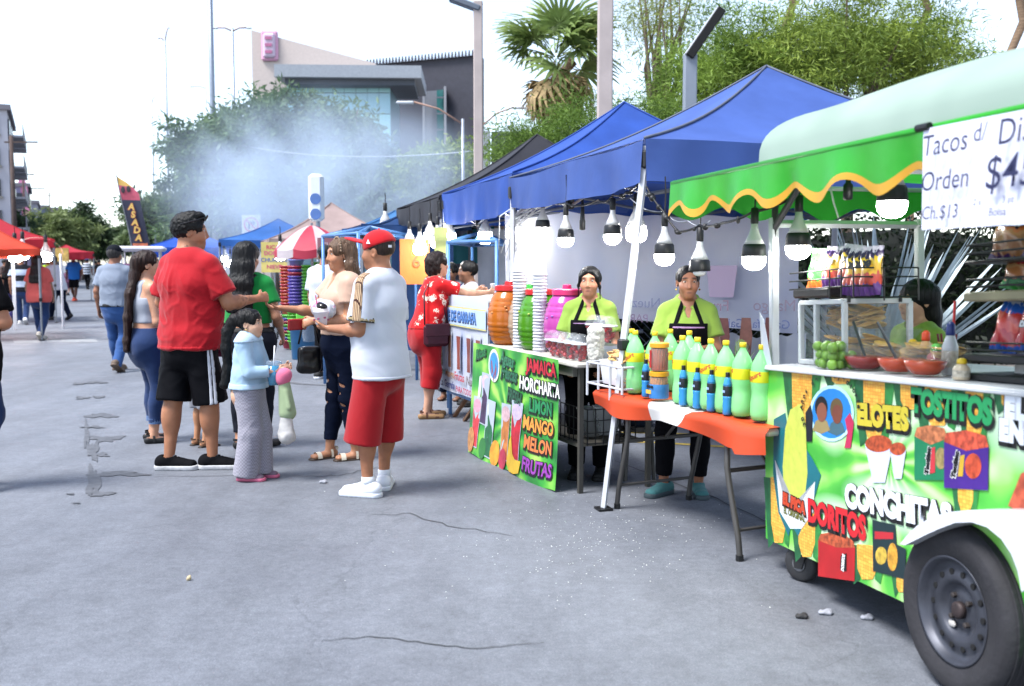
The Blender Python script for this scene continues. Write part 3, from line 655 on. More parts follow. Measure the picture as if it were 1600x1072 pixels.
def ik(a, c, l1, l2, pole):
 a = np.array(a, float); c = np.array(c, float); D = np.linalg.norm(c - a); n = (c - a) / D
 if D > (l1 + l2) * .999: return a + n * D * l1 / (l1 + l2)
 x = (l1 * l1 - l2 * l2 + D * D) / (2 * D); h = math.sqrt(max(l1 * l1 - x * x, 0)); p = np.array(pole, float); p = nrm(p - n * (p @ n))
 return a + n * x + p * h

def folds(V, fs, seed):
 wv = np.stack([vnoise(V * 3.1 + seed), vnoise(V * 3.1 + seed + 40), vnoise(V * 3.1 + seed + 80)], 1) * .12
 q = (V + wv) * fs + seed
 q2 = np.stack([V[:, 0] + V[:, 2] * .8, V[:, 1] - V[:, 2] * .8, V[:, 2] + V[:, 0] * .3], 1) * fs * A_(1.1, 1.1, .8) + wv * 8 + seed * 2
 r = lambda x: 1.0 - 2.6 * np.minimum(np.abs(vnoise(x)), .38)
 return .30 * fbm(q * .6, 2) + .75 * r(q) * (.5 + .5 * vnoise(V * 4 + seed)) + .6 * r(q2) * (.5 - .5 * vnoise(V * 4 + seed)) + .09 * r(q * 1.8 + 7) + .08 * r(q2 * 1.7 + 3)

class Person:
 def __init__(s, label, loc, face, H=1.7, fem=False, g=1.0, belly=0.0, skin='#b98466', lean=(0, 0), twist=0.0,
                 head=(0, 0, 0), armL=((-.12, .02, -1), (-.03, .2, -1)), armR=((.12, .02, -1), (.03, .2, -1)),
                 handL=None, handR=None, footL=(-.1, 0, 0), footR=(.1, 0, 0), drop=0.0, res=1.0, group=None, hips=1.0,
                 brow='#1c1310', lips=None, colmod=None, shoulders=1.0, bust=1.0, name='person', child=False, stubble=0.0):
  s.res = res; s.H = H; s.fem = fem; S = s.S = H / 1.7; s.g = g
  s.root = thing(name, label, 'person', (loc[0], loc[1], loc[2] if len(loc) > 2 else 0), math.atan2(-face[0], face[1]), group)
  hz = .525 * H - drop; sz = .822 * H - drop
  s.hc = A_(0, 0, hz); s.sc = A_(lean[0], lean[1], sz); s.up = nrm(s.sc - s.hc)
  s.ax = A_(math.cos(twist), math.sin(twist), 0); s.fw = A_(-math.sin(twist), math.cos(twist), 0)
  sw = (.158 if fem else .178) * S * shoulders; s.sw = sw
  # torso stations: fraction hip->shoulder, half width, half depth, forward offset
  if fem: st = [(-.22, .150, .118, -.012), (0, .168 * hips, .125 * hips, -.01), (.34, .128, .100, .0), (.7, .142, .108, .0), (.97, .128, .078, -.008)]
  else:   st = [(-.22, .145, .112, -.005), (0, .160, .118, -.005), (.34, .146, .108, .0), (.7, .166, .118, .0), (.97, .142, .082, -.008)]
  gg = [1 + (g - 1) * q for q in (.8, .9, 1.2, .9, .6)]
  s.st = [(f, a * S * k, b * S * k, y * S + (belly * (.7 if i == 1 else 1 if i == 2 else .35 if i == 3 else 0))) for i, ((f, a, b, y), k) in enumerate(zip(st, gg))]
  s.hw = .088 * S * (hips if fem else 1) * (1 + (g - 1) * .5)
  # head
  hs = s.hs = (H / 7.1 / .225 if not child else H / 6.1 / .225); s.child = child
  yaw, pit, rol = head; s.Rh = rotm(0, 0, twist + yaw) @ rotm(-pit, 0, 0) @ rotm(0, rol, 0)
  s.nb = s.sc + A_(0, -.012 * S, .045 * S)
  s.hd = A_(s.sc[0] * 1.08, s.sc[1] * 1.12 + .018 * S, H - drop - .112 * hs)
  s.skin = lin(skin)
  # arms
  ua, fa = .172 * H, .15 * H; s.arm = {}
  for sd, (u, f_) in (('L', armL), ('R', armR)):
   sg = -1 if sd == 'L' else 1
   sh = s.sc + s.ax * sg * sw - A_(0, 0, .022 * S)
   e = sh + nrm(u) * ua; w_ = e + nrm(f_) * fa; s.arm[sd] = (sh, e, w_)
  # legs
  s.leg = {}
  for sd, ft in (('L', footL), ('R', footR)):
   sg = -1 if sd == 'L' else 1; hp = s.hc + A_(sg * s.hw, 0, -.01 * S)
   fx, fy, yw = ft[:3]; fz = ft[3] if len(ft) > 3 else 0; fp = ft[4] if len(ft) > 4 else 0
   fd = A_(-math.sin(yw) * math.cos(fp), math.cos(yw) * math.cos(fp), -math.sin(fp))
   an = A_(fx * S, fy * S, .082 * S + fz)
   kn = ik(hp, an, .2375 * H, .2365 * H, A_(-math.sin(yw), math.cos(yw), 0.0) + A_(0, .3, 0))
   s.leg[sd] = (hp, kn, an, fd)
  # ---- body surface
  pr = []; a0 = s.ax
  pts = [(s.spine(f) + s.fw * y, ru, rv) for f, ru, rv, y in s.st]
  for (p, a, b), (q, c, d) in zip(pts, pts[1:]): pr.append(ec(p, q, (a, b), (c, d), a0, .05 * S))
  for sd in 'LR':
   sh = s.arm[sd][0]; pr.append(el(sh, .050 * S * (1 + (g - 1) * .5), k=.05 * S)); pr.append(ec(s.nb + A_(0, 0, .0), sh, .040 * S, .034 * S, k=.04 * S))
   hp, kn, an, fd = s.leg[sd]; lg = 1 + (g - 1) * .7
   pr += [ec(hp, kn, .083 * S * lg * (1.06 if fem else 1), .054 * S, k=.05 * S), ec(kn, an, .051 * S * lg, .034 * S, k=.03 * S),
                   el(kn * .68 + an * .32 + A_(0, -.018 * S, 0), (.046 * S * lg, .05 * S * lg, .11 * S), k=.04 * S)]
   fr = 1.0; hl = an - A_(0, 0, .045 * S) - fd * .035 * S; to = an - A_(0, 0, .058 * S) + fd * .14 * S
   sdv = np.cross(fd, A_(0, 0, 1))
   pr += [ec(hl, to, (.034 * S, .034 * S), (.042 * S, .02 * S), sdv, .03 * S)]
  if fem and not child:
   for sg in (-1, 1): pr.append(el(s.spine(.66) + s.ax * sg * .066 * S + s.fw * (.075 * S + belly * .3), (.062 * S * bust, .058 * S * bust, .066 * S * bust), k=.05 * S))
  if fem:
   for sg in (-1, 1): pr.append(el(s.hc + A_(sg * .075 * S, -.075 * S, -.045 * S), (.085 * S * hips, .08 * S * hips, .09 * S * hips), k=.06 * S))
  ng = (.046 if fem else .056) * S * (1 + (g - 1) * .6)
  if child: ng = .042 * S
  pr.append(ec(s.nb - A_(0, 0, .03 * S), s.hd + s.Rh @ (A_(0, -.018, -.055) * hs), ng * 1.12, ng, k=.035 * S))
  s.torso_n = len(pr)
  pr += s.head_prims(fem, child)
  hd = {'L': handL or {}, 'R': handR or {}}; s.hand = {}
  for sd in 'LR': pr += s.arm_prims(sd, hd[sd])
  h = .0078 * res
  s.body = sdf_obj('body', pr, h, skin_mat(), s.root, colf=lambda V: s.skin_col(V, brow, lips, colmod, stubble), rel=1)
  if res < 1.9: s.eyes()
 def spine(s, f): return s.hc + (s.sc - s.hc) * f
 def hp(s, *x): return s.hd + s.Rh @ (A_(*x) * s.hs)
 def head_prims(s, fem, child):
  h = s.hs; P = s.hp; Rh = s.Rh; q = []
  E = lambda c, r, k=.02, op=1: q.append(el(P(*c), np.array(r) * h, Rh, k * h, op))
  C = lambda a, b, r0, r1, k=.012, op=1, side=(1, 0, 0): q.append(ec(P(*a), P(*b), np.array(r0) * h if not np.isscalar(r0) else r0 * h, np.array(r1) * h if not np.isscalar(r1) else r1 * h, Rh @ A_(*side), k * h, op))
  jw = .058 if fem else .063
  E((0, -.014, .032), (.074, .094, .080)); E((0, .024, -.030), (jw, .066, .078), .03)
  if child: E((0, .03, -.035), (.062, .062, .055), .03)
  E((0, .060, -.086), (.028, .024, .020), .035)
  for x in (-1, 1):
   E((x * .034, .058, -.026), (.026, .026, .024), .03)
   E((x * .076, -.010, -.004), (.008, .020, .032), .006); E((x * .080, -.004, -.004), (.006, .011, .020), .004, -1)
  C((-.036, .076, .034), (.036, .076, .034), .011, .011, .022)
  for x in (-1, 1): E((x * .031, .098, .014), (.018, .016, .012), .014, -1)
  for x in (-1, 1):
   C((x * .020, .081, .0215), (x * .043, .076, .0222), .0046, .0046, .005); C((x * .021, .082, .0055), (x * .042, .077, .0048), .0044, .0044, .005)
  C((0, .086, .018), (0, .101 if not child else .097, -.024), .008, .0108, .014)
  for x in (-1, 1): E((x * .011, .090, -.030), (.008, .009, .007), .008)
  C((-.017, .083, -.056), (.017, .083, -.056), .0065, .0065, .008); C((-.015, .082, -.067), (.015, .082, -.067), .0075, .0075, .008)
  
  return q
 def arm_prims(s, sd, o):
  S = s.S; g = 1 + (s.g - 1) * .8; sh, e, w_ = s.arm[sd]; sg = -1 if sd == 'L' else 1
  m = .9 if s.fem else 1.0; q = []
  q += [ec(sh, e, .050 * S * g * m, .037 * S * g * m, k=.03 * S), ec(e, w_, .039 * S * g * m, .0245 * S * m, k=.02 * S),
              el(e * .70 + w_ * .30, .038 * S * g * m, k=.03 * S)]
  n = nrm(o.get('dir', w_ - e)); pm = np.array(o.get('palm', (-sg, 0, -.2)), float); pm = nrm(pm - n * (pm @ n)); sv = np.cross(n, pm)  # across the palm
  th = np.array(o.get('thumb', (0, 1, .3)), float); tsg = 1 if sv @ th >= 0 else -1
  L = .105 * s.H / .19 * (.95 if s.fem else 1); L = L * 1.0
  pw, pt = .040 * L, .014 * L; kb = w_ + n * .088 * L; s.hand[sd] = (w_, n, pm, sv * tsg, L)
  q.append(ec(w_ + n * .012 * L, kb, (.030 * L, .017 * L), (pw, pt), sv, .014 * L))
  cu = o.get('curl', .5)
  for i, (off, ln) in enumerate(((.030, .070), (.010, .079), (-.010, .074), (-.029, .058))):
   c = cu[i] if not np.isscalar(cu) else cu
   b = kb + sv * tsg * off * L; d1 = nrm(n * math.cos(c) + pm * math.sin(c)); d2 = nrm(n * math.cos(c * 2.1) + pm * math.sin(c * 2.1))
   j = b + d1 * ln * .5 * L; q += [ec(b - n * .012 * L, j, .0095 * L, .0088 * L, k=.004 * L), ec(j, j + d2 * ln * .5 * L, .0088 * L, .0074 * L, k=.004 * L)]
  b = w_ + n * .03 * L + sv * tsg * .026 * L; tc = o.get('tcurl', .4)
  d1 = nrm(n * .75 + sv * tsg * .7 + pm * tc); d2 = nrm(n * 1.0 + sv * tsg * .15 + pm * tc * 1.3); j = b + d1 * .042 * L
  q += [ec(b, j, .014 * L, .0105 * L, k=.01 * L), ec(j, j + d2 * .036 * L, .0102 * L, .0085 * L, k=.004 * L)]
  return q
 def skin_col(s, V, brow, lips, colmod, stubble):
  c = np.tile(np.array(s.skin), (len(V), 1)); q = (V - s.hd) @ s.Rh / s.hs
  n = fbm(V * 14, 2)[:, None]; c = c * (1 + .08 * n)
  front = q[:, 1] > .045
  def mixc(mask, col, a):
   t = (np.clip(mask, 0, 1) * a)[:, None]; c[:] = c * (1 - t) + np.array(col) * t
  lc = np.array(lin(lips)) if lips else np.array(s.skin) * A_(.72, .42, .42)
  mixc(np.where(front, 1.5 - np.hypot(q[:, 0] / .021, (q[:, 2] + .062) / .0095) * 1.3, 0), lc, .8)
  mixc(np.where(front & (np.abs(q[:, 2]) < .12), 1.8 - np.hypot((np.abs(q[:, 0]) - .033) / .021, (q[:, 2] - .036 + .12 * (np.abs(q[:, 0]) - .033)) / .0075) * 1.4, 0), lin(brow), .9)
  mixc(np.where(front, 1.5 - np.hypot((np.abs(q[:, 0]) - .031) / .02, (q[:, 2] - .019) / .007) * 1.2, 0), np.array(s.skin) * .35, .5)
  mixc(np.where(front, 1.4 - np.hypot(q[:, 0] / .02, (q[:, 2] + .0618) / .0032) * 1.1, 0), lc * .35, .8)
  cheek = np.where(q[:, 1] > .02, 1 - np.hypot((np.abs(q[:, 0]) - .04) / .03, (q[:, 2] + .025) / .03), 0); mixc(cheek, np.array(s.skin) * A_(1.05, .85, .82), .5)
  if stubble: mixc(np.where((q[:, 2] < -.05) & (q[:, 2] > -.125) & (q[:, 1] > -.01), 1, 0), np.array(s.skin) * .45, stubble)
  if colmod: c = colmod(s, V, c)
  return c
 def eyes(s):
  wm = M('#b4aaa2', rough=.2, var=0); im = M('#1a0d08', rough=.1, var=0)
  for x in (-1, 1):
   mb = MB(); mb.ball((0, 0, 0), .0118 * s.hs, 12, 8); mb.cur = 1; mb.ball((0, .0068 * s.hs, -.0005), (.0074 * s.hs, .0056 * s.hs, .0074 * s.hs), 10, 7)
   o = mb.build('eye', [wm, im], s.root, smooth=True); o.location = s.hp(x * .031, .0735, .0135); o.rotation_euler = Matrix(s.Rh.tolist()).to_euler()
 # ---- clothes
 def torso_prims(s, inf, f0=None, drape=0.0, hem=None, hemw=None):
  S = s.S; L = []; st = s.st
  for i, (f, ru, rv, y) in enumerate(st):
   L.append([s.spine(f) + s.fw * y, ru + inf, rv + inf])
  if drape:                                    # cloth hangs from the widest place
   mu = max(L[3][1], L[2][1], L[1][1] * .98); mv = max(L[3][2], L[2][2] + s.st[2][3] * .2)
   for i in (0, 1, 2): L[i][1] += (mu - L[i][1]) * drape if mu > L[i][1] else 0; L[i][2] += (mv - L[i][2]) * drape * .8 if mv > L[i][2] else 0
  if hemw:
   for i, kx in ((0, 1.0), (1, .97), (2, .88)): L[i][1] = max(L[i][1], hemw[0] * kx); L[i][2] = max(L[i][2], hemw[1] * kx)
  pr = [ec(p, q, (a, b), (c, d), s.ax, .045 * S) for (p, a, b), (q, c, d) in zip(L, L[1:])]
  if hem is not None and hem < L[0][0][2]:
   p = L[0][0]; pr.append(ec((p[0], p[1], hem - .03), p, (L[0][1] * 1.01, L[0][2] * 1.01), (L[0][1], L[0][2]), s.ax, .03 * S))
  if s.fem and not s.child:
   for sg in (-1, 1): pr.append(el(s.spine(.66) + s.ax * sg * .066 * S + s.fw * (.075 * S + s.st[2][3] * .3), np.array((.062, .056, .068)) * S + inf, k=.06 * S))
  return pr
 def top(s, name, m, hem=.50, sleeve=.62, loose=.014, drape=.7, sl_loose=.018, neck=.075, vneck=0.0, straps=False, res=1.15, fold=.012, fs=(11, 11, 4.0), puff=0.0, hemw=None):
  """hem: fraction of height; sleeve: along the upper arm, above 1 it reaches down the forearm"""
  S = s.S; hz = hem * s.H; pr = s.torso_prims(loose, drape=drape, hem=hz, hemw=hemw)
  for sd in 'LR':
   sh, e, w_ = s.arm[sd]; g = 1 + (s.g - 1) * .8
   if not straps:
    pr.append(ec(s.nb + A_(0, 0, -.004), sh, .042 * S + loose * .5, .038 * S + loose * .5, k=.04 * S)); pr.append(el(sh - A_(0, 0, .008), .050 * S * (1 + (s.g - 1) * .5) + loose * .7 + puff, k=.04 * S))
    if sleeve <= 1:
     t = sh + (e - sh) * sleeve; n = nrm(e - sh)
     pr.append(ec(sh + n * .02, t + n * .05, .047 * S * g + sl_loose * .7 + puff, .050 * S * g + sl_loose * 1.5, k=.014 * S, clip=[plane(t, n)]))
    else:
     t = e + (w_ - e) * (sleeve - 1); n = nrm(w_ - e)
     pr += [ec(sh, e, .052 * S * g + sl_loose, .042 * S * g + sl_loose, k=.03 * S), ec(e, t + n * .04, .042 * S * g + sl_loose, .034 * S * g + sl_loose, k=.02 * S, clip=[plane(t, n)])]
   else:
    pr.append(ec(s.spine(.75) + s.ax * (-1 if sd == 'L' else 1) * .085 * S - s.fw * .09 * S, s.sc + s.ax * (-1 if sd == 'L' else 1) * .085 * S + A_(0, 0, .035 * S), .016, .016, k=.01))
    pr.append(ec(s.spine(.75) + s.ax * (-1 if sd == 'L' else 1) * .085 * S + s.fw * .10 * S, s.sc + s.ax * (-1 if sd == 'L' else 1) * .085 * S + A_(0, 0, .035 * S), .016, .016, k=.01))
  if s.fem and hz < s.hc[2] - .02:
   for sg in (-1, 1): pr.append(el(s.hc + A_(sg * .075 * S, -.075 * S, -.045 * S), np.array((.085, .08, .09)) * S + loose, k=.06 * S))
  clips = [plane((0, 0, hz), (0, 0, -1))]
  if straps: clips = clips + []
  if neck: pr.append(ec(s.nb + A_(0, .012 * S, .005 * S), s.nb + A_(0, .03 * S, .2 * S), neck * S, neck * 1.3 * S, k=.012, op=-1))
  if vneck: pr.append(ec(s.nb + s.fw * .13 * S - A_(0, 0, vneck), s.nb + s.fw * .05 * S + A_(0, 0, .10 * S), .012, .075 * S, k=.01, op=-1))
  if straps: clips.append(lambda p: np.where(np.abs((p - s.sc) @ s.ax) > .104 * S, p[..., 2] - (s.spine(.80)[2]), -1.0))
  s.shirt_prims, s.shirt_clips = pr, clips
  dis = lambda V: fold * S * folds(V, np.array(fs), s.H * 31) * np.clip((s.nb[2] - V[:, 2]) * 5, 0.1, 1)
  s.shirt_disp = dis
  s.shirt = sdf_obj(name, pr, .0078 * s.res * res, m, s.root, clips, dis, rel=2); return s.shirt
 def trim(s, name, m, parent, prims, clips, disp, inf=.004, extra=(), res=1.0):
  """a strip lying on a garment: the garment's own surface a little proud, cut to a region"""
  q = [dict(p, f=(lambda f: (lambda x: f(x) - inf))(p['f']), r=p['r'] + inf) if p['op'] > 0 else p for p in prims]
  return sdf_obj(name, q, .0078 * s.res * res, m, parent, list(clips) + list(extra), disp, rel=1)
 def legs(s, name, m, hem=(.06, .06), rt=None, rk=None, rh=None, waist=.58, seat=.007, fold=.009, fs=(6, 6, 13), res=1.15, short=False):
  S = s.S; pr = []; lg = 1 + (s.g - 1) * .7
  rt = rt or .092 * S * lg; rk = rk or .062 * S; rh = rh or .045 * S
  for i in (0, 1):
   f, ru, rv, y = s.st[i]; f2, ru2, rv2, y2 = s.st[i + 1]
   pr.append(ec(s.spine(f) + s.fw * y, s.spine(f2) + s.fw * y2, (ru + seat, rv + seat), (ru2 + seat, rv2 + seat), A_(1, 0, 0), .05 * S))
  if s.fem and not s.child:
   for sg in (-1, 1): pr.append(el(s.hc + A_(sg * .075 * S, -.075 * S, -.045 * S), np.array((.085, .08, .09)) * S + seat, k=.06 * S))
  for sd, hm in zip('LR', hem):
   hp_, kn, an, fd = s.leg[sd]
   if short:                                 # wide leg cut above or at the knee
    n = nrm(kn - hp_); t = hp_ + n * ((hp_[2] - hm * s.H) / max(-n[2], .2))
    pr.append(ec(hp_, t + n * .05, rt, rh, k=.035 * S, clip=[plane(t, n)]))
   else:
    n = nrm(an - kn); t = kn + n * ((kn[2] - hm * s.H) / max(-n[2], .2))
    pr += [ec(hp_, kn, rt, rk, k=.04 * S), ec(kn, t + n * .04, rk, rh, k=.03 * S, clip=[plane(t, n)])]
    if rk < .075 * S: pr.append(el(kn * .66 + an * .34 + A_(0, -.018 * S, 0), (.05 * S * lg, .053 * S * lg, .11 * S), k=.04 * S))
  clips = [plane((0, 0, waist * s.H), (0, 0, 1))]
  dis = lambda V: fold * S * folds(V, np.array(fs), s.H * 13)
  s.pant_prims, s.pant_clips, s.pant_disp = pr, clips, dis
  s.pants = sdf_obj(name, pr, .0078 * s.res * res, m, s.root, clips, dis, rel=2); return s.pants
 def shoes(s, name='shoe', m=None, sole=None, kind='sneaker', h=1.0, plat=.022):
  S = s.S
  for sd in 'LR':
   hp_, kn, an, fd = s.leg[sd]; up = nrm(A_(0, 0, 1) - fd * fd[2]); sv = np.cross(fd, up); b = an - up * .082 * S; P = lambda x, y, z: b + sv * x * S + fd * y * S + up * z * S
   fl = plane(P(0, 0, .0), -up); hh = .006 * s.res * h
   if kind == 'sneaker':
    pr = [ec(P(0, -.05, .045), P(0, .15, .034), (.047 * S, .044 * S), (.050 * S, .032 * S), sv, .02), ec(P(0, -.045, .06), P(0, .0, .085), (.043 * S, .04 * S), (.042 * S, .035 * S), sv, .03),
                      ec(P(0, .01, .078), P(0, .09, .05), (.030 * S, .024 * S), (.034 * S, .022 * S), sv, .025), ec(P(0, -.002, .09), P(0, -.012, .16), .037 * S, .045 * S, k=.012, op=-1)]
    o = sdf_obj(name, pr, hh, m, s.root, [fl])
    so_ = [ec(P(0, -.052, .016), P(0, .152, .014), (.053 * S, .050 * S), (.056 * S, .05 * S), sv, .01)]
    sdf_obj('sole', so_, hh, sole, o, [fl, plane(P(0, 0, .033), up)])
    lp = MB()
    for t in range(4): yy = .03 + t * .022; lp.tube([P(-.026, yy, .086 - t * .0085), P(0, yy + .004, .098 - t * .0095), P(.026, yy, .086 - t * .0085)], .0045 * S, 5)
    if s.res < 1.4: lp.build('lace', sole, o, smooth=True)
   else:                                   # sandal with a wedge or platform and straps
    pr = [ec(P(0, -.05, -.02 + plat), P(0, .155, -.02 + plat * .8), (.040 * S, .024 + plat * .3), (.046 * S, .022 + plat * .2), sv, .01)]
    o = sdf_obj(name, pr, hh, sole, s.root, [plane(P(0, 0, -plat * .0), -up), plane(P(0, 0, plat), up)])
    for (y, z, wd) in ((.105, .058, .024), (-.002, .098, .012)):
     MB().grid(lambda u, v: P(math.cos(math.pi * u) * .047, y + (v - .5) * wd * 1.6, .012 + math.sin(math.pi * u) * (z - .012)), 12, 2).build('strap', m, o, smooth=True)
    MB().grid(lambda u, v: P(math.cos(math.pi * (1 + u)) * .042, -.035 + math.sin(math.pi * (1 + u)) * .035, .075 + (v - .5) * .022), 12, 1).build('heel_strap', m, o, smooth=True)
 # ---- hair
 def hair(s, col, prims, h=.9, clips=(), strand=(55, 55, 5), amp=.004, rel=1, name='hair', m=None):
  return sdf_obj(name, prims, .0078 * s.res * h, m or hair_mat(col), s.root, clips, lambda V: amp * fbm(V * np.array(strand), 3), rel=rel)
 def cap_hair(s, t=.012, hl=0.0, k=.02):
  """hair over the skull; the face side is cut away"""
  h = s.hs; P = s.hp
  q = [el(P(0, -.016, .036), np.array((.076 + t, .094 + t, .080 + t)) * h, s.Rh, k)]
  q += [el(P(0, .122, -.015 + hl * .3), np.array((.075 + hl * .5, .068 + hl * .4, .108 + hl)) * h, s.Rh, .012, -1)]
  for x in (-1, 1): q.append(el(P(x * .095, .02, -.03), np.array((.04, .05, .05)) * h, s.Rh, .01, -1))
  return q
 def low_clip(s, z, tilt=0.0):
  return plane(s.hp(0, 0, z), -(s.Rh @ nrm((0, tilt, 1))))
# ------------------------------------------------------------------ canopies
STE = math.atan2(.28, .96); U = Vector((-.28, .96, 0)); Vv = Vector((.96, .28, 0)); TA = Vector((.79, 6.0, 0))
WHITEM = mat('white_metal', '#b4b6bc', rough=.45, var=.12, vscale=9, metal=.0); GREYM = mat('grey_metal', '#7c8088', rough=.4, metal=.5, var=.1); BLKP = mat('black_plastic', '#0e0e10', rough=.5, var=.1)
def fabric(name, c, tl=.3, bump=.35):
 return mat(name, c, rough=.62, var=.16, vscale=2.2, bump=bump * 1.6, bscale=6, transl=tl, spec=.35)
def canopy(label, loc, rz, sx, sy, zv, ze, zp, m, seed=0, legs=True, lean=None, group=None, valance=True, frame=True, edge=None, legm=None, sag=.10, roofdrop=0.0):
 """square pop-up tent: four roof panels, four valance strips, legs, scissor bars, centre mast"""
 t = thing('canopy_tent', label, 'tent', loc, rz, group); hx, hy = sx / 2, sy / 2; N = 16; rg = random.Random(seed)
 cs = [(-hx, -hy), (hx, -hy), (hx, hy), (-hx, hy)]; legm = legm or WHITEM
 for k in range(4):
  a = np.array(cs[k]); b = np.array(cs[(k + 1) % 4])
  def fn(u, v):
   e = a + (b - a) * u; s_ = 1 - v; x, y = e * s_
   z = ze + (zp - ze) * (v ** 1.0 * .82 + v ** 2 * .18) - sag * math.sin(math.pi * v) * .55 - sag * .9 * math.sin(math.pi * u) * math.sin(math.pi * v) ** .8 * (1 - v)
   z += .016 * float(fbm(np.array([x * 2.2 + seed, y * 2.2, v * 3.0]), 2)) * (1 if 0 < v < 1 and 0 < u < 1 else 0)
   return (x, y, z)
  MB().grid(fn, N, N).build('roof_panel', m, t, smooth=True)
  sm = MB(); sm.tube([np.array(fn(0, i / 12)) + A_(0, 0, .006) for i in range(13)], .010, 5); sm.build('seam', edge or m, t, smooth=True)
  if valance:
   n_ = np.array([(b - a)[1], -(b - a)[0]]) / np.linalg.norm(b - a)
   def fv(u, v):
    e = a + (b - a) * u; w_ = .020 * math.sin(u * 17 + seed + k) * v + .012 * math.sin(u * 41 + k) * v; z = ze - (ze - zv) * v - (.05 * math.sin(math.pi * u) * (.4 + .6 * v)) + .012 * math.sin(u * 9 + k)
    return (e[0] + n_[0] * (.012 + w_), e[1] + n_[1] * (.012 + w_), z)
   MB().grid(fv, 40, 5).build('valance', m, t, smooth=True)
 if legs:
  for k, c in enumerate(cs):
   b = np.array([c[0] * .985, c[1] * .985, 0]); tp = np.array([c[0] * .985, c[1] * .985, ze - .04])
   if lean and k in lean: b = b + np.array([*lean[k], 0])
   d = tp - b; lg = MB(); lg.tube([b + A_(0, 0, .02), b + d * .55], .019, 4); lg.tube([b + d * .5, tp], .024, 4)
   o = MB().tube([b + d * .46, tp], .025, 4).build('leg', legm, t); MB().tube([b + A_(0, 0, .015), b + d * .48], .019, 4).build('inner_leg', legm, o); MB().box(b + A_(0, 0, .008), (.09, .09, .012)).build('foot_plate', BLKP, o); MB().bevbox(b + d * .46, (.062, .062, .07), .01).build('clamp', BLKP, o); MB().bevbox(tp - A_(0, 0, .08), (.075, .075, .11), .012).build('corner_joint', BLKP, o)
 if frame:
  zf = zv - .02
  for k in range(4):
   a = np.array([*cs[k], 0]) * .97; b = np.array([*cs[(k + 1) % 4], 0]) * .97; mid = (a + b) / 2
   for p, q in ((a, mid), (mid, b)):
    for s0, s1 in ((0, .26), (.26, 0)):
     MB().tube([p + A_(0, 0, zf + s0 - .05), q + A_(0, 0, zf + s1 - .05)], .0125, 4).build('truss_bar', GREYM, t)
   MB().bevbox(mid + A_(0, 0, zf + .08), (.05, .05, .3), .01).build('truss_joint', BLKP, t)
   MB().tube([mid + A_(0, 0, zf + .2), (0, 0, zf + .25)], .012, 4).build('ridge_bar', GREYM, t)
  MB().tube([(0, 0, zf), (0, 0, zp - .03)], .018, 6).build('centre_mast', GREYM, t)
 return t
BLUE = fabric('blue_fabric', '#3a5290', .12); BLUE2 = fabric('blue_fabric_bright', '#26468f', .14); BLK = fabric('black_fabric', '#26262c', .1)
TS = 2.9; TD = 3.3
def tentc(k, du=0, dv=0): return TA + U * (TS * (k + .5) + du) + Vv * (TD / 2 + dv)
GREYE = mat('seam_grey', '#4c5262', rough=.7)
canopy('near blue pop-up canopy with leaning white leg beside the corn cart', tentc(0), STE, TD, TS, 1.99, 2.24, 3.02, BLUE, 1, lean={0: (-.25, .03)}, group='blue pop-up canopies', edge=GREYE)
canopy('bright blue pop-up canopy behind the near one', tentc(1, .06, .05), STE, TD, TS, 1.97, 2.30, 3.20, BLUE2, 2, lean={0: (-.12, .1)}, group='blue pop-up canopies')
canopy('black pop-up canopy beyond the blue ones', tentc(2, .1, .02), STE, TD, TS, 2.02, 2.28, 3.22, BLK, 3, legm=GREYM)

# ------------------------------------------------------------------ hanging bulbs
BW = mat('bulb_white', '#b0b0b0', rough=.35, var=.04); BB = mat('bulb_fins', '#101114', rough=.45, var=.1); LIT = mat('bulb_lit', '#ffffff', emit=(1, .98, .95), estr=18.0, var=0); OFF = mat('bulb_off', '#c8ccd0', rough=.2, var=0)
def bulb_mesh(kind):
 top = [(.010, .175), (.018, .17), (.018, .125), (.030, .11)]; d = {}
 d['socket'] = MB().lathe([(.012, .255), (.02, .25), (.021, .18), (.014, .165)], 12)
 d['neck'] = MB().lathe([(.017, .175), (.019, .15), (.026, .125), (.040, .095), (.050, .07)], 20) if kind != 'white' else MB().lathe([(.017, .175), (.022, .14), (.045, .10), (.060, .05)], 20)
 d['fins'] = MB().lathe([(.050, .070), (.056, .06), (.061, .01), (.058, .005)], 36, wave=lambda a, z: .03 * math.cos(a * 18))
 d['dome'] = MB().lathe([(.0595, .006), (.061, -.012), (.055, -.036), (.037, -.055), (.016, -.062), (.001, -.063)], 24) if kind != 'white' else MB().lathe([(.060, .05), (.066, .02), (.066, -.01), (.058, -.035), (.035, -.05), (.001, -.053)], 24)
 return d
_bm = {}
def bulb(label, px, py, Y, sc=1.0, lit=True, kind='led', drop=.22, group='hanging lamp bulbs'):
 if (kind, lit) not in _bm:
  d = bulb_mesh(kind); mm = {'socket': BLKP, 'neck': BW, 'fins': BB if kind == 'led' else BW, 'dome': LIT if lit else OFF}; _bm[(kind, lit)] = {k: v.mesh(k, mm[k], True) for k, v in d.items() if not (k == 'fins' and kind == 'white')}
 c = AT(px, py - (11 if kind == 'led' else 0), Y); t = thing('lamp_bulb', label, 'lamp', c, 0, group); t.scale = (sc,) * 3
 for k, me in _bm[(kind, lit)].items(): link(k, me, t)
 MB().tube([(0, 0, .25), (.004, 0, .25 + drop / 2), (0, 0, .25 + drop)], .0045, 5).build('cord', BLKP, t); return t
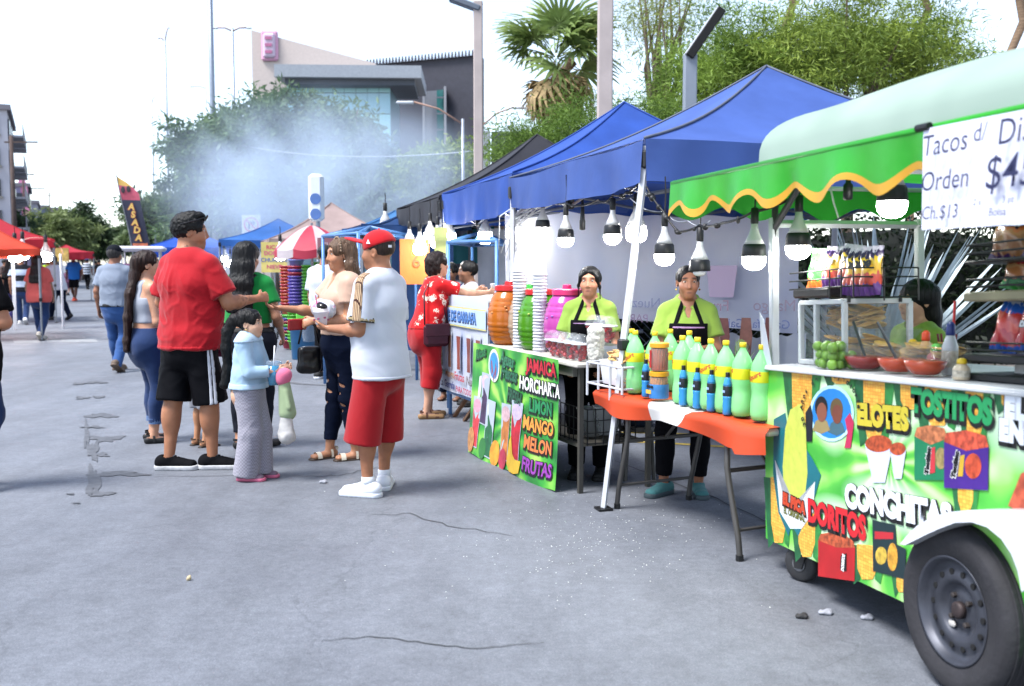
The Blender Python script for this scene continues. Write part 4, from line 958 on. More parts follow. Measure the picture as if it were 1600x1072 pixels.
BL = [(848, 368, 8.2, 'lit bulb above the right stack of foam cups', 1), (884, 384, 7.3, 'lit bulb right of the foam cup stacks', 1), (957, 379, 6.7, 'lit bulb left of the leaning canopy leg', 1), (1038, 410, 5.9, 'lit bulb right of the leaning canopy leg above the vendor with folded arms', 1), (1178, 414, 5.0, 'large lit bulb left of the cart post', 1), (1247, 397, 4.85, 'lit bulb hanging at the cart post', 1), (1394, 328, 4.05, 'biggest lit bulb under the green awning', 1)]
for px, py, Y, lb, s_ in BL: bulb(lb, px, py, Y, .98)
bulb('bright bulb glowing behind the leaning canopy leg', 994, 366, 6.9, 1.1, kind='white')
bulb('unlit bulb in front of the face of the vendor with folded arms', 1093, 436, 5.7, 1.0, lit=False, drop=.30)
[setattr(c_, 'scale', (.6, .6, .4)) for c_ in bpy.data.objects if c_.name.startswith('dome') and c_.data and c_.data.materials and c_.data.materials[0] == OFF]
for i, (px, py, Y, lb) in enumerate([(640, 384, 12.0, 'leftmost lit bulb under the black canopy'), (656, 390, 11.2, 'lowest lit bulb right of the orange paper'), (672, 372, 11.8, 'lit bulb above the yellow paper'), (684, 380, 11.0, 'lit bulb beside the yellow paper'), (702, 372, 11.4, 'lit bulb above the flowered blouse woman'), (758, 372, 10.2, 'lit bulb above the ice banner corner'), (804, 366, 9.0, 'lit bulb beside the canopy leg above the cups')]): bulb(lb, px, py, Y, 1.15, kind='white', drop=.15, group='white bulbs under the far canopies')
single('lamp_socket', 'empty black lamp socket hanging between lit bulbs', 'lamp socket', MB().lathe([(.008, .2), (.018, .04), (.021, .03), (.021, -.03), (.012, -.035)], 12), BLKP, AT(910, 352, 7.2), smooth=True)
single('lamp_socket', 'empty black lamp socket under the green awning', 'lamp socket', MB().lathe([(.006, .2), (.012, .04), (.021, .03), (.021, -.03), (.012, -.035)], 12), BLKP, AT(1325, 300, 4.4), smooth=True)
def wire(label, pts, r=.006, n=10, sag=.05, blobs=0, name='power_cord', m=BLKP, seed=1):
 mb = MB(); P = [AT(*p) for p in pts]; path = []
 for i in range(len(P) - 1):
  for k in range(n): f = k / n; q = P[i].lerp(P[i + 1], f); q.z -= sag * 4 * f * (1 - f); path.append(q)
 path.append(P[-1]); mb.tube(path, r, 6); o = single(name, label, 'cord', mb, m, smooth=True); rg = random.Random(seed)
 for i in range(blobs):
  q = path[rg.randrange(2, len(path) - 2)]; b = MB(); b.ball((q.x, q.y, q.z - .005), (rg.uniform(.012, .03), .014, rg.uniform(.012, .022)), 8, 6); b.build('tape_joint', BLKP, o, smooth=True)
 return o
wire('taped black cord strung from leaning leg to the cart post', [(1010, 292, 6.0), (1036, 330, 5.9), (1060, 362, 5.8), (1093, 352, 5.7), (1130, 348, 5.4), (1178, 330, 5.1), (1232, 312, 4.85)], .007, 8, .01, 11)
wire('black cord looped under the near canopy edge', [(845, 305, 8.3), (884, 318, 7.3), (935, 312, 6.9), (957, 305, 6.7), (1000, 285, 6.05)], .006, 8, .03, 3, seed=2)
wire('thin grey cord hanging inside the near canopy', [(985, 310, 6.2), (1037, 330, 5.95), (1075, 345, 5.8), (1110, 345, 5.7)], .004, 8, .03, 0, m=GREYM)
wire('cord along the black canopy holding white bulbs', [(628, 352, 12.2), (672, 344, 11.8), (702, 345, 11.4), (757, 340, 10.2)], .005, 8, .03, 0)
wr = MB(); rg = random.Random(9)
pb = [AT(870, 312, 8.2), AT(838, 320, 8.6), AT(810, 345, 8.9), AT(800, 400, 8.9)]
for k in range(9):
 o_ = Vector((rg.uniform(-.1, .1), rg.uniform(-.1, .1), rg.uniform(-.06, .06))); wr = MB(); wr.tube([pb[0] + o_ * .4, pb[1] + o_, pb[2] + o_ * .8 + Vector((rg.uniform(-.1, .05), 0, 0)), pb[3] + o_ * 1.2], .007, 5, flat=.4)
 if k == 0: tie = tag(wr.build('tie_rope', M('#b8babc', rough=.5), smooth=True), 'bundle of white plastic ropes tying the two blue canopies', 'rope')
 else: wr.build('strand', M('#b8babc', rough=.5), tie, smooth=True)
MB().box((0, 0, 0), (.05, .03, .10), rotm(0, .8, 0)).build('spring_clip', GREYM, tie, AT(897, 262, 7.3))

# ------------------------------------------------------------------ the backdrop sheet behind the vendors
def sheet(label, p0, p1, z0, z1, m, seed=0, nu=50, nv=18, amp=.035, name='backdrop_sheet', cat='banner', z0b=None, z1b=None):
 a, b = Vector(p0), Vector(p1); d = (b - a).normalized(); nn = Vector((-d.y, d.x, 0))
 def fn(u, v):
  p = a.lerp(b, u); w_ = amp * (.6 * math.sin(u * 23 + seed + 1.2 * math.sin(v * 3 + u * 5)) + .4 * math.sin(u * 51 + v * 2)) * (.35 + .65 * v); s0 = z0 + ((z0b if z0b is not None else z0) - z0) * u; s1 = z1 + ((z1b if z1b is not None else z1) - z1) * u
  q = p + nn * w_; return (q.x, q.y, s1 + (s0 - s1) * v - .05 * math.sin(math.pi * u) * (1 - v) + .01 * math.sin(u * 37) * (1 - v))
 mb = MB().grid(fn, nu, nv); return single(name, label, cat, mb, m, smooth=True)
def print_mat(name, cols, sc=2.0, rough=.5, tl=.4):
 if name in _mats: return _mats[name]
 m = mat(name, cols[0], rough=rough, var=0, transl=tl); n = m.node_tree.nodes; L = m.node_tree.links
 nz = n.new('ShaderNodeTexNoise'); nz.inputs['Scale'].default_value = sc; nz.inputs['Detail'].default_value = 3; tc = n.new('ShaderNodeTexCoord'); L.new(tc.outputs['Object'], nz.inputs[0])
 r = n.new('ShaderNodeValToRGB'); e = r.color_ramp
 while len(e.elements) < len(cols): e.elements.new(.5)
 for i, c in enumerate(cols): e.elements[i].position = .3 + .4 * i / (len(cols) - 1); e.elements[i].color = (*lin(c), 1)
 L.new(nz.outputs['Fac'], r.inputs[0]); L.new(r.outputs[0], n['Principled BSDF'].inputs['Base Color'])
 for x in n:
  if x.type == 'BSDF_TRANSLUCENT': L.new(r.outputs[0], x.inputs[0])
 return m
SHM = print_mat('sheet_print', ['#bcc0d8', '#dcdce6', '#ccd4ea'], 1.1, tl=.6)
p0, p1 = AT(788, 412, 9.3), AT(1248, 412, 8.0)
sh_ = sheet('pale blue printed sheet hung behind the two vendors', (p0.x, p0.y, 0), (p1.x, p1.y, 0), AT(800, 482, 9.3).z, AT(820, 322, 9.3).z, SHM, 1, z0b=AT(1240, 522, 8.0).z, z1b=AT(1240, 335, 8.0).z)
dv = (p1 - p0); rzs = math.atan2(dv.y, dv.x); FADE = M('#8c86a8', rough=.6, var=0, transl=.3)
def mir(v): v[:, 0] *= -1; return v
for tx, px, py, Y, sz, c in (('Mango', 1210, 478, 8.05, .13, '#9a8a9c'), ('Frutas', 1110, 478, 8.35, .13, '#a4869a'), ('Garrafa "Galindo"', 1165, 506, 8.15, .10, '#6a76a8'), ('Nuez', 1010, 474, 8.6, .12, '#8c90b0'), ('PARA TODO', 965, 497, 8.75, .10, '#a08aa4')):
 text('print_text', tx, sz, M(c, rough=.6, var=0), sh_, AT(px, py, Y - .06), (math.pi / 2, 0, rzs), warp=mir)
cw = PXX(1127, 8.28); gm_ = MB().prism([(-.13, .0), (.13, 0), (.10, -.26), (-.10, -.26)], 0, .003); gm_.build('print_cup', M('#a896b0', rough=.6, var=0), sh_, AT(1128, 415, 8.2), (math.pi / 2, 0, rzs))
# second banner hung lower, with glasses
p0, p1 = AT(1118, 412, 7.9), AT(1262, 412, 7.6)
SHW = print_mat('banner_white', ['#a0a4bc', '#c2c4cc', '#b8c0d4'], 1.5)
sb_ = sheet('white banner of red drinks hanging low behind the bottles', (p0.x, p0.y, 0), (p1.x, p1.y, 0), .50, AT(1150, 516, 7.8).z, SHW, 4, 30, 10, .012, 'drink_banner')
dv = p1 - p0; rz2 = math.atan2(dv.y, dv.x)
for i, px in enumerate((1130, 1165, 1203)):
 o = MB().prism([(-.035, .24), (.035, .24), (.05, .1), (.03, -.18), (-.02, -.18), (-.05, .05)], 0, .003).build('print_glass', M(['#7c4a48', '#8a5a50', '#74403e'][i], rough=.5, var=.25, vscale=14), sb_, AT(px, 545, 7.75 - i * .06), (math.pi / 2, 0, rz2))
MB().prism([(.05 * math.cos(a * .5), .075 * math.sin(a * .5)) for a in range(13)], 0, .003).build('print_lime', M('#90a868', rough=.5), sb_, AT(1158, 545, 7.66), (math.pi / 2, 0, rz2))

# chain link fence
t = thing('chain_link_fence', 'chain link fence with grey posts behind the vendors', 'fence'); f0, f1 = AT(925, 412, 10.6), AT(1290, 412, 10.0); dn = (f1 - f0).normalized(); Lf = (f1 - f0).length; nw = int(Lf / .09)
fm = MB()
for k in range(nw + 12):
 for sg in (1, -1):
  a = (k - (12 if sg > 0 else 0)) * .09; p = [];
  x0, x1 = a, a + sg * 1.1
  for x, z in ((x0, .08), (x1, 1.18)): p.append((f0.x + dn.x * min(max(x, 0), Lf), f0.y + dn.y * min(max(x, 0), Lf), z))
  if 0 <= min(x0, x1) and max(x0, x1) <= Lf: fm.tube(p, .0035, 3, cap=False)
tag(fm.build('wire_mesh', GREYM, t), kind='stuff')
for k in range(4): q = f0.lerp(f1, k / 3); MB().tube([(q.x, q.y, 0), (q.x, q.y, 1.25)], .024, 8).build('post', GREYM, t, smooth=True)
MB().tube([(f0.x, f0.y, 1.2), (f1.x, f1.y, 1.2)], .016, 6).build('rail', GREYM, t, smooth=True)
c = AT(985, 540, 9.6); wp = MB(); wp.tube([(c.x, c.y, 0), (c.x, c.y, c.z + .05), (c.x + .03, c.y, c.z + .13), (c.x + .12, c.y, c.z + .14)], .02, 8); single('standpipe', 'bent grey pipe end in front of the chain link fence', 'pipe', wp, GREYM, smooth=True)

# agave
t = thing('agave_plant', 'large blue-grey agave with spear leaves behind the cart', 'plant', (PXX(1378, 9.2), 9.2, 0)); rg = random.Random(4)
AG = mat('agave', '#b4c2c6', rough=.5, var=.2, vscale=5, stretch=(4, 4, .5))
for i in range(64):
 az = rg.uniform(0, 2 * math.pi); e = rg.uniform(.5, 1.45); L_ = rg.uniform(1.3, 1.7); w_ = rg.uniform(.045, .065); d = A_(math.cos(e) * math.cos(az), math.cos(e) * math.sin(az) * .7, math.sin(e)); s_ = nrm(np.cross(d, (0, 0, 1))); n_ = np.cross(s_, d)
 V = []; F = []
 for k, (f, ww) in enumerate(((0, .8), (.25, 1.1), (.6, .9), (.85, .45), (1, .03))):
  p = A_(0, 0, .35) + d * L_ * f + A_(0, 0, .12 * f * f * (1 if e < .8 else 0)); V += [p - s_ * w_ * ww + n_ * .02 * ww, p - n_ * .012 * ww, p + s_ * w_ * ww + n_ * .02 * ww]
 for k in range(4): b = 3 * k; F += [(b, b + 1, b + 4, b + 3), (b + 1, b + 2, b + 5, b + 4)]
 MB().add(V, F).build('leaf', AG, t, smooth=True)
MB().lathe([(.22, 0), (.26, .2), (.2, .42), (.08, .5)], 14).build('heart', AG, t, smooth=True)

# ------------------------------------------------------------------ drinks table with the green banner
B0, B1 = G(735, 706), G(866, 770); B0.z = B1.z = 0; du = (B0 - B1).normalized(); dvn = Vector((du.y, -du.x, 0)) ;
if dvn.x < 0: dvn = -dvn
LB = (B0 - B1).length; rzb = math.atan2(-du.y, -du.x)          # local +X runs from far (B0) to near (B1)
tb = thing('drinks_table', 'trestle table of the drinks stall behind the green banner', 'table', B0 + dvn * .10, rzb)
MB().bevbox((LB / 2 + .06, .30, .845), (LB + .15, .62, .03), .008).build('table_top', mat('table_top', '#b0aca4', rough=.5, var=.1), tb); MB().box((LB / 2, .32, .30), (LB, .5, .02)).build('lower_shelf', M('#5a564e', rough=.7, var=.2), tb)
for x in (.05, LB + .08):
 for y in (.05, .56): MB().box((x, y, .415), (.03, .03, .83)).build('leg', M('#3e3c38', rough=.6, var=.2), tb)
for y in (.05, .56): MB().box((LB / 2, y, .79), (LB, .03, .06)).build('rail', M('#6a6860', rough=.6), tb)
cb_ = thing('wire_crate', 'black wire crate with plastic tubs under the drinks table', 'crate', tb.matrix_basis @ Vector((LB - .12, .28, .312)), rzb)
for k in range(7):
 for sy in (-.18, .18): MB().box((-.2 + .067 * k, sy, .12), (.006, .006, .24)).build('wire', BLKP, cb_)
 MB().box((.2, -.18 + .06 * k, .12), (.006, .006, .24)).build('wire', BLKP, cb_)
for z in (.01, .08, .16, .235):
 for sy in (-.18, .18): MB().box((0, sy, z), (.4, .006, .006)).build('wire', BLKP, cb_)
 MB().box((.2, 0, z), (.006, .36, .006)).build('wire', BLKP, cb_)
for k, (x, y, z, lb) in enumerate([(-.05, -.02, .02, 'clear tub in the wire crate under the drinks table'), (.1, .02, .05, 'clear tub stacked at the front of the wire crate')]): single('tub', lb, 'tub', MB().lathe([(.07, 0), (.10, .18), (.105, .19), (.098, .185), (.068, .01)], 18), mat('cloudy_plastic', '#8a8e90', rough=.25, alpha=.6, var=.05), cb_.matrix_basis @ Vector((x, y, z)), smooth=True)
# banner cloth
bn = thing('drinks_banner', 'green banner of drink flavours hanging in front of the drinks table', 'banner', B0 + dvn * .03, rzb)
def bfn(x, z):                                   # the cloth: x along, z up; small waves, kicked out at the foot
 f = 1 - z / .88; return (x, -.010 * math.sin(x * 7 + z * 3) * (.3 + f) - .05 * f * f - .012 * math.sin(x * 3.1) * f, z + .012 * math.sin(x * 9) * f)
BH = .875
def bgreen():
 m = mat('banner_green', '#4a9a3c', rough=.42, var=0, spec=.5); n = m.node_tree.nodes; L = m.node_tree.links; tc = n.new('ShaderNodeTexCoord')
 sx = n.new('ShaderNodeSeparateXYZ'); L.new(tc.outputs['Object'], sx.inputs[0]); a = n.new('ShaderNodeMath'); a.operation = 'ARCTAN2'
 s1 = n.new('ShaderNodeMath'); s1.operation = 'SUBTRACT'; L.new(sx.outputs['X'], s1.inputs[0]); s1.inputs[1].default_value = .75; s2 = n.new('ShaderNodeMath'); s2.operation = 'SUBTRACT'; L.new(sx.outputs['Z'], s2.inputs[0]); s2.inputs[1].default_value = .35
 L.new(s2.outputs[0], a.inputs[0]); L.new(s1.outputs[0], a.inputs[1]); q = n.new('ShaderNodeMath'); q.operation = 'MULTIPLY'; L.new(a.outputs[0], q.inputs[0]); q.inputs[1].default_value = 13; w_ = n.new('ShaderNodeMath'); w_.operation = 'SINE'; L.new(q.outputs[0], w_.inputs[0])
 nz = n.new('ShaderNodeTexNoise'); nz.inputs['Scale'].default_value = 5; L.new(tc.outputs['Object'], nz.inputs[0]); ad = n.new('ShaderNodeMath'); ad.operation = 'MULTIPLY_ADD'; L.new(w_.outputs[0], ad.inputs[0]); ad.inputs[1].default_value = .22; L.new(nz.outputs['Fac'], ad.inputs[2])
 L.new(ramp(n, L, ad.outputs[0], [(.1, '#1c5a2c'), (.42, '#2f8a34'), (.62, '#5aa23a'), (.85, '#9cc85c')], False), n['Principled BSDF'].inputs['Base Color']); return m
MB().grid(lambda u, v: bfn(u * LB, v * BH), 40, 24).build('cloth', bgreen(), bn, smooth=True)
def onb(v):                                      # lay flat print on the waving cloth
 out = v.copy()
 for i, (x, y, h) in enumerate(v): q = bfn(x, y); out[i] = (q[0], q[1] - .004 - h, q[2])
 return out
def bshape(name, pts, col, lay=0, **k):
 m = M(col, rough=.45, **k); V = []; mb = MB(); c = np.mean(np.array(pts), 0); P = np.array(pts); V = [(c[0], c[1], .0006 * lay)] + [(p[0], p[1], .0006 * lay) for p in P]; n_ = len(P)
 mb.add(onb(np.array(V)), [(0, 1 + i, 1 + (i + 1) % n_) for i in range(n_)]); return mb.build(name, m, bn)
def btext(tx, x, z, sz, c, o='#0c1410', sx=1.0, rot=0.0, lay=3, shear=0.0):
 def wp(l):
  def f(v):
   ca, sa = math.cos(rot), math.sin(rot); q = v.copy(); q[:, 0] = x + v[:, 0] * ca - v[:, 1] * sa; q[:, 1] = z + v[:, 0] * sa + v[:, 1] * ca; q[:, 2] = .0006 * l; return onb(q)
  return f
 for l, col, of, bd in ((lay, o, (.006, -.006), .012), (lay + 1, c, (0, 0), .003)):
  me = text_mesh(tx, sz, bd * sz / .1, shear, 1.0); me.materials.clear(); me.materials.append(M(col, rough=.45, var=0)); v = np.empty(len(me.vertices) * 3); me.vertices.foreach_get('co', v); v = v.reshape(-1, 3); v[:, 0] = v[:, 0] * sx + of[0]; v[:, 1] += of[1]; v = wp(l)(v); me.vertices.foreach_set('co', v.ravel()); me.update(); link('lettering' if l > lay else 'lettering_shadow', me, bn)
xr = LB - .27
for tx, z, c, o, sx, dx in (('JAMAICA', .795, '#b02030', '#1c0c0c', .95, 0), ('HORCHARTA', .66, '#d4d4d0', '#10141c', .84, -.02), ('LIMON', .525, '#1f7a4a', '#0c2014', .9, .0), ('MANGO', .395, '#d48a3a', '#2a140a', .95, -.02), ('MELON', .265, '#c8703c', '#241010', .95, -.01), ('FRUTAS', .115, '#8a3a9a', '#1c0a24', .95, 0)): btext(tx, xr + dx, z, .125, c, o, sx)
btext('Ricas', .16, .80, .10, '#1e6a38', '#0c2c18', 1, .25, shear=.3); btext('Aguas', .70, .80, .12, '#2a6c4a', '#0c2c1c', .9, -.1, shear=.25); btext('Frescas', .74, .70, .13, '#1f5c40', '#0a2418', .8, -.05, shear=.25); btext('FRESH', .86, .54, .13, '#1f5038', '#0a1c14', .7, -.1)
def oval(cx, cz, rx, rz_, n_=20, a0=0, w=None): return [(cx + rx * math.cos(2 * math.pi * i / n_) * (1 if not w else w(i)), cz + rz_ * math.sin(2 * math.pi * i / n_)) for i in range(n_)]
bshape('badge', oval(.44, .735, .115, .125), '#c8ccc4', 1); bshape('badge_field', oval(.44, .735, .092, .10), '#3a82b8', 2); bshape('badge_drip', [(.38, .76), (.42, .79), (.47, .78), (.50, .72), (.48, .64), (.465, .70), (.44, .60), (.42, .70), (.395, .66)], '#7c4a5c', 3); bshape('badge_drop', [(.40, .78), (.44, .80), (.48, .78), (.47, .72), (.44, .66), (.42, .72)], '#2f8ac8', 4)
bshape('spoon_print', [(.16, .62), (.20, .63), (.205, .55), (.19, .40), (.165, .30), (.15, .40)], '#c8ccd0', 1)
def glass(x, z0, z1, w0, w1, body, foam, lay=2):
 h_ = z1 - z0; bshape('glass_print', [(x - w0, z0), (x + w0, z0), (x + w0 * .9, z0 + h_ * .3), (x + w1, z1), (x - w1, z1), (x - w0 * .9, z0 + h_ * .3)], '#9aa4b0', lay); bshape('drink_print', [(x - w0 * .9, z0 + .01), (x + w0 * .9, z0 + .01), (x + w0 * .8, z0 + h_ * .3), (x + w1 * .9, z0 + h_ * .78), (x - w1 * .9, z0 + h_ * .78), (x - w0 * .8, z0 + h_ * .3)], body, lay + 1, var=.3, vscale=18); bshape('foam_print', oval(x, z0 + h_ * .82, w1 * .9, h_ * .14, 14), foam, lay + 2, var=.2, vscale=30)
glass(.29, .26, .66, .06, .085, '#3a2848', '#c8a8c4', 1); glass(.16, .06, .46, .075, .085, '#b8323a', '#c08a9c', 3); glass(.42, .04, .47, .08, .085, '#1e5a38', '#b4bac8', 5); glass(.72, .06, .48, .085, .095, '#b06c34', '#b89aa0', 2); glass(.93, .10, .52, .09, .095, '#a81c2c', '#b0a0c0', 5)
bshape('fruit_print', oval(.08, .11, .085, .10), '#b8804c', 8, var=.3, vscale=20); bshape('fruit_print', oval(.56, .10, .085, .095), '#c88a2c', 9, var=.3, vscale=14); bshape('fruit_print', oval(.71, .07, .07, .08), '#a83048', 9, var=.3); bshape('banana_print', [(.80, .05), (.83, .22), (.86, .26), (.90, .14), (.99, .09), (1.06, .12), (1.04, .03), (.95, .0), (.86, .0)], '#d0a830', 10, var=.2); bshape('leaf_print', oval(.34, .09, .06, .08), '#2c6a34', 8, var=.3)

# drink barrels (vitroleros)
def barrel_mesh(s_=1.0):
 prof = [(.10, 0), (.112, .01)]
 for i in range(27):
  f = i / 26; r = .118 + .034 * math.sin(math.pi * min(max((f * .98 + .02), 0), 1)); rib = .006 * (1 if i % 3 == 1 else 0) * (0 if 10 < i < 17 else 1); prof.append((r + rib, .02 + .30 * f))
 prof += [(.112, .335), (.092, .355), (.086, .365)]
 return MB().lathe(prof, 32)
BMESH = {}
def barrel(label, x, y, col, lid, sc=1.0, fill=1.0):
 t = thing('drink_barrel', label, 'drink barrel', tb.matrix_basis @ Vector((x, y, .862)), 0, 'drink barrels on the drinks table'); sc *= 1.1; t.scale = (sc, sc, sc * 1.04)
 barrel_mesh().build('barrel_wall', mat('barrel_' + col, col, rough=.2, var=.12, vscale=7, transl=.25, coat=.3), t, smooth=True)
 if lid: MB().lathe([(.093, .362), (.099, .365), (.099, .395), (.090, .40), (.05, .402), (.03, .403), (.028, .425), (.012, .43)], 26).build('lid', mat('lid_' + lid, lid, rough=.35, var=.05), t, autos=True)
 fr = MB(); rg = random.Random(hash(col) % 99)
 for k in range(9): a = rg.uniform(0, 6.28); z = rg.uniform(.2, .33); fr = MB().ball((.146 * math.cos(a), .146 * math.sin(a), z - .03), (.010, .010, .006), 7, 5); fr.build('fruit_piece', M({'#b4459a': '#8a5ab0', '#4a8a1c': '#a0b848'}.get(col, '#c88a50'), rough=.4), t, smooth=True)
 MB().tube([(.1, -.11, .06), (.115, -.15, .055)], .014, 8).build('tap', M('#b0b0b4', rough=.4), t)
 return t
barrel('orange drink barrel with red lid, leftmost on the drinks table', .08, .20, '#b8661c', '#b01c20', 1.02)
barrel('beige drink barrel with green lid next to the orange one', .34, .26, '#a88e76', '#3a9a3c', .98)
barrel('green drink barrel with red lid beside the foam cups', .62, .22, '#4a8a1c', '#b01c20', .98)
barrel('pink drink barrel with pink lid at the near end of the table', .98, .27, '#b4459a', '#b82460', 1.0)
CUP = MB().lathe([(.030, 0), (.031, .004), (.044, .125), (.047, .127), (.047, .134), (.041, .133), (.030, .008)], 20).mesh('foam_cup', M('#b8bac0', rough=.6, var=.03), True)
def stack(x, y, z0, n_, lb, up=False):
 for k in range(n_):
  o = link('foam_cup', CUP); tag(o, lb, 'cup', lb); o.location = tb.matrix_basis @ Vector((x + random.uniform(-.002, .002), y, z0 + k * .0235 + .134)); o.rotation_euler = (math.pi, 0, k * .7); o.scale = (1.12,) * 3
stack(.48, .12, .865, 26, 'white foam cup in the stack between beige and green barrels'); stack(.80, .14, .865, 25, 'white foam cup in the stack between green and pink barrels')
# strawberry cups
BERRY = None
def berry_cup(label, pos, seed):
 t = thing('strawberry_cup', label, 'cup', pos, 0, 'cups of strawberries'); t.scale = (1.22,) * 3; rg = random.Random(seed)
 MB().lathe([(.032, 0), (.047, .09), (.050, .092)], 18, cap=False).build('cup_wall', mat('clear_plastic', '#e8eef2'), t, smooth=True); MB().lathe([(.051, .093), (.050, .10), (.046, .118), (.034, .138), (.015, .148), (.002, .149)], 18, cap=False).build('dome_lid', mat('clear_plastic', '#e8eef2'), t, smooth=True); MB().lathe([(.049, .089), (.053, .091), (.053, .096), (.049, .098)], 18).build('rim', mat('rim_clear', '#c0c4c8', rough=.2, alpha=.7, var=0), t, smooth=True)
 for k in range(15):
  a = rg.uniform(0, 6.28); z = .012 + .076 * (k / 14); r = (.014 + .022 * z / .09) * (1 if k % 3 else .3); MB().ball((r * math.cos(a), r * math.sin(a), z), (.0125, .0125, .0145), 7, 5, rotm(rg.uniform(0, 3), rg.uniform(0, 3), 0)).build('strawberry', mat('strawberry', '#9a1420', rough=.3, var=.25, vscale=60), t, smooth=True)
for i, lb in enumerate(['strawberry cup farthest left in the front row', 'second strawberry cup of the front row', 'third strawberry cup of the front row', 'fourth strawberry cup of the front row', 'strawberry cup at the near end of the front row']):
 berry_cup(lb, tb.matrix_basis @ Vector((1.16 + i * .105, .075 - .0 * i, .862)), i)
for i, lb in enumerate(['left cup of the three raised strawberry cups', 'middle cup of the three raised strawberry cups', 'right cup of the three raised strawberry cups']):
 berry_cup(lb, tb.matrix_basis @ Vector((1.38 + i * .10, .28, .975)), 9 + i)
single('foil_tray', 'grey foil tray holding raised strawberry cups on the table end', 'tray', MB().bevbox((0, 0, .05), (.36, .22, .10), .02), mat('foil', '#a0a4aa', rough=.3, metal=.7, var=.15), tb.matrix_basis @ Vector((1.48, .29, .862)), (0, 0, rzb))
for i in range(3): single('plastic_dome', ['spare dome lid left of the popcorn bag', 'spare dome lid leaning behind the popcorn bag', 'spare dome lid nearest the canopy leg'][i], 'lid', MB().lathe([(.051, 0), (.050, .01), (.046, .028), (.03, .05), (.002, .06)], 18, cap=False), mat('clear_plastic', '#e8eef2'), tb.matrix_basis @ Vector((1.72 + .05 * i, .20 + .07 * i, .90)), (1.2, .3 * i, 0), smooth=True)
o = sdf_obj('popcorn_bag', [ec((0, 0, 0), (0, 0, .16), .05, .055)], .007, mat('popcorn', '#b8b6ae', rough=.6, var=.3, vscale=60, bump=.8, bscale=50), None, disp=lambda V: .007 * fbm(V * 55, 2)); o.location = tb.matrix_basis @ Vector((1.74, .10, .90)); tag(o, 'clear bag of white popcorn beside the canopy leg', 'bag')

# ------------------------------------------------------------------ folding table with the orange cloth and bottles
F0, F1 = G(957, 795), G(1149, 878); F0.z = F1.z = 0; fu = (F1 - F0).normalized(); fv = Vector((-fu.y, fu.x, 0))
rzf = math.atan2(fu.y, fu.x); ft = thing('folding_table', 'folding table with bent grey tube legs beside the corn cart', 'table', F0, rzf); TZ = .712; LF = (F1 - F0).length
MB().bevbox((LF * .5 + .03, .30, TZ - .02), (LF + .42, .62, .035), .012).build('table_top', mat('table_top', '#b0aca4'), ft); TUBE = mat('tube_grey', '#4c4a48', rough=.45, metal=.4, var=.15)
for x, sg in ((.12, -1), (LF - .12, 1)):
 for y in (.03, .56): MB().tube([(x, y, TZ - .04), (x + sg * .0, y, .46), (x + sg * .02, y, .38), (x + sg * .10, y, .12), (x + sg * .115, y, .03), (x + sg * .115, y, 0.0)], .016, 8).build('leg', TUBE, ft, smooth=True); MB().tube([(x + sg * .115, y, 0), (x + sg * .115, y, .03)], .020, 8).build('foot_cap', BLKP, ft)
 MB().tube([(x, .03, .44), (x, .56, .44)], .012, 6).build('stretcher', TUBE, ft); MB().tube([(x + sg * .09, .03, .15), (x + sg * .09, .56, .15)], .010, 6).build('stretcher', TUBE, ft); MB().tube([(x, .3, .44), (x - sg * .25, .3, TZ - .05)], .010, 6).build('brace', TUBE, ft)
def ocl(u, v):                                   # cloth: top sheet plus a drop at the front
 x = -.20 + (LF + .45) * u; yy = v * .80
 if yy < .62: y, z = .60 - yy + .01, TZ + .0035 + .004 * math.sin(x * 14)
 else:
  dr = (yy - .62) * .58 * (.75 + .45 * math.sin(x * 3.2 + 1.0) ** 2 + (.25 if x > LF + .05 else 0)); y, z = -.015 - .03 * math.sin(x * 11) * (yy - .62) * 5 - .02, TZ - dr
 return (x, y, z)
def orange():
 m = mat('orange_cloth', '#c04a26', rough=.4, var=0, transl=.2); n = m.node_tree.nodes; L = m.node_tree.links; tc = n.new('ShaderNodeTexCoord'); sx = n.new('ShaderNodeVectorMath'); sx.operation = 'DISTANCE'; sx.inputs[1].default_value = (.62, .12, TZ); L.new(tc.outputs['Object'], sx.inputs[0])
 c = ramp(n, L, sx.outputs['Value'], [(0, '#c8c6c4'), (.24, '#bc4422')]); L.new(c, n['Principled BSDF'].inputs['Base Color'])
 for x in n:
  if x.type == 'BSDF_TRANSLUCENT': L.new(c, x.inputs[0])
 return m
oc = tag(MB().grid(ocl, 60, 22).build('tablecloth', orange(), smooth=True), 'orange plastic tablecloth with white circle on the folding table', 'tablecloth'); oc.location = F0; oc.rotation_euler = (0, 0, rzf)
def Tf(x, y, z=0): return ft.matrix_basis @ Vector((x, y, TZ + .012 + z))
BOT = [(.028, 0), (.046, .006), (.054, .03), (.054, .05), (.053, .09), (.049, .12), (.0475, .14), (.050, .16), (.054, .185), (.0545, .25), (.053, .27), (.045, .295), (.030, .325), (.018, .345), (.0145, .355), (.0145, .365)]
GB = mat('green_bottle', '#a6f0aa', rough=.08, var=.05, trans=.05, coat=.5, transl=.5, spec=.6); LBL = mat('yellow_label', '#c4c41c', rough=.4, var=.05); CAPY = mat('yellow_cap', '#c8ae1c', rough=.4, var=.02); REDT = M('#b02028', rough=.5, var=0)
bm_ = {'bottle_wall': (MB().lathe(BOT, 24).mesh('bottle_wall', GB, True)), 'label_band': (MB().lathe([(.0548, .196), (.0552, .198), (.0555, .25), (.0552, .252)], 24, cap=False).mesh('label_band', LBL, True)), 'cap': (MB().lathe([(.016, .360), (.0175, .362), (.0175, .384), (.015, .386)], 16).mesh('cap', CAPY, True)), 'base_cup': MB().lathe([(.02, -.001), (.040, .0), (.047, .008)], 20).mesh('base_cup', M('#1f6a40', rough=.2), True)}
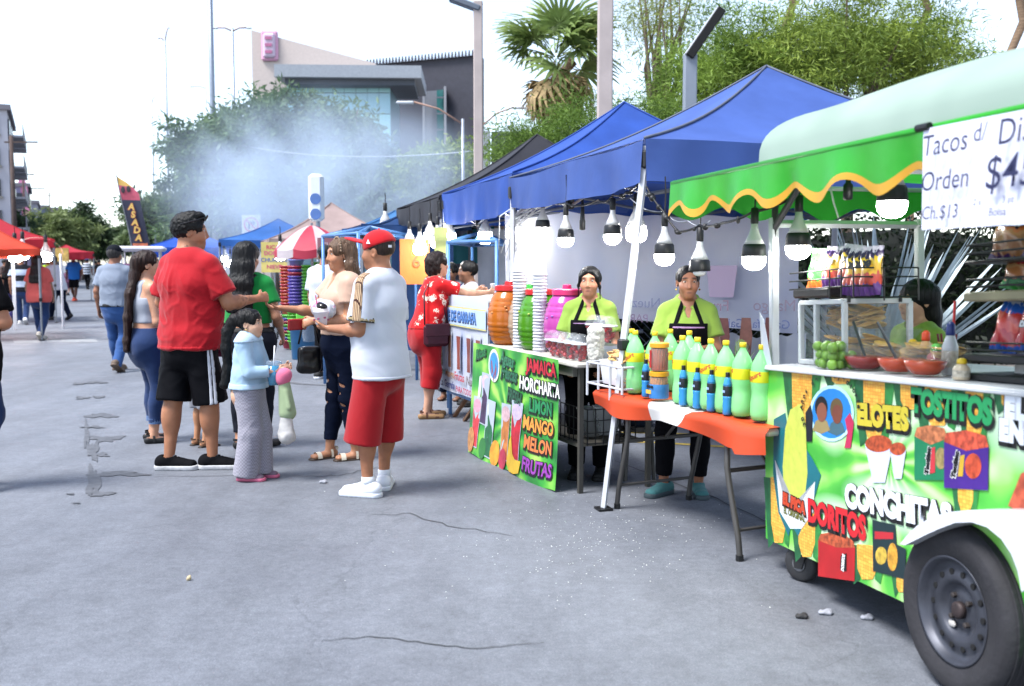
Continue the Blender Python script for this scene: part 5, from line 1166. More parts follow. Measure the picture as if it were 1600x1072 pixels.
SQT = text_mesh('Squirt', .036, .0006, .35)
SQT.materials.clear(); SQT.materials.append(REDT)
_v = np.empty(len(SQT.vertices) * 3); SQT.vertices.foreach_get('co', _v); _v = _v.reshape(-1, 3); ca, sa = math.cos(.45), math.sin(.45); _q = np.stack([_v[:, 0] * ca - _v[:, 1] * sa, _v[:, 0] * sa + _v[:, 1] * ca], 1)
_th = _q[:, 0] / .056; _v = np.stack([.0566 * np.sin(_th), -.0566 * np.cos(_th), .224 + _q[:, 1]], 1); SQT.vertices.foreach_set('co', _v.ravel()); SQT.update()
def bottle(lb, x, y, turn=0.0, z=0):
 t = thing('soda_bottle', lb, 'bottle', Tf(x, y, z), rzf + turn, 'green soda bottles on the orange table'); t.scale = (1.0, 1.0, .98)
 for k, me in bm_.items(): link(k, me, t)
 link('label_text', SQT, t)
bx_ = [.56, .70, .82, .95, 1.09, 1.24]
for i, lb in enumerate(['green soda bottle just right of the pretzel jars', 'second green soda bottle right of the pretzel jars', 'third green soda bottle right of the pretzel jars', 'green soda bottle in front of the pineapple', 'second green soda bottle from the corn cart', 'green soda bottle nearest the corn cart']): bottle(lb, bx_[i] + .03, .09, (-.9, -1.1, .15, -.75, -.85, .05)[i])
for lb, x, y, tn in (('green soda bottle nearest the canopy leg', -.02, .14, -.7), ('green soda bottle second from the canopy leg', .115, .08, .1), ('green soda bottle behind near the canopy leg, back row', .10, .34, .4), ('green soda bottle partly hidden left of the pretzel jar', .235, .14, .6), ('green soda bottle behind the pretzel jars', .27, .36, .2)): bottle(lb, x, y, tn)
BLB = mat('blue_drink_bottle', '#2f84c0', rough=.1, var=.08, coat=.4, transl=.15)
for i, (x, lb) in enumerate([(.27, 'blue drink bottle left of the pretzel jars'), (.648, 'first blue drink bottle right of the jars'), (.778, 'second blue drink bottle right of the jars'), (.903, 'third blue drink bottle right of the jars'), (1.04, 'blue drink bottle nearest the corn cart')]):
 t = thing('drink_bottle', lb, 'bottle', Tf(x + .012, .05), rzf, 'blue drink bottles on the orange table'); t.scale = (.78, .78, .98)
 MB().lathe([(.024, 0), (.031, .006), (.029, .03), (.031, .05), (.0285, .07), (.031, .09), (.031, .10)], 18).build('bottle_wall', BLB, t, smooth=True); MB().lathe([(.0315, .10), (.032, .102), (.030, .15), (.0295, .152)], 18).build('dark_label', mat('dark_label', '#10141f', rough=.4, var=.3, vscale=90), t, smooth=True); MB().lathe([(.0295, .152), (.028, .165), (.017, .195), (.0125, .20)], 18).build('shoulder', BLB, t, smooth=True); MB().lathe([(.0145, .198), (.0145, .222), (.012, .224)], 14).build('cap', M('#101318', rough=.4), t)
 MB().box((0, -.0315, .125), (.026, .002, .012)).build('label_mark', M('#8aa0c8', rough=.5), t)
JAR = [(.048, 0), (.055, .008), (.056, .06), (.054, .125), (.050, .135)]
for i, (z, nm, c, lb) in enumerate([(0, 'lower', '#a8641c', 'yellow-lidded jar of sticks with blue label, lower of two'), (.165, 'upper', '#8a3418', 'yellow-lidded jar of red pretzel rods, upper of two')]):
 t = thing('snack_jar', lb, 'jar', Tf(.405, .06, z), rzf)
 MB().lathe(JAR, 24).build('jar_wall', mat('jar_clear', '#d8d0c8', rough=.1, alpha=.14, var=0), t, smooth=True); MB().lathe([(.053, .134), (.056, .136), (.056, .158), (.052, .161)], 24).build('lid', mat('yellow_lid', '#c88a18', rough=.4), t, autos=True)
 for k in range(18): a = k * .349; MB().tube([(.042 * math.cos(a), .042 * math.sin(a), .006), (.043 * math.cos(a + .1), .043 * math.sin(a + .1), .128)], .0075, 6).build('stick', mat('stick_' + c, c, rough=.5, var=.2, vscale=40), t)
 MB().lathe([(.046, .004), (.046, .1)], 16).build('filling', mat('stick_' + c, c), t)
 if i == 0: MB().lathe([(.0562, .01), (.0568, .012), (.0568, .088), (.0562, .09)], 24, cap=False).build('label_band', mat('jar_blue', '#2f6aa4', rough=.4, var=.2, vscale=25), t, smooth=True); [MB().tube([(-.03 + .022 * k, -.055, .075), (-.03 + .022 * k, -.0595, .075)], .009, 8).build('warning_seal', M('#101010'), t) for k in range(3)]; MB().box((-.02, -.0575, .045), (.05, .003, .022)).build('label_patch', M('#c8a040', rough=.5), t)
 else: MB().grid(lambda u, v: (.0572 * math.sin(-.9 + u), -.0572 * math.cos(-.9 + u), .02 + .10 * v), 10, 1).build('label_patch', M('#a01c1c', rough=.5), t, smooth=True); MB().grid(lambda u, v: (.058 * math.sin(-.6 + u * .3), -.058 * math.cos(-.6 + u * .3), .055 + .05 * v), 4, 1).build('white_patch', M('#c8c8c8', rough=.5), t)
# pineapple crown behind the bottles
t = thing('pineapple', 'pineapple with spiky grey-green crown behind the bottles', 'pineapple', Tf(.83, .30), 0); sdf_obj('fruit', [el((0, 0, .10), (.065, .065, .10))], .008, mat('pine_skin', '#8a6a2c', rough=.7, var=.4, vscale=40, bump=1, bscale=40), t); rg = random.Random(2)
for k in range(30):
 a = rg.uniform(0, 6.28); e = rg.uniform(.5, 1.5); L_ = rg.uniform(.12, .2); d = A_(math.cos(e) * math.cos(a), math.cos(e) * math.sin(a), math.sin(e)); s_ = nrm(np.cross(d, (0, 0, 1))) * .013; MB().add([A_(0, 0, .19) - s_, A_(0, 0, .19) + s_, A_(0, 0, .19) + d * L_ * .6 + s_ * .8, A_(0, 0, .19) + d * L_ + A_(0, 0, -.01), A_(0, 0, .19) + d * L_ * .6 - s_ * .8], [(0, 1, 2, 3, 4)]).build('leaf', mat('pine_leaf', '#7c8c76', rough=.6, var=.2), t)
# white wire rack and the chip tub
rk = thing('wire_rack', 'white wire rack on the left end of the orange table', 'rack', Tf(-.27, -.03), rzf)
for z in (.03, .16):
 for p, q in (((0, 0), (.42, 0)), ((0, .3), (.42, .3)), ((0, 0), (0, .3)), ((.42, 0), (.42, .3))): MB().tube([(*p, z), (*q, z)], .007, 6).build('wire', WHITEM, rk)
for x, y in ((0, 0), (.14, 0), (.28, 0), (.42, 0), (0, .3), (.42, .3), (.42, .15)): MB().tube([(x, y, -.05 if x in (0, .28) and y == 0 else .0), (x, y, .165)], .008, 6).build('upright', WHITEM, rk)
tbn = thing('chip_tub', 'white square tub heaped with corn chips in the wire rack', 'tub', Tf(-.20, .08, .02), rzf)
MB().box((.10, .08, .08), (.26, .20, .15), None, 1.15).build('tub_wall', mat('tub_white', '#c4c6ca', rough=.5), tbn)
rg = random.Random(3)
CH = MB(); CH.add([(-.03, -.025, 0), (.035, -.02, .006), (.0, .035, .0), (0, 0, .012)], [(0, 1, 3), (1, 2, 3), (2, 0, 3), (0, 2, 1)]); CHM = CH.mesh('chip', mat('chip', '#b89058', rough=.6, var=.2, vscale=30), False)
for k in range(60): o = link('chip', CHM, tbn, (.10 + rg.gauss(0, .06), .08 + rg.gauss(0, .045), .16 + rg.random() * .05), (rg.uniform(-.9, .9), rg.uniform(-.9, .9), rg.uniform(0, 6.3)))
for i in range(2):
 t = thing('chip_bag', ['clear bag of corn chips in the wire rack beside the tub', 'clear bag of corn chips behind the canopy leg'][i], 'bag', Tf(.02 + .09 * i, .12 + .08 * i, .0), rzf); sdf_obj('bag_wall', [ec((0, 0, .04), (0, 0, .17), .065, .06), el((0, 0, .2), (.05, .03, .03), k=.04)], .009, mat('bag_film', '#c8c4b8', rough=.12, alpha=.08, var=0), t, disp=lambda V: .006 * fbm(V * 30, 2))
 for k in range(36): link('chip', CHM, t, (rg.gauss(0, .03), rg.gauss(0, .03), rg.uniform(.02, .2)), (rg.uniform(-.9, .9), rg.uniform(-.9, .9), rg.uniform(0, 6.3)))
# bucket under the folding table
single('bucket', 'dark blue bucket under the left end of the orange table', 'bucket', MB().lathe([(.10, 0), (.14, .24), (.145, .25), (.135, .245)], 20), mat('bucket_blue', '#2c3648', rough=.5, var=.1), Vector((PXX(1000, 6.9), 6.9, .38)), smooth=True)
single('stool', 'grey stool seat holding the bucket behind the table', 'stool', MB().lathe([(.13, .34), (.14, .35), (.14, .375), (.13, .378)], 18).tube([(-.1, -.1, 0), (-.08, -.08, .35)], .014, 6).tube([(.1, -.1, 0), (.08, -.08, .35)], .014, 6).tube([(.1, .1, 0), (.08, .08, .35)], .014, 6).tube([(-.1, .1, 0), (-.08, .08, .35)], .014, 6), TUBE, Vector((PXX(1000, 6.9), 6.9, 0)))
# ------------------------------------------------------------------ corn cart
C0 = Vector((PXX(1207, 4.85), 4.85, .14)); ce = Vector((.21, -.978, 0)).normalized(); cv = Vector((.978, .21, 0)).normalized(); rzc = math.atan2(ce.y, ce.x); TILT = R(3.2)
cart = thing('food_cart', 'bright green and yellow corn snack cart with wheel, posts and scalloped awning', 'food cart', C0); cart.rotation_euler = (0, -TILT, rzc)
CMX = Matrix.Translation(C0) @ Euler((0, -TILT, rzc)).to_matrix().to_4x4(); CIN = CMX.inverted(); CL, CD, CHT = 2.35, .86, .845
def CQ(px, py, y=0.0):                            # cart-local point seen at a pixel on the plane local y = const
 o = CIN @ Vector((0, 0, CAMZ)); r = CIN.to_3x3() @ ray(px, py); t = (y - o.y) / r.y; return o + r * t
CWH = mat('cart_white', '#b8babe', rough=.4, var=.12, vscale=7)
def sunburst():
 m = mat('cart_print', '#3a9a34', rough=.35, var=0, spec=.5, coat=.2); n = m.node_tree.nodes; L = m.node_tree.links; tc = n.new('ShaderNodeTexCoord'); sx = n.new('ShaderNodeSeparateXYZ'); L.new(tc.outputs['Object'], sx.inputs[0]); c = CQ(1392, 720)
 s1 = n.new('ShaderNodeMath'); s1.operation = 'SUBTRACT'; L.new(sx.outputs['X'], s1.inputs[0]); s1.inputs[1].default_value = c.x; s2 = n.new('ShaderNodeMath'); s2.operation = 'SUBTRACT'; L.new(sx.outputs['Z'], s2.inputs[0]); s2.inputs[1].default_value = c.z
 a = n.new('ShaderNodeMath'); a.operation = 'ARCTAN2'; L.new(s2.outputs[0], a.inputs[0]); L.new(s1.outputs[0], a.inputs[1]); q = n.new('ShaderNodeMath'); q.operation = 'MULTIPLY'; q.inputs[1].default_value = 17; L.new(a.outputs[0], q.inputs[0]); sn = n.new('ShaderNodeMath'); sn.operation = 'SINE'; L.new(q.outputs[0], sn.inputs[0])
 nz = n.new('ShaderNodeTexNoise'); nz.inputs['Scale'].default_value = 3.5; nz.inputs['Detail'].default_value = 2; L.new(tc.outputs['Object'], nz.inputs[0]); ad = n.new('ShaderNodeMath'); ad.operation = 'MULTIPLY_ADD'; L.new(sn.outputs[0], ad.inputs[0]); ad.inputs[1].default_value = .17; L.new(nz.outputs['Fac'], ad.inputs[2])
 L.new(ramp(n, L, ad.outputs[0], [(.25, '#3a9632'), (.42, '#4ca63c'), (.56, '#7abe52'), (.74, '#b4d89c')], False), (mxs := n.new('ShaderNodeMix')).inputs[6]); mxs.data_type = 'RGBA'; L.new(mxs.outputs[2], n['Principled BSDF'].inputs['Base Color']); acc = None
 for px, py, rx, rz_ in ((1383, 650, .24, .12), (1490, 640, .34, .12), (1395, 790, .34, .11), (1310, 815, .24, .11), (1303, 640, .17, .19), (1600, 660, .22, .16)):
  g_ = CQ(px, py); vm = n.new('ShaderNodeMapping'); vm.inputs['Location'].default_value = (-g_.x / rx, 0, -g_.z / rz_); vm.inputs['Scale'].default_value = (1 / rx, 0, 1 / rz_); L.new(tc.outputs['Object'], vm.inputs[0]); le = n.new('ShaderNodeVectorMath'); le.operation = 'LENGTH'; L.new(vm.outputs[0], le.inputs[0]); mr = n.new('ShaderNodeMapRange'); mr.inputs[1].default_value = .5; mr.inputs[2].default_value = 1.1; mr.inputs[3].default_value = .8; mr.inputs[4].default_value = 0; L.new(le.outputs['Value'], mr.inputs[0])
  if acc is None: acc = mr.outputs[0]
  else: mm = n.new('ShaderNodeMath'); mm.operation = 'MAXIMUM'; L.new(acc, mm.inputs[0]); L.new(mr.outputs[0], mm.inputs[1]); acc = mm.outputs[0]
 L.new(acc, mxs.inputs[0]); mxs.inputs[7].default_value = (*lin('#cfe0cc'), 1); return m
body = MB().box((CL / 2, CD / 2 + .012, CHT / 2), (CL, CD, CHT - .01)).build('body', mat('cart_body', '#8e9094', rough=.5, var=.2), cart)
panel = MB().bevbox((CL / 2, .002, CHT / 2), (CL, .018, CHT), .004).build('front_panel', sunburst(), cart); YF = -.0085
MB().bevbox((-.006, CD / 2, CHT / 2), (.016, CD, CHT), .004).build('end_panel', mat('cart_end', '#c08a3c', rough=.4, var=.3, vscale=9), cart)
MB().bevbox((CL / 2, CD / 2, CHT + .008), (CL + .05, CD + .05, .022), .006).build('counter', CWH, cart); MB().tube([(0, -.022, CHT + .003), (CL, -.022, CHT + .003)], .008, 6).build('edge_strip', CWH, cart)
_lay = [0]
def cshape(name, pts, col, lay, px=True, parent=panel, m=None, **k):
 P = [CQ(*p) for p in pts] if px else [Vector((p[0], 0, p[1])) for p in pts]; y = YF - .0005 * lay; c = sum((q.x for q in P)) / len(P), sum((q.z for q in P)) / len(P); n_ = len(P)
 return MB().add([(c[0], y, c[1])] + [(q.x, y, q.z) for q in P], [(0, 1 + i, 1 + (i + 1) % n_) for i in range(n_)]).build(name, m or M(col, rough=.4, **k), parent)
def ctext(tx, a, b, hpx, col, out='#101010', lay=8, ow=.009, drop=(.005, -.007), bold=.008, shear=0.0):
 A, Bq = CQ(*a), CQ(*b); d = Bq - A; L_ = d.length; ang = math.atan2(d.z, d.x); c = (A + Bq) / 2; hh = (CQ(a[0], a[1] - hpx / 2) - CQ(a[0], a[1] + hpx / 2)).length; sz = hh / .70
 me = text_mesh(tx, sz, bold, shear); v = np.empty(len(me.vertices) * 3); me.vertices.foreach_get('co', v); w_ = np.ptp(v.reshape(-1, 3)[:, 0]); bpy.data.meshes.remove(me); sx = L_ / w_
 for l, cc, bd, of in (((lay, out, bold + ow, drop), (lay + 1, col, bold, (0, 0))) if out else ((lay + 1, col, bold, (0, 0)),)):
  me = text_mesh(tx, sz, bd, shear); me.materials.clear(); me.materials.append(M(cc, rough=.4, var=0)); v = np.empty(len(me.vertices) * 3); me.vertices.foreach_get('co', v); v = v.reshape(-1, 3); x = v[:, 0] * sx + of[0]; z = v[:, 1] + of[1]
  q = np.stack([c.x + x * math.cos(ang) - z * math.sin(ang), np.full(len(x), YF - .0005 * l), c.z + x * math.sin(ang) + z * math.cos(ang)], 1); me.vertices.foreach_set('co', q.ravel()); me.update(); link('lettering' if l > lay else 'lettering_shadow', me, panel)
def pov(cx, cy, rx, ry, n_=22): return [(cx + rx * math.cos(2 * math.pi * i / n_), cy + ry * math.sin(2 * math.pi * i / n_)) for i in range(n_)]
def kernels():
 m = mat('corn_print', '#c89030', rough=.4, var=0); n = m.node_tree.nodes; L = m.node_tree.links; tc = n.new('ShaderNodeTexCoord'); mp = n.new('ShaderNodeMapping'); mp.inputs['Rotation'].default_value = (R(90), 0, 0); L.new(tc.outputs['Object'], mp.inputs[0]); br = n.new('ShaderNodeTexBrick'); br.inputs['Scale'].default_value = 30; br.inputs['Mortar Size'].default_value = .03; br.inputs['Mortar Smooth'].default_value = .6; br.inputs['Brick Width'].default_value = .55; br.inputs['Row Height'].default_value = .42; br.offset = .0
 br.inputs[1].default_value = (*lin('#cf8f34'), 1); br.inputs[2].default_value = (*lin('#d8b04c'), 1); br.inputs[3].default_value = (*lin('#a8601c'), 1); L.new(mp.outputs[0], br.inputs[0]); L.new(br.outputs[0], n['Principled BSDF'].inputs['Base Color']); return m
KM = kernels()
def cob(x0, y0, x1, y1, lay=1, husk=True):
 w_ = x1 - x0
 if husk: cshape('husk_print', [(x0 - w_ * .45, y0), (x0 + w_ * .1, y0 + 2), (x0 + w_ * .15, y1), (x0 - w_ * .15, y1 + 8)], '#1e5a34', lay, var=.3, vscale=20); cshape('husk_print', [(x1 + w_ * .45, y0 + 3), (x1 - w_ * .1, y0 + 3), (x1 - w_ * .15, y1), (x1 + w_ * .12, y1 + 8)], '#2c7a38', lay, var=.3, vscale=20)
 cshape('cob_print', [(x0, y0), (x1, y0 + 3), (x1 - w_ * .03, y0 + (y1 - y0) * .7), (x1 - w_ * .25, y1), (x0 + w_ * .25, y1), (x0 + w_ * .03, y0 + (y1 - y0) * .7)], '#c89030', lay + 1, m=KM)
for q in ((1240, 580, 1272, 660), (1302, 583, 1332, 600), (1352, 588, 1386, 690), (1410, 592, 1438, 640), (1448, 598, 1490, 665), (1512, 603, 1540, 690), (1568, 606, 1600, 640), (1207, 745, 1232, 848), (1250, 800, 1277, 870), (1342, 850, 1375, 905), (1500, 740, 1525, 800), (1404, 900, 1421, 925)): cob(*q)
# plain ear of corn in its husk on the left of the panel
cshape('husk_print', [(1212, 655), (1230, 645), (1238, 700), (1244, 800), (1235, 838), (1219, 800), (1211, 740)], '#14606a', 3); cshape('husk_print', [(1262, 700), (1272, 716), (1286, 742), (1278, 770), (1268, 800), (1250, 838), (1240, 820)], '#14606a', 3)
cshape('ear_print', [(1238, 640), (1255, 630), (1262, 660), (1265, 740), (1258, 800), (1245, 812), (1230, 800), (1226, 730), (1230, 670)], '#b0b84e', 4, var=.1, vscale=30); cshape('husk_print', [(1214, 718), (1228, 780), (1250, 792), (1277, 752), (1274, 800), (1256, 826), (1238, 826), (1222, 800)], '#c4c8cc', 5)
ctext('EL PICA', (1226, 778), (1262, 796), 16, '#b03a1c', '#301008', 7, .008, (.002, -.003), .006); ctext('EL ORIGINAL', (1228, 797), (1262, 812), 9, '#5c5c20', None, 7, bold=.002)
# photo roundel and the arc of writing
cshape('roundel_rim', pov(1303, 646, 35, 44), '#a8d0dc', 4); cshape('roundel', pov(1303, 646, 31, 39), '#1f74b8', 5)
for x, y, c, h_ in ((1287, 640, '#7c4a38', '#101012'), (1311, 643, '#6a3a2c', '#5a4a2c')): cshape('bust_print', [(x - 14, y + 32), (x - 9, y + 18), (x, y + 12), (x + 9, y + 18), (x + 14, y + 32), (x, y + 38)], {'#101012': '#8a7a50'}.get(h_, '#3c5c68'), 6); cshape('hair_print', pov(x, y - 4, 10, 17), h_, 7); cshape('face_print', pov(x + 1, y + 4, 8, 15), c, 8)
cshape('figure_print', [(1262, 645), (1270, 632), (1274, 650), (1272, 690), (1264, 690)], '#101820', 6); cshape('figure_print', [(1324, 655), (1332, 645), (1338, 660), (1333, 700), (1323, 700), (1328, 675)], '#a8284c', 6)
ar = '30 Años de trayectoria'
for i, chx in enumerate(ar):
 if chx == ' ': continue
 th = R(205 - 200 * i / (len(ar) - 1)); c = CQ(1303 + 45 * math.cos(th), 640 - 54 * math.sin(th)); me = text_mesh(chx, .034, .0018); me.materials.clear(); me.materials.append(M('#101012', rough=.4, var=0)); o = link('lettering', me, panel, (c.x, YF - .009, c.z), (math.pi / 2, 0, 0)); o.rotation_euler = Euler((math.pi / 2, -(th - math.pi / 2) * -1 * -1, 0)); o.rotation_euler = (Matrix.Rotation(-(th - math.pi / 2), 3, 'Y') @ Euler((math.pi / 2, 0, 0)).to_matrix()).to_euler()
GLOW = '#c4dcc0'
ctext('ELOTES', (1343, 648), (1424, 657), 30, '#b8a832'); ctext('TOSTITOS', (1428, 626), (1556, 646), 34, '#1f8a50'); ctext('CONCHITAS', (1324, 775), (1492, 812), 34, '#d4d8e0'); ctext('DORITOS', (1266, 798), (1357, 828), 32, '#b81c24'); ctext('ELOTE', (1574, 636), (1680, 656), 30, '#d4d8e0'); ctext('ENTERO', (1566, 672), (1690, 694), 30, '#d4d8e0')
for cx, cy, w_, h_ in ((1377, 715, 22, 78), (1407, 718, 13, 60)):
 cshape('cup_print', [(cx - w_, cy - h_ * .28), (cx + w_, cy - h_ * .26), (cx + w_ * .45, cy + h_ * .5), (cx - w_ * .4, cy + h_ * .5)], '#b8bcd0', 6, var=.05); cshape('topping_print', pov(cx, cy - h_ * .28, w_ * .95, h_ * .17), '#a84828', 7, var=.45, vscale=55)
def pbag(x0, y0, x1, y1, col, food, tilt=0, lay=6):
 h_ = y1 - y0; cshape('bag_print', [(x0, y0 + h_ * .2), ((x0 + x1) / 2, y0 + h_ * .30), (x1, y0 + h_ * .24 + tilt), (x1 - 1, y1 + tilt), (x0, y1)], col, lay, var=.12, vscale=10); cshape('food_print', [(x0, y0 + h_ * .2), (x0 + 4, y0 + 4), ((x0 + x1) / 2, y0), (x1 - 4, y0 + 5 + tilt), (x1, y0 + h_ * .25 + tilt), ((x0 + x1) / 2, y0 + h_ * .36)], food, lay + 1, var=.5, vscale=50)
pbag(1433, 664, 1484, 750, '#15704a', '#b06a44'); pbag(1480, 672, 1550, 762, '#3c1c74', '#b84a34', 4, 9)
cshape('chip_print', pov(1475, 716, 9, 17), '#8a7a4c', 8, var=.4, vscale=60); cshape('chip_print', pov(1526, 728, 13, 20), '#b8482c', 11, var=.4, vscale=40); cshape('ribbon_print', [(1459, 700), (1466, 698), (1466, 738), (1458, 740)], '#b03038', 9); cshape('ribbon_print', [(1506, 712), (1513, 710), (1510, 744), (1502, 744)], '#b8962c', 12)
ctext('Tostitos', (1453, 741), (1457, 698), 9, '#08080c', '#c8c8c8', 9, .003, (0, 0), .003); ctext('Tostitos', (1495, 747), (1502, 704), 9, '#08080c', '#c8c8c8', 12, .003, (0, 0), .003)
pbag(1282, 830, 1340, 900, '#a0181c', '#a84c2c', 8); cshape('ribbon_print', [(1318, 868), (1327, 864), (1327, 893), (1317, 889)], '#0c0c0e', 9); ctext('DORITOS', (1321, 892), (1323, 866), 7, '#d0d0d0', None, 10, bold=.002)
cshape('packet_print', [(1367, 812), (1403, 820), (1405, 850), (1420, 858), (1418, 905), (1368, 892)], '#14282c', 6, var=.1); cshape('ribbon_print', [(1371, 830), (1400, 832), (1400, 842), (1371, 842)], '#a8242c', 7); cshape('chip_print', pov(1381, 868, 9, 14), '#b89a3c', 7, var=.4, vscale=40); cshape('chip_print', pov(1399, 870, 8, 22), '#c08c30', 8, var=.4, vscale=40); cshape('chip_print', [(1580, 790), (1600, 740), (1640, 720), (1640, 760), (1600, 800)], '#b05038', 6, var=.4, vscale=30)
# wheel, fender, caster
wc = CIN @ Vector((G(1515, 1083).x, G(1515, 1083).y, .302)); wc.y = .02; RW = .302
wh = thing('wheel', 'x', 'x'); [wh.__delitem__(k) for k in ('label', 'category')]; wh.parent = cart; wh.location = wc; wh.rotation_euler = (math.pi / 2, 0, 0)     # its axis becomes local -y
TY = mat('tyre_rubber', '#232226', rough=.8, var=.2, vscale=12, bump=.3, bscale=45); RIM = mat('steel_rim', '#3e4048', rough=.45, metal=.5, var=.25, vscale=9)
MB().lathe([(.178, -.07), (.19, -.083), (.24, -.092), (.275, -.086), (.296, -.066), (RW, -.04), (RW, .04), (.296, .066), (.275, .086), (.268, .0885), (.240, .092), (.236, .0905), (.19, .083), (.178, .07)], 56, cap=False).build('tyre', TY, wh, smooth=True)
for k in range(5): MB().lathe([(RW + .0005, -.045 + k * .0225 - .003), (RW + .003, -.045 + k * .0225), (RW + .003, -.045 + k * .0225 + .012), (RW + .0005, -.045 + k * .0225 + .015)], 56, cap=False).build('tread_rib', TY, wh)
rim = MB().lathe([(.186, .080), (.190, .086), (.180, .082), (.172, .062), (.160, .052), (.150, .050), (.128, .058), (.110, .062), (.095, .052), (.085, .035), (.072, .032), (.058, .040), (.040, .042), (.001, .042)], 48, cap=False).build('rim', RIM, wh, smooth=True)
for k in range(14): a = 2 * math.pi * k / 14; MB().lathe([(.0105, .0555), (.0115, .060), (.010, .0612), (.0005, .0610)], 12, (.132 * math.cos(a), .132 * math.sin(a), 0)).build('vent_disc', M('#08080a', rough=.9), rim)  # solid near-black discs, the shade of the vent openings painted in
for k in range(4): a = 2 * math.pi * (k + .4) / 4; MB().lathe([(.010, .036), (.010, .054), (.006, .056)], 6, (.055 * math.cos(a), .055 * math.sin(a), 0)).build('lug_nut', M('#4a4442', metal=.6, rough=.5, var=.3), rim)
MB().lathe([(.030, .04), (.030, .060), (.022, .066), (.001, .067)], 20).build('hub_cap', M('#3a3030', metal=.4, rough=.6, var=.4, vscale=30), rim, smooth=True); MB().ball((-.045, -.06, .046), (.02, .013, .006), 8, 5).build('paint_chip', M('#a8a4a0', rough=.6), rim)
fo = [(1406, 850), (1416, 838), (1432, 822), (1455, 808), (1482, 800), (1515, 797), (1560, 797), (1605, 799), (1650, 806), (1690, 822), (1700, 860)]; fi = [(1414, 852), (1426, 846), (1446, 836), (1468, 826), (1492, 817), (1518, 816), (1542, 824), (1564, 842), (1580, 866), (1590, 892), (1596, 925)]
fe = MB(); Po = [CQ(*q, -.115) for q in fo]; Pi = [CQ(*q, -.115) for q in fi]
for k in range(10):
 q = lambda p, y: (p.x, y, p.z); fe.add([q(Po[k], -.115), q(Po[k + 1], -.115), q(Pi[k + 1], -.115), q(Pi[k], -.115), q(Po[k], .0), q(Po[k + 1], .0), q(Pi[k + 1], -.0), q(Pi[k], -.0)], [(0, 1, 2, 3), (0, 4, 5, 1), (3, 2, 6, 7)])
fe.build('fender', mat('fender_white', '#c0c2c8', rough=.3, var=.06, coat=.3), cart, smooth=False)
kc = CIN @ Vector((G(1242, 908).x, G(1242, 908).y, .085)); cs_ = thing('caster', 'x', 'x'); [cs_.__delitem__(k) for k in ('label', 'category')]; cs_.parent = cart; cs_.location = (kc.x, max(kc.y, .06), kc.z); cs_.rotation_euler = (0, 0, .5)
MB().lathe([(.03, -.024), (.072, -.026), (.085, -.014), (.085, .014), (.072, .026), (.03, .024)], 28).build('caster_tyre', M('#2a2a2c', rough=.6, var=.2), cs_, (0, 0, 0), (math.pi / 2, 0, 0), smooth=True); MB().lathe([(.034, -.030), (.034, .030)], 16).build('caster_hub', M('#6a6a6e', metal=.6, rough=.5), cs_, (0, 0, 0), (math.pi / 2, 0, 0))
for sy in (-.034, .034): MB().prism([(-.02, -.02), (.02, -.02), (.06, .10), (-.03, .10)], sy - .003, sy + .003, lambda x, y, h: (x, h, y)).build('fork', M('#1a1a1c', rough=.5), cs_)
MB().box((.012, 0, .108), (.12, .10, .012)).build('mount_plate', M('#1a1a1c', rough=.5), cs_)
MB().box((CL * .5, CD * .5, -.03), (CL * .95, .05, .06)).build('chassis_beam', M('#1c1c1e', rough=.7), cart); MB().tube([(wc.x, .1, wc.z), (wc.x, CD, wc.z)], .025, 8).build('axle', M('#1c1c1e', rough=.7), cart)
# posts and bars
zt = (CIN @ AT(1236, 338, 4.86)).z
for x, y in ((.03, .03), (.03, CD - .03), (CL - .05, .03), (CL - .05, CD - .03)): MB().bevbox((x, y, (CHT + zt) / 2), (.038, .038, zt - CHT), .004).build('post', CWH, cart)
for a, b in (((.03, .03), (.03, CD - .03)), ((.03, CD - .03), (CL - .05, CD - .03)), ((CL - .05, .03), (CL - .05, CD - .03))): MB().tube([(*a, zt - .03), (*b, zt - .03)], .019, 4).build('top_bar', CWH, cart)
# awning
E0 = Vector((PXX(1049, 5.1), 5.1, 1.905)); 
def aw(t, s_, z): return CIN @ (E0 + ce * t + cv * s_ + Vector((0, 0, z)))
AWL, AWD = 3.45, 1.72; GRN = mat('awning_green', '#2f9e2c', rough=.28, var=.10, vscale=4, bump=.25, bscale=10, transl=.35, spec=.5); YLW = mat('awning_yellow', '#c8942c', rough=.35, var=.08, transl=.25); GRND = mat('awning_green_back', '#2a8a28', rough=.4, var=.1, transl=.5)
wv = lambda t: .150 + .034 * math.sin(2 * math.pi * t / .385 + 2.6)
def val(t, f, out=0): return aw(t, -.010 - out - .014 * math.sin(t * 9) * f - .01 * math.sin(t * 23 + 2) * f, -wv(t) * f)
MB().grid(lambda u, v: val(u * AWL, v * .80), 150, 6).build('valance', GRN, cart, smooth=True); MB().grid(lambda u, v: val(u * AWL, .795 + .205 * v, .001), 150, 2).build('valance_edge', YLW, cart, smooth=True)
MB().grid(lambda u, v: aw(.01 * math.sin(u * 20) * v, u * AWD, -(.15 + .034 * math.sin(2 * math.pi * u * AWD / .385)) * v), 60, 5).build('end_valance', GRND, cart, smooth=True); MB().grid(lambda u, v: aw(u * AWL, AWD + .01, -wv(u * AWL) * v), 120, 4).build('back_valance', GRND, cart, smooth=True)
MB().grid(lambda u, v: aw(u * .98, v * AWD, .006 + .03 * math.sin(math.pi * v)), 8, 12).build('flat_roof', GRND, cart, smooth=True)
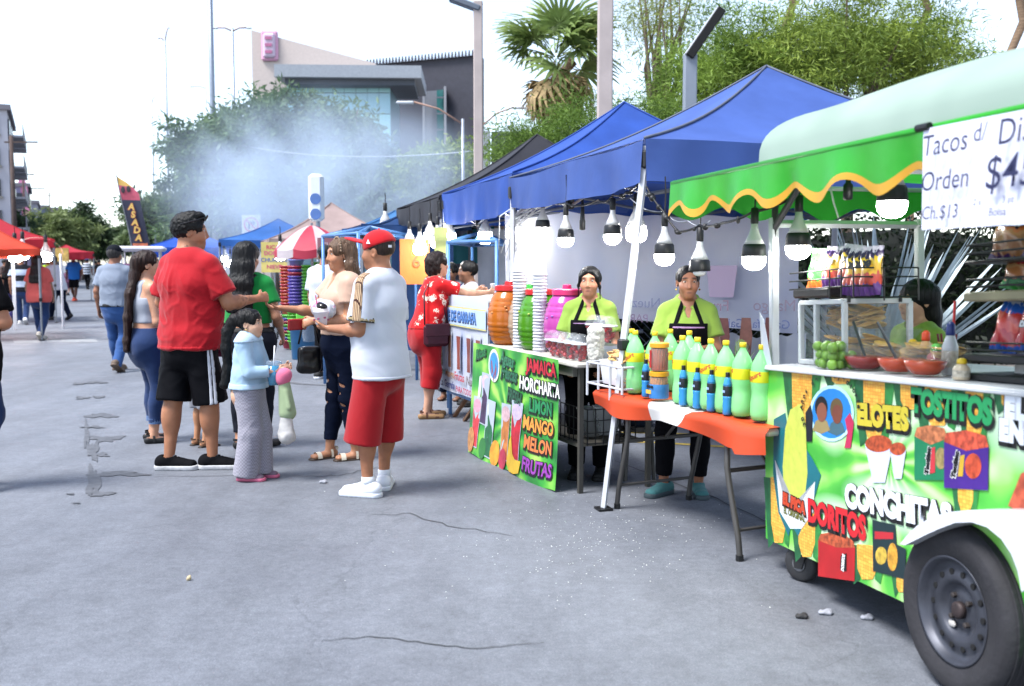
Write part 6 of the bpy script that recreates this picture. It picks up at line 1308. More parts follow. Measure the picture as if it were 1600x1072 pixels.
def vault_mat():
 m = mat('vault_skin', '#96a89e', rough=.5, var=0, transl=.35); n = m.node_tree.nodes; L = m.node_tree.links; nz = n.new('ShaderNodeTexNoise'); nz.inputs['Scale'].default_value = 1.6; tc = n.new('ShaderNodeTexCoord'); L.new(tc.outputs['Object'], nz.inputs[0]); c = ramp(n, L, nz.outputs['Fac'], [(.35, '#8fa296'), (.55, '#a0b2a6'), (.75, '#84ac8a')], False); L.new(c, n['Principled BSDF'].inputs['Base Color'])
 for x in n:
  if x.type == 'BSDF_TRANSLUCENT': L.new(c, x.inputs[0])
 return m
def vault(u, v):
 t = .97 + (AWL - .97) * u; a = math.pi * v; return aw(t, AWD / 2 - AWD / 2 * math.cos(a), .012 + .285 * math.sin(a) ** .72 + .012 * math.sin(t * 4.2) * math.sin(a))
MB().grid(vault, 30, 36).build('vault_roof', vault_mat(), cart, smooth=True)
for t in (1.0, 1.9, 2.8): MB().tube([aw(t, AWD / 2 - AWD * .485 * math.cos(math.pi * i / 18), -.015 + .25 * math.sin(math.pi * i / 18) ** .75) for i in range(19)], .012, 6).build('hoop', CWH, cart, smooth=True)
for s_ in (0, AWD): MB().tube([aw(0, s_, .0), aw(AWL, s_, .0)], .013, 6).build('awning_rail', GRN, cart, smooth=True)
for t in (0, .97, 2.2): MB().tube([aw(t, 0, -.012), aw(t, AWD, -.012)], .012, 6).build('cross_rail', CWH, cart, smooth=True)
pt = Vector((.03, .03, zt)); MB().tube([pt - Vector((0, 0, .14)), CIN @ AT(1212, 305, 4.9)], .016, 6).build('strut', M('#2a2a2c', rough=.5), cart); MB().tube([pt - Vector((0, 0, .06)), CIN @ AT(1262, 268, 4.6)], .016, 6).build('strut', M('#2a2a2c', rough=.5), cart); MB().bevbox(CIN @ AT(1207, 300, 4.9), (.09, .05, .07), .01).build('clamp', BLKP, cart)
MB().tube([CIN @ AT(1295, 282, 4.6), CIN @ AT(1303, 318, 4.6), CIN @ AT(1310, 340, 4.6)], .008, 5, flat=.3).build('plastic_strip', M('#b8c0b8', rough=.4, alpha=.8), cart)
# handwritten price sheet
t0 = 2.13; pm_ = M('#c4c6d8', rough=.6, var=.03); S0 = E0 + ce * t0 - cv * .035; sgn = thing('price_sign', 'white paper sign with handwritten taco prices pinned to the green awning', 'sign', S0 + Vector((0, 0, -.005)), rzc)
MB().grid(lambda u, v: (.022 * v + .95 * u, -.012 * math.sin(u * 6) * v - .01 * v, -.30 * v + .012 * u * (1 - v) * -1), 20, 6).build('paper', pm_, sgn, smooth=True); INK = M('#1c1e42', rough=.6, var=0)
for tx, x, z, sz, sp_ in (('Tacos', .150, -.062, .085, 1), ('d/', .30, -.05, .07, 1), ('Disco', .48, -.062, .095, 1), ('Orden', .155, -.165, .080, 1), ('$45', .42, -.165, .125, 1), ('Ch.', .095, -.255, .055, 1), ('$13', .18, -.255, .055, 1), ('2 x', .30, -.235, .026, 1), ('3 pz', .42, -.235, .026, 1), ('Bolsa', .38, -.265, .032, 1)): text('handwriting', tx, sz, INK, sgn, (x, -.034, z), (math.pi / 2, 0, 0), bold=.0002, shear=.12)
MB().lathe([(.012, 0), (.012, .06)], 10).build('clip', BLKP, sgn, (-.03, -.0, .005), (0, math.pi / 2, 0))

# ------------------------------------------------------------------ what stands on the cart
def onc(x, y, z=0.0): return CMX @ Vector((x, y, CHT + .022 + z))
def cx(px, py, y): p = CQ(px, py, y); return p.x
CLR = mat('clear_plastic', '#e8eef2'); GLS = mat('case_glass', '#a8b4b8', rough=.05, alpha=.05, var=0, spec=.8)
gc = thing('glass_case', 'white-framed glass case with tostada bags at the left end of the cart', 'display case', CMX @ Vector((0, 0, CHT + .022)), rzc); gc.rotation_euler = cart.rotation_euler
xa, xb, ya, yb, hz_ = .04, .44, .17, .50, .30
for x in (xa, (xa + xb) / 2 - .05, xb):
 for y in (ya, yb): MB().bevbox((x, y, hz_ / 2), (.024, .024, hz_), .003).build('frame_upright', CWH, gc)
for z in (.012, hz_):
 for y in (ya, yb): MB().bevbox(((xa + xb) / 2, y, z), (xb - xa, .024, .024), .003).build('frame_rail', CWH, gc)
 for x in (xa, xb): MB().bevbox((x, (ya + yb) / 2, z), (.024, yb - ya, .024), .003).build('frame_rail', CWH, gc)
for a, b, c, d in (((xa + xb) / 2, ya, xb - xa - .03, .004), ((xa + xb) / 2, yb, xb - xa - .03, .004)): MB().box((a, b, hz_ / 2), (c, d, hz_ - .03)).build('pane', GLS, gc)
for x in (xa, xb): MB().box((x, (ya + yb) / 2, hz_ / 2), (.004, yb - ya - .03, hz_ - .03)).build('pane', GLS, gc)
MB().box(((xa + xb) / 2, (ya + yb) / 2, .15), (xb - xa - .04, yb - ya - .04, .006)).build('glass_shelf', GLS, gc)
TOS = mat('tostada', '#c89c50', rough=.6, var=.35, vscale=22)
def pack(lb, loc, w_, h_, d_, m, seed, parent=None):
 rg = random.Random(seed); t = thing('snack_pack', lb, 'snack pack', loc, rzc, 'tostada packs on the cart')
 for k in range(9): a = rg.uniform(0, 6.28); MB().lathe([(.001, 0), (w_ * .40, .003), (w_ * .42, .006), (.001, .008)], 14).build('tostada', m, t, (rg.uniform(-.01, .01), rg.uniform(-.02, .02), .02 + h_ * .8 * k / 9), (rg.uniform(-.35, .35), rg.uniform(-.35, .35), a), smooth=True)
 sdf_obj('film', [rbox((0, 0, h_ / 2), (w_ / 2, d_ / 2, h_ / 2), .02)], .012, mat('bag_film', '#c8c4b8'), t, disp=lambda V: .005 * fbm(V * 24 + seed, 2)); return t
i = 0
for x, y, z, lb in ((.12, .32, .02, 'bottom tostada pack at the left inside the glass case'), (.12, .33, .165, 'top tostada pack at the left inside the glass case'), (.25, .33, .02, 'bottom tostada pack beside the case divider'), (.25, .33, .165, 'top tostada pack beside the case divider'), (.36, .35, .165, 'tostada pack at the right inside the glass case'), (.36, .35, .02, 'lower right tostada pack in the glass case'), (.62, .26, 0, 'tostada pack standing right of the glass case'), (.78, .30, 0, 'tostada pack behind the salsa bowls'), (.94, .34, .0, 'tostada pack behind the sauce bottles')):
 i += 1; pack(lb, onc(x, y, z), .145, .115, .13, TOS, i)
# limes
t = thing('lime_tub', 'clear square tub of limes at the front of the cart', 'tub', onc(cx(1304, 570, .075), .075), rzc); MB().box((0, 0, .055), (.17, .15, .11), None, 1.1).build('tub_wall', mat('tub_clear', '#8a9094', rough=.08, alpha=.06, var=0), t)
rg = random.Random(8); LIM = mat('lime', '#6a9430', rough=.35, var=.3, vscale=18)
for k in range(26):
 l_ = k // 9; MB().ball((-.055 + .055 * (k % 3) + rg.uniform(-.014, .014), -.045 + .045 * ((k // 3) % 3) + rg.uniform(-.01, .01), .024 + .036 * l_), (.026, .024, .023), 10, 7, rotm(rg.uniform(0, 3), rg.uniform(0, 3), 0)).build('lime', LIM, t, smooth=True)
def bowl(lb, px, py, y, r, col, spoon=None):
 t = thing('salsa_bowl', lb, 'bowl', onc(cx(px, py, y), y), rzc, 'glass bowls of salsa'); MB().lathe([(r * .5, 0), (r * .62, .006), (r * .92, .07), (r, .105), (r * 1.03, .108), (r * .97, .106), (r * .6, .01)], 28).build('bowl_wall', mat('bowl_glass', '#8a9094', rough=.06, alpha=.06, var=0, spec=.8), t, smooth=True); MB().lathe([(r * .5, .008), (r * .72, .03), (r * .84, .058), (r * .4, .060), (.001, .060)], 28).build('salsa', mat('salsa_' + col, col, rough=.25, var=.15, vscale=30), t, smooth=True)
 if spoon: MB().tube([(0, 0, .05), spoon], .006, 6).build('ladle', M('#3a3c40', metal=.6, rough=.4), t)
 return t
bowl('bowl of dark red salsa, leftmost of the salsa bowls', 1352, 578, .13, .105, '#7c1410', (-.14, .02, .20)); bowl('bowl of orange salsa with steel ladle', 1402, 582, .12, .095, '#b03c14', (-.12, -.02, .20)); bowl('bowl of orange salsa nearest the chip stand', 1445, 590, .10, .095, '#b04018')
t = thing('glass_bowl', 'cut glass bowl standing behind the salsa bowls', 'bowl', onc(cx(1402, 520, .42), .42, .11), rzc); MB().lathe([(.05, 0), (.08, .02), (.10, .06), (.105, .065), (.078, .025)], 24, wave=lambda a, z: .03 * math.cos(a * 12)).build('bowl_wall', mat('bowl_glass', '#d8dce0'), t, smooth=True)
for lb, px, y, bh, br, bc, cc in (('red sauce bottle with yellow cap on the cart', 1425, .36, .10, .032, '#8a1c14', '#c8a020'), ('pale sauce bottle with orange cap on the cart', 1445, .33, .13, .030, '#b89468', '#c0401c'), ('jar with green lid right of the sauce bottles', 1474, .34, .09, .038, '#a89c98', '#4ab03c'), ('white squeeze bottle with blue cap on the cart', 1483, .22, .16, .030, '#b0b4b8', '#1c2c6a'), ('jar of red sauce with green lid behind the ladles', 1462, .30, .09, .036, '#a04a48', '#4ab03c'), ('small mustard pot with yellow lid by the chip stand', 1502, .08, .06, .030, '#b8a890', '#c8a81c')):
 t = thing('sauce_bottle', lb, 'bottle', onc(cx(px, 560, y), y), rzc, 'sauce bottles on the cart'); MB().lathe([(br * .9, 0), (br, .006), (br, bh * .7), (br * .6, bh * .92), (br * .45, bh)], 18).build('bottle_wall', mat('sauce_' + bc, bc, rough=.25, var=.1), t, smooth=True); MB().lathe([(br * .55, bh * .97), (br * .6, bh), (br * .55, bh * 1.22), (br * .25, bh * 1.3)], 16).build('cap', M(cc, rough=.4, var=.02), t, smooth=True); MB().lathe([(br * 1.01, bh * .2), (br * 1.02, bh * .6)], 18, cap=False).build('label_band', M('#b0a898', rough=.5, var=.4, vscale=60), t)
t = thing('straw_bundle', 'bunch of dark red tamarind sticks in a cup on the cart', 'cup', onc(cx(1478, 520, .5), .5, .0), rzc); MB().lathe([(.035, 0), (.045, .08)], 16).build('cup_wall', CLR, t)
for k in range(10): a = k * .63; MB().tube([(.015 * math.cos(a), .015 * math.sin(a), 0), (.04 * math.cos(a), .04 * math.sin(a), .15)], .005, 5).build('stick', M('#5c1420', rough=.5), t)
single('straw', 'red straw standing up behind the sauce bottles', 'straw', MB().tube([(0, 0, 0), (.005, 0, .24)], .006, 6), M('#b02424', rough=.4), onc(cx(1487, 520, .3), .3, .05))
# snack bags
def bag_mesh(w_, h_, d_, seed):
 def fn(u, v):
  x = (u - .5) * w_ * (1 - .05 * math.sin(math.pi * v)); th = d_ * (math.sin(math.pi * min(max(v * 1.1 - .05, 0), 1)) ** .55) * (max(1 - (2 * u - 1) ** 2, 0) ** .5) / 2 + .002; cr = .004 * math.sin(u * 26 + seed) * (1 - math.sin(math.pi * v)) * 1.6 + .004 * math.sin(u * 9 + v * 11 + seed)
  return x, th, v * h_, cr
 f = MB().grid(lambda u, v: (lambda q: (q[0], -q[1] + q[3], q[2]))(fn(u, v)), 16, 18); f.grid(lambda u, v: (lambda q: (q[0], q[1] + q[3], q[2]))(fn(1 - u, v)), 16, 18); return f
def band_mat(name, stops, rough=.3):
 if name in _mats: return _mats[name]
 m = mat(name, '#888888', rough=rough, var=0, spec=.6, coat=.3); n = m.node_tree.nodes; L = m.node_tree.links; tc = n.new('ShaderNodeTexCoord'); nz = n.new('ShaderNodeTexNoise'); nz.inputs['Scale'].default_value = 26; nz.inputs['Detail'].default_value = 3; L.new(tc.outputs['Generated'], nz.inputs[0]); nz.inputs['Scale'].default_value = 5; sx = n.new('ShaderNodeSeparateXYZ'); L.new(tc.outputs['Generated'], sx.inputs[0]); ad = n.new('ShaderNodeMath'); ad.operation = 'MULTIPLY_ADD'; L.new(nz.outputs['Fac'], ad.inputs[0]); ad.inputs[1].default_value = .34; L.new(sx.outputs['Z'], ad.inputs[2]); sb = n.new('ShaderNodeMath'); sb.operation = 'SUBTRACT'; L.new(ad.outputs[0], sb.inputs[0]); sb.inputs[1].default_value = .17; L.new(ramp(n, L, sb.outputs[0], stops), n['Principled BSDF'].inputs['Base Color']); return m
_bagc = {}
def sbag(lb, loc, w_, h_, d_, stops, key, rot=(0, 0, 0), txt=None, tc='#d8d8d8', tsz=.04, tz=.7, group='snack bags on the cart racks'):
 t = thing('snack_bag', lb, 'snack bag', loc, rzc, group); t.rotation_euler = Euler((rot[0], rot[1], rzc + rot[2])); k = (key, w_, h_)
 if k not in _bagc: _bagc[k] = bag_mesh(w_, h_, d_, len(_bagc)).mesh('bag_body', band_mat('bag_' + key, stops), True)
 link('bag_body', _bagc[k], t)
 if txt: text('bag_text', txt, tsz, M(tc, rough=.4, var=0), t, (0, -d_ / 2 - .004, h_ * tz), (math.pi / 2, 0, 0), bold=.002, outline=M('#0c0c10', rough=.4, var=0), ow=.003)
 return t
PUR = [(0, '#4a1c6a'), (.22, '#a83420'), (.42, '#c89a1c'), (.66, '#c8a424'), (.76, '#2c1848'), (.9, '#b0a8bc')]; GRS = [(0, '#b85c20'), (.18, '#3c9a3c'), (.7, '#4aa848'), (.85, '#8ab88a')]
rack = thing('chip_rack', 'black tray and wire rack of snack bags above the glass case', 'rack', cart.location, rzc); rack.rotation_euler = cart.rotation_euler; zr = CHT + .022 + .345
MB().bevbox((.16, .29, zr - .0), (.34, .28, .045), .008).build('tray', mat('black_tray', '#141416', rough=.4), rack)
for z in (.02, .06, .10): MB().tube([(.0, .13, zr + z), (.58, .13, zr + z), (.58, .45, zr + z)], .004, 5).build('wire', BLKP, rack)
for x in (.38, .48, .58): MB().tube([(x, .13, zr - .03), (x, .13, zr + .10)], .004, 5).build('wire', BLKP, rack)
for y in (.28, .45): MB().tube([(.58, y, zr - .045), (.58, y, zr + .10)], .004, 5).build('wire', BLKP, rack)
for x in (.38, .58):
 MB().tube([(x, .13, zr - .03), (x, .45, zr - .03)], .004, 5).build('wire', BLKP, rack)
for x, y in ((.05, .18), (.46, .18), (.05, .44), (.46, .44)): MB().tube([(x, y, zr - .05), (x, y, zr - .02)], .008, 6).build('foot', BLKP, rack)
def onr(x, y, z=0): return CMX @ Vector((x, y, zr + .024 + z))
for k, (x, c, rt) in enumerate(((.05, 'g', .1), (.12, 'g', -.15), (.19, 'p', .1), (.26, 'p', -.1), (.33, 'p', .25))): sbag(['green snack bag at the left end of the chip rack', 'green snack bag second from the left on the chip rack', 'purple and yellow snack bag third on the chip rack', 'purple and yellow snack bag fourth on the chip rack', 'purple and yellow snack bag at the tray end'][k], onr(x, .24 + .03 * (k % 2), 0), .13, .20, .05, GRS if c == 'g' else PUR, 'green' if c == 'g' else 'purple', (-.15, rt * .4, .2), 'Ks' if c == 'g' else 'X3', '#d8d8d8' if c == 'g' else '#101014', .035, .6)
for k, x in enumerate((.42, .50, .58)): sbag(['purple and yellow snack bag leaning in the wire rack', 'middle purple snack bag in the wire rack', 'last purple snack bag at the rack end'][k], onr(x - .03, .23, -.045), .125, .22, .05, PUR, 'purple', (-.12, .12 - .1 * k, .25), 'X3', '#101014', .035, .62)
# tall chip stand at the right
xs0 = cx(1508, 560, .10); st_ = thing('chip_stand', 'black tiered wire stand of snack bags at the right edge', 'rack', cart.location, rzc); st_.rotation_euler = cart.rotation_euler; z0s = CHT + .022
zt1 = CQ(1540, 560, .10).z; zt2 = CQ(1540, 463, .10).z; zt3 = CQ(1540, 408, .10).z
for z, m_, hh_ in ((zt1, mat('black_tray', '#141416'), .03), (zt2, M('#8a8264', rough=.5, var=.2), .035), (zt3, BLKP, .012)): MB().bevbox((xs0 + .36, .26, z), (.72, .34, hh_), .006).build('shelf', m_, st_)
MB().bevbox((xs0 + .36, .30, z0s + .012), (.76, .40, .024), .004).build('base', BLKP, st_)
for x in (xs0 + .12, xs0 + .70):
 MB().box((x, .42, (z0s + zt3 + .15) / 2), (.05, .03, zt3 + .15 - z0s)).build('upright', M('#a8a8a4', rough=.5), st_)
for z in (zt1 + .03, zt1 + .055, zt2 + .035, zt2 + .06, zt3 + .03, zt3 + .06): MB().tube([(xs0, .43, z), (xs0 - .0, .12, z), (xs0 + .02, .09, z), (xs0 + .72, .09, z)], .004, 5).build('wire', BLKP, st_)
MB().box((xs0 + .36, .435, (zt1 + zt3) / 2 + .02), (.70, .012, zt3 - zt1 - .05)).build('back_card', M('#c0c2c6', rough=.6), st_)
BLR = [(0, '#1c4a9a'), (.12, '#a81c24'), (.42, '#c04438'), (.62, '#b03028'), (.78, '#1c54a8'), (.92, '#a8b4c4')]; GRN2 = [(0, '#1c7a2c'), (.25, '#a0683c'), (.6, '#b0885c'), (.72, '#a82028'), (.85, '#1c7a2c')]; PU2 = [(0, '#3a1c54'), (.1, '#8a5a34'), (.55, '#a06a3c'), (.62, '#b05c24'), (.70, '#1c1020'), (.88, '#4a2470')]
for k in range(5):
 sbag(['blue and red snack bag at the left of the bottom tier', 'second blue and red snack bag of the bottom tier', 'third blue and red snack bag of the bottom tier', 'fourth blue and red snack bag of the bottom tier', 'fifth blue and red snack bag of the bottom tier'][k], CMX @ Vector((xs0 + .07 + .125 * k, .20, zt1 + .016)), .125, .19, .05, BLR, 'bluered', (-.2, .12, .1), 'Doritos' if k % 2 else None, '#d0d0d0', .026, .5)
for k in range(3): sbag(['green snack bag at the left of the middle tier', 'second green snack bag of the middle tier', 'third green snack bag of the middle tier'][k], CMX @ Vector((xs0 + .16 + .19 * k, .20, zt2 + .018)), .19, .125, .05, GRN2, 'green2', (-.25, .06, .05), 'Tostitos', '#1c6a2c', .03, .2)
for k in range(3): sbag(['purple snack bag at the left of the top tier', 'second purple snack bag of the top tier', 'third purple snack bag of the top tier'][k], CMX @ Vector((xs0 + .12 + .17 * k, .18, zt3 + .0)), .17, .17, .06, PU2, 'purple2', (-.15, .05, .05), 'Tostitos', '#c8c8d0', .040, .78)
for k in range(3): single('paper_roll', ['white paper roll under the chip stand, left one', 'white paper roll under the chip stand, middle one', 'white paper roll under the chip stand, right one'][k], 'paper roll', MB().lathe([(.02, 0), (.055, 0), (.056, .09), (.02, .092)], 20), M('#c0c2c6', rough=.8, var=.03), CMX @ Vector((xs0 + .13 + .14 * k, .27, z0s + .026)), smooth=False)
o = MB().prism([(0, 0), (.10, 0), (.055, .22), (0, .26)], 0, .002, lambda x, y, h: (x, -.012 - h - .02 * math.sin(y * 9), y)).build('plastic_sheet', M('#b8bcc4', rough=.3, var=.05), cart, (-.01, -.0, CHT + .02))
# ------------------------------------------------------------------ the people in the photograph
DENIM = cloth('denim', '#1c3056', bump=.3, bscale=14, var=.18); DENIM_D = cloth('denim_dark', '#0d1426', bump=.3, bscale=14, var=.12)
BLACKC = cloth('black_cloth', '#0c0c10', bump=.3); LIME = cloth('lime_polo', '#76903a'); WHITEC = cloth('white_tee', '#b0b4be', var=.03, bump=.3)
RUBW = M('#b9bcc4', rough=.6, var=.1, vscale=20); RUBB = M('#101012', rough=.7, var=.1)
def pattern(name, build):
 if name in _mats: return _mats[name]
 m = cloth(name, '#808080'); n = m.node_tree.nodes; L = m.node_tree.links; b = n['Principled BSDF']
 tc = n.new('ShaderNodeTexCoord'); L.new(build(n, L, tc.outputs['Object']), b.inputs['Base Color']); return m
def flowers(n, L, co):
 v = n.new('ShaderNodeTexVoronoi'); v.inputs['Scale'].default_value = 10; v.inputs['Randomness'].default_value = .8
 nz = n.new('ShaderNodeTexNoise'); nz.inputs['Scale'].default_value = 26; ad = n.new('ShaderNodeVectorMath'); ad.operation = 'MULTIPLY_ADD'
 ad.inputs[1].default_value = (.09, .09, .09); L.new(nz.outputs['Color'], ad.inputs[0]); L.new(co, ad.inputs[2]); L.new(ad.outputs[0], v.inputs['Vector'])
 return ramp(n, L, v.outputs['Distance'], [(0, '#7a1016'), (.10, '#d8c4b4'), (.30, '#b00c12')])
def gingham(n, L, co):
 ch = n.new('ShaderNodeTexChecker'); ch.inputs['Scale'].default_value = 85; ch.inputs[1].default_value = (*lin('#8e8c96'), 1); ch.inputs[2].default_value = (*lin('#7c7984'), 1); L.new(co, ch.inputs[0]); return ch.outputs[0]
def plaid(n, L, co):
 br = n.new('ShaderNodeTexBrick'); br.inputs['Scale'].default_value = 22; br.inputs['Mortar Size'].default_value = .045; br.offset = 0; br.inputs['Brick Width'].default_value = .5
 br.inputs[1].default_value = (*lin('#a88b6c'), 1); br.inputs[2].default_value = (*lin('#b79c7e'), 1); br.inputs[3].default_value = (*lin('#3a211c'), 1); L.new(co, br.inputs[0]); return br.outputs[0]
def stripes(c1, c2, sc, axis=2):
 def f(n, L, co):
  w_ = n.new('ShaderNodeTexWave'); w_.bands_direction = 'XYZ'[axis]; w_.inputs['Scale'].default_value = sc; L.new(co, w_.inputs[0]); return ramp(n, L, w_.outputs['Fac'], [(0, c1), (.5, c2)])
 return f

def long_hair(p, path, r0, r1, k=.03):
 """locks hanging along a path of head-frame or body points"""
 q = []
 for i in range(len(path) - 1):
  t0, t1 = i / (len(path) - 1), (i + 1) / (len(path) - 1); l = lambda t: (r0[0] + (r1[0] - r0[0]) * t, r0[1] + (r1[1] - r0[1]) * t)
  q.append(ec(path[i], path[i + 1], l(t0), l(t1), p.Rh @ A_(1, 0, 0), k))
 return q

# --- man in the red T-shirt, seen from behind, reaching out to the right
def tattoo(s, V, c):
 t = np.zeros(len(V))
 sh, e, w_ = s.arm['R']; d = np.linalg.norm(V - (e * .55 + w_ * .45), axis=1); t += np.clip(1 - d / .13, 0, 1) * (fbm(V * 38, 2) > .05) * .8
 hp_, kn, an, fd = s.leg['L']; d = np.linalg.norm((V - (kn * .74 + an * .26 + A_(-.045, -.01, 0))) * A_(1, 1, .75), axis=1); t += (d < .055) * (fbm(V * 30 + 3, 2) > -.25)
 d = np.linalg.norm(V - s.hp(.045, -.025, -.10), axis=1); t += (d < .04) * (fbm(V * 60, 2) > .0) * .7
 t = np.clip(t, 0, .8)[:, None]; return c * (1 - t) + np.array(lin('#2a2524')) * t
g0 = G(300, 731)
p = Person('man in red T-shirt and black shorts reaching out his right hand', (g0.x, g0.y), (.56, .83), H=1.855, g=1.25, belly=.03, skin='#9c6a4e', twist=.05, lean=(.0, .02),
           head=(-.72, .02, 0), armR=((.36, .26, -.88), (-.02, .99, .10)), handR=dict(curl=.85, palm=(-1, 0, -.2), thumb=(0, 0, 1), tcurl=.6), armL=((-.46, .05, -1), (.2, .85, -.3)),
           handL=dict(curl=.6, palm=(.6, 0, -.3)), footL=(-.08, -.12, -.95), footR=(.14, .06, -.9), colmod=tattoo, stubble=.45)
p.top('shirt', cloth('red_tee', '#980a18', var=.08), hem=.478, sleeve=.78, loose=.02, drape=.85, sl_loose=.022, neck=.062, hemw=(.215, .175), fold=.016)
p.trim('hem', cloth('red_tee', ''), p.shirt, p.shirt_prims, p.shirt_clips, p.shirt_disp, .0035, [plane((0, 0, .478 * p.H + .022), (0, 0, 1))])
p.legs('shorts', cloth('black_sport', '#0b0b0f', rough=.6), hem=(.27, .265), rt=.108, rh=.125, short=True, fold=.009, fs=(8, 8, 4))
for (sd, sg) in (('L', -1), ('R', 1)):
 hp_, kn, an, fd = p.leg[sd]
 for off in (-.013, .013):
  p.trim('stripe', M('#b8bac2', rough=.8), p.pants, p.pant_prims, p.pant_clips, p.pant_disp, .004, [plane((0, off - .008, 0), (0, -1, 0)), plane((0, off + .008, 0), (0, 1, 0)), plane((sg * (abs(hp_[0]) + .03), 0, 0), (-sg, 0, 0)), plane((0, 0, p.H * .50), (0, 0, 1))], .8)
p.shoes(m=cloth('black_knit', '#101013', bscale=60), sole=M('#a8a8aa', rough=.6, var=.2, vscale=25))
q = p.cap_hair(.014) + [el(p.hp(0, .02, .105), np.array((.062, .07, .028)) * p.hs, p.Rh, .02)]
p.hair('#080707', q, strand=(70, 70, 70), amp=.006, clips=[p.low_clip(-.062, .35)])
sg_ = MB()
for x in (-1, 1):
 sg_.bevbox((x * .036, .090, .090), (.062, .012, .040), .006, rotm(-.5, 0, 0)); sg_.tube([(x * .066, .085, .092), (x * .093, .03, .07), (x * .095, -.06, .045)], .004, 5)
sg_.tube([(-.01, .096, .092), (.01, .096, .092)], .004, 5)
o = sg_.build('sunglasses', M('#0a0a0c', rough=.15, var=0), None, autos=True); o.parent = p.root; o.location = p.hd; o.rotation_euler = Matrix(p.Rh.tolist()).to_euler(); o.scale = (p.hs * 1.03,) * 3
tag(o, 'black sunglasses pushed up on the head')
RED_MAN = p

# --- young woman with long brown hair beside him
g0 = G(236, 690)
p = Person('woman in grey crop top and rolled-up jeans, very long brown hair down her back', (g0.x, g0.y), (.80, .60), H=1.60, fem=True, g=1.08, skin='#b98a70', hips=1.06, head=(-.25, -.12, 0),
           armR=((.1, .1, -1), (-.2, .9, .1)), armL=((-.12, .22, -1), (.15, .9, -.12)), footL=(-.1, .05, -.3), footR=(.1, .0, -.3))
p.top('crop_top', cloth('grey_top', '#8f949f'), hem=.63, straps=True, loose=.008, drape=0, neck=0, fold=.004)
p.legs('jeans', DENIM, hem=(.105, .105), waist=.605, rt=.096, rk=.06, rh=.052, fold=.006)
for sd in 'LR':
 hp_, kn, an, fd = p.leg[sd]; c = kn + (an - kn) * ((kn[2] - .118 * p.H) / (kn[2] - an[2]))
 MB().tube([c - A_(0, 0, .022), c + A_(0, 0, .022)], .056, 16).build('cuff', cloth('denim_cuff', '#4d6488'), p.pants, smooth=False)
p.shoes(kind='sandal', m=RUBB, sole=RUBB, plat=.05)
P0 = p.hp
p.hair('#24120c', p.cap_hair(.013) + long_hair(p, [P0(0, -.08, .05), P0(-.01, -.115, -.08), p.spine(.85) - p.fw * .14, p.spine(.45) - p.fw * .16, p.spine(.05) - p.fw * .17, p.spine(-.1) - p.fw * .175], (.075, .045), (.075, .028)), strand=(60, 60, 4), amp=.006)

# --- boy partly hidden behind the red T-shirt
g0 = G(318, 697)
p = Person('boy in blue T-shirt and grey shorts half hidden behind the man in red', (g0.x - .02, g0.y), (.7, .7), H=1.2, child=True, skin='#a87858', res=1.2, armL=((-.3, .0, -1), (-.1, .2, -1)))
p.top('shirt', cloth('blue_tee', '#1c2f9a'), hem=.47); p.legs('shorts', cloth('grey_short', '#74767e'), hem=(.27, .27), rt=.075, rh=.085, short=True); p.shoes(kind='sandal', m=M('#4a3626'), sole=M('#2b211a'), plat=.02)
p.hair('#0d0b0a', p.cap_hair(.012), clips=[p.low_clip(-.06, .3)])

# --- woman in the green top, back to the camera
g0 = G(392, 700)
p = Person('woman in tight green top and dark jeans seen from behind, straight black hair', (g0.x, g0.y), (.16, 1), H=1.66, fem=True, g=1.22, hips=1.10, skin='#a97a60', armL=((-.32, .05, -1), (-.1, .75, -.3)), armR=((.34, -.02, -1), (-.12, .65, -.55)),
           footL=(-.1, 0, .1), footR=(.115, .02, -.25))
p.top('top', cloth('green_top', '#0c7a34', var=.05), hem=.615, sleeve=.6, loose=.015, drape=.1, sl_loose=.012, neck=.08, fold=.006, fs=(6, 6, 9))
p.legs('jeans', cloth('charcoal_jean', '#20222b', bump=.3, var=.15), hem=(.075, .075), waist=.595, rt=.105, rk=.066, rh=.046, fold=.006)
p.trim('belt', RUBB, p.pants, p.pant_prims, p.pant_clips, p.pant_disp, .006, [plane((0, 0, p.H * .575), (0, 0, -1))])
p.shoes(kind='sandal', m=RUBB, sole=RUBB, plat=.055)
P0 = p.hp
p.hair('#050506', p.cap_hair(.016) + long_hair(p, [P0(0, -.06, .06), P0(0, -.1, -.06), p.spine(.95) - p.fw * .135, p.spine(.70) - p.fw * .16, p.spine(.52) - p.fw * .165], (.088, .06), (.115, .03), .04), strand=(70, 70, 3), amp=.004)
b = MB(); b.bevbox((-.30, .16, .86 * p.S), (.20, .10, .22), .03)
bag = single('shoulder_bag', 'pink and black shoulder bag hanging at the side of woman in green', 'bag', b, cloth('bag_pink', '#8a2c4a'), autos=True); bag.location = p.root.location; bag.rotation_euler = p.root.rotation_euler
st = MB(); st.tube([(-.30, .14, .96), tuple(p.spine(.6) - p.fw * .135 + A_(-.06, 0, 0)), tuple(p.sc + A_(.10, -.07, .05)), tuple(p.sc + A_(.11, .06, .0)), (-.26, .2, .96)], .012, 6, flat=.5); st.build('strap', RUBB, bag, smooth=True)

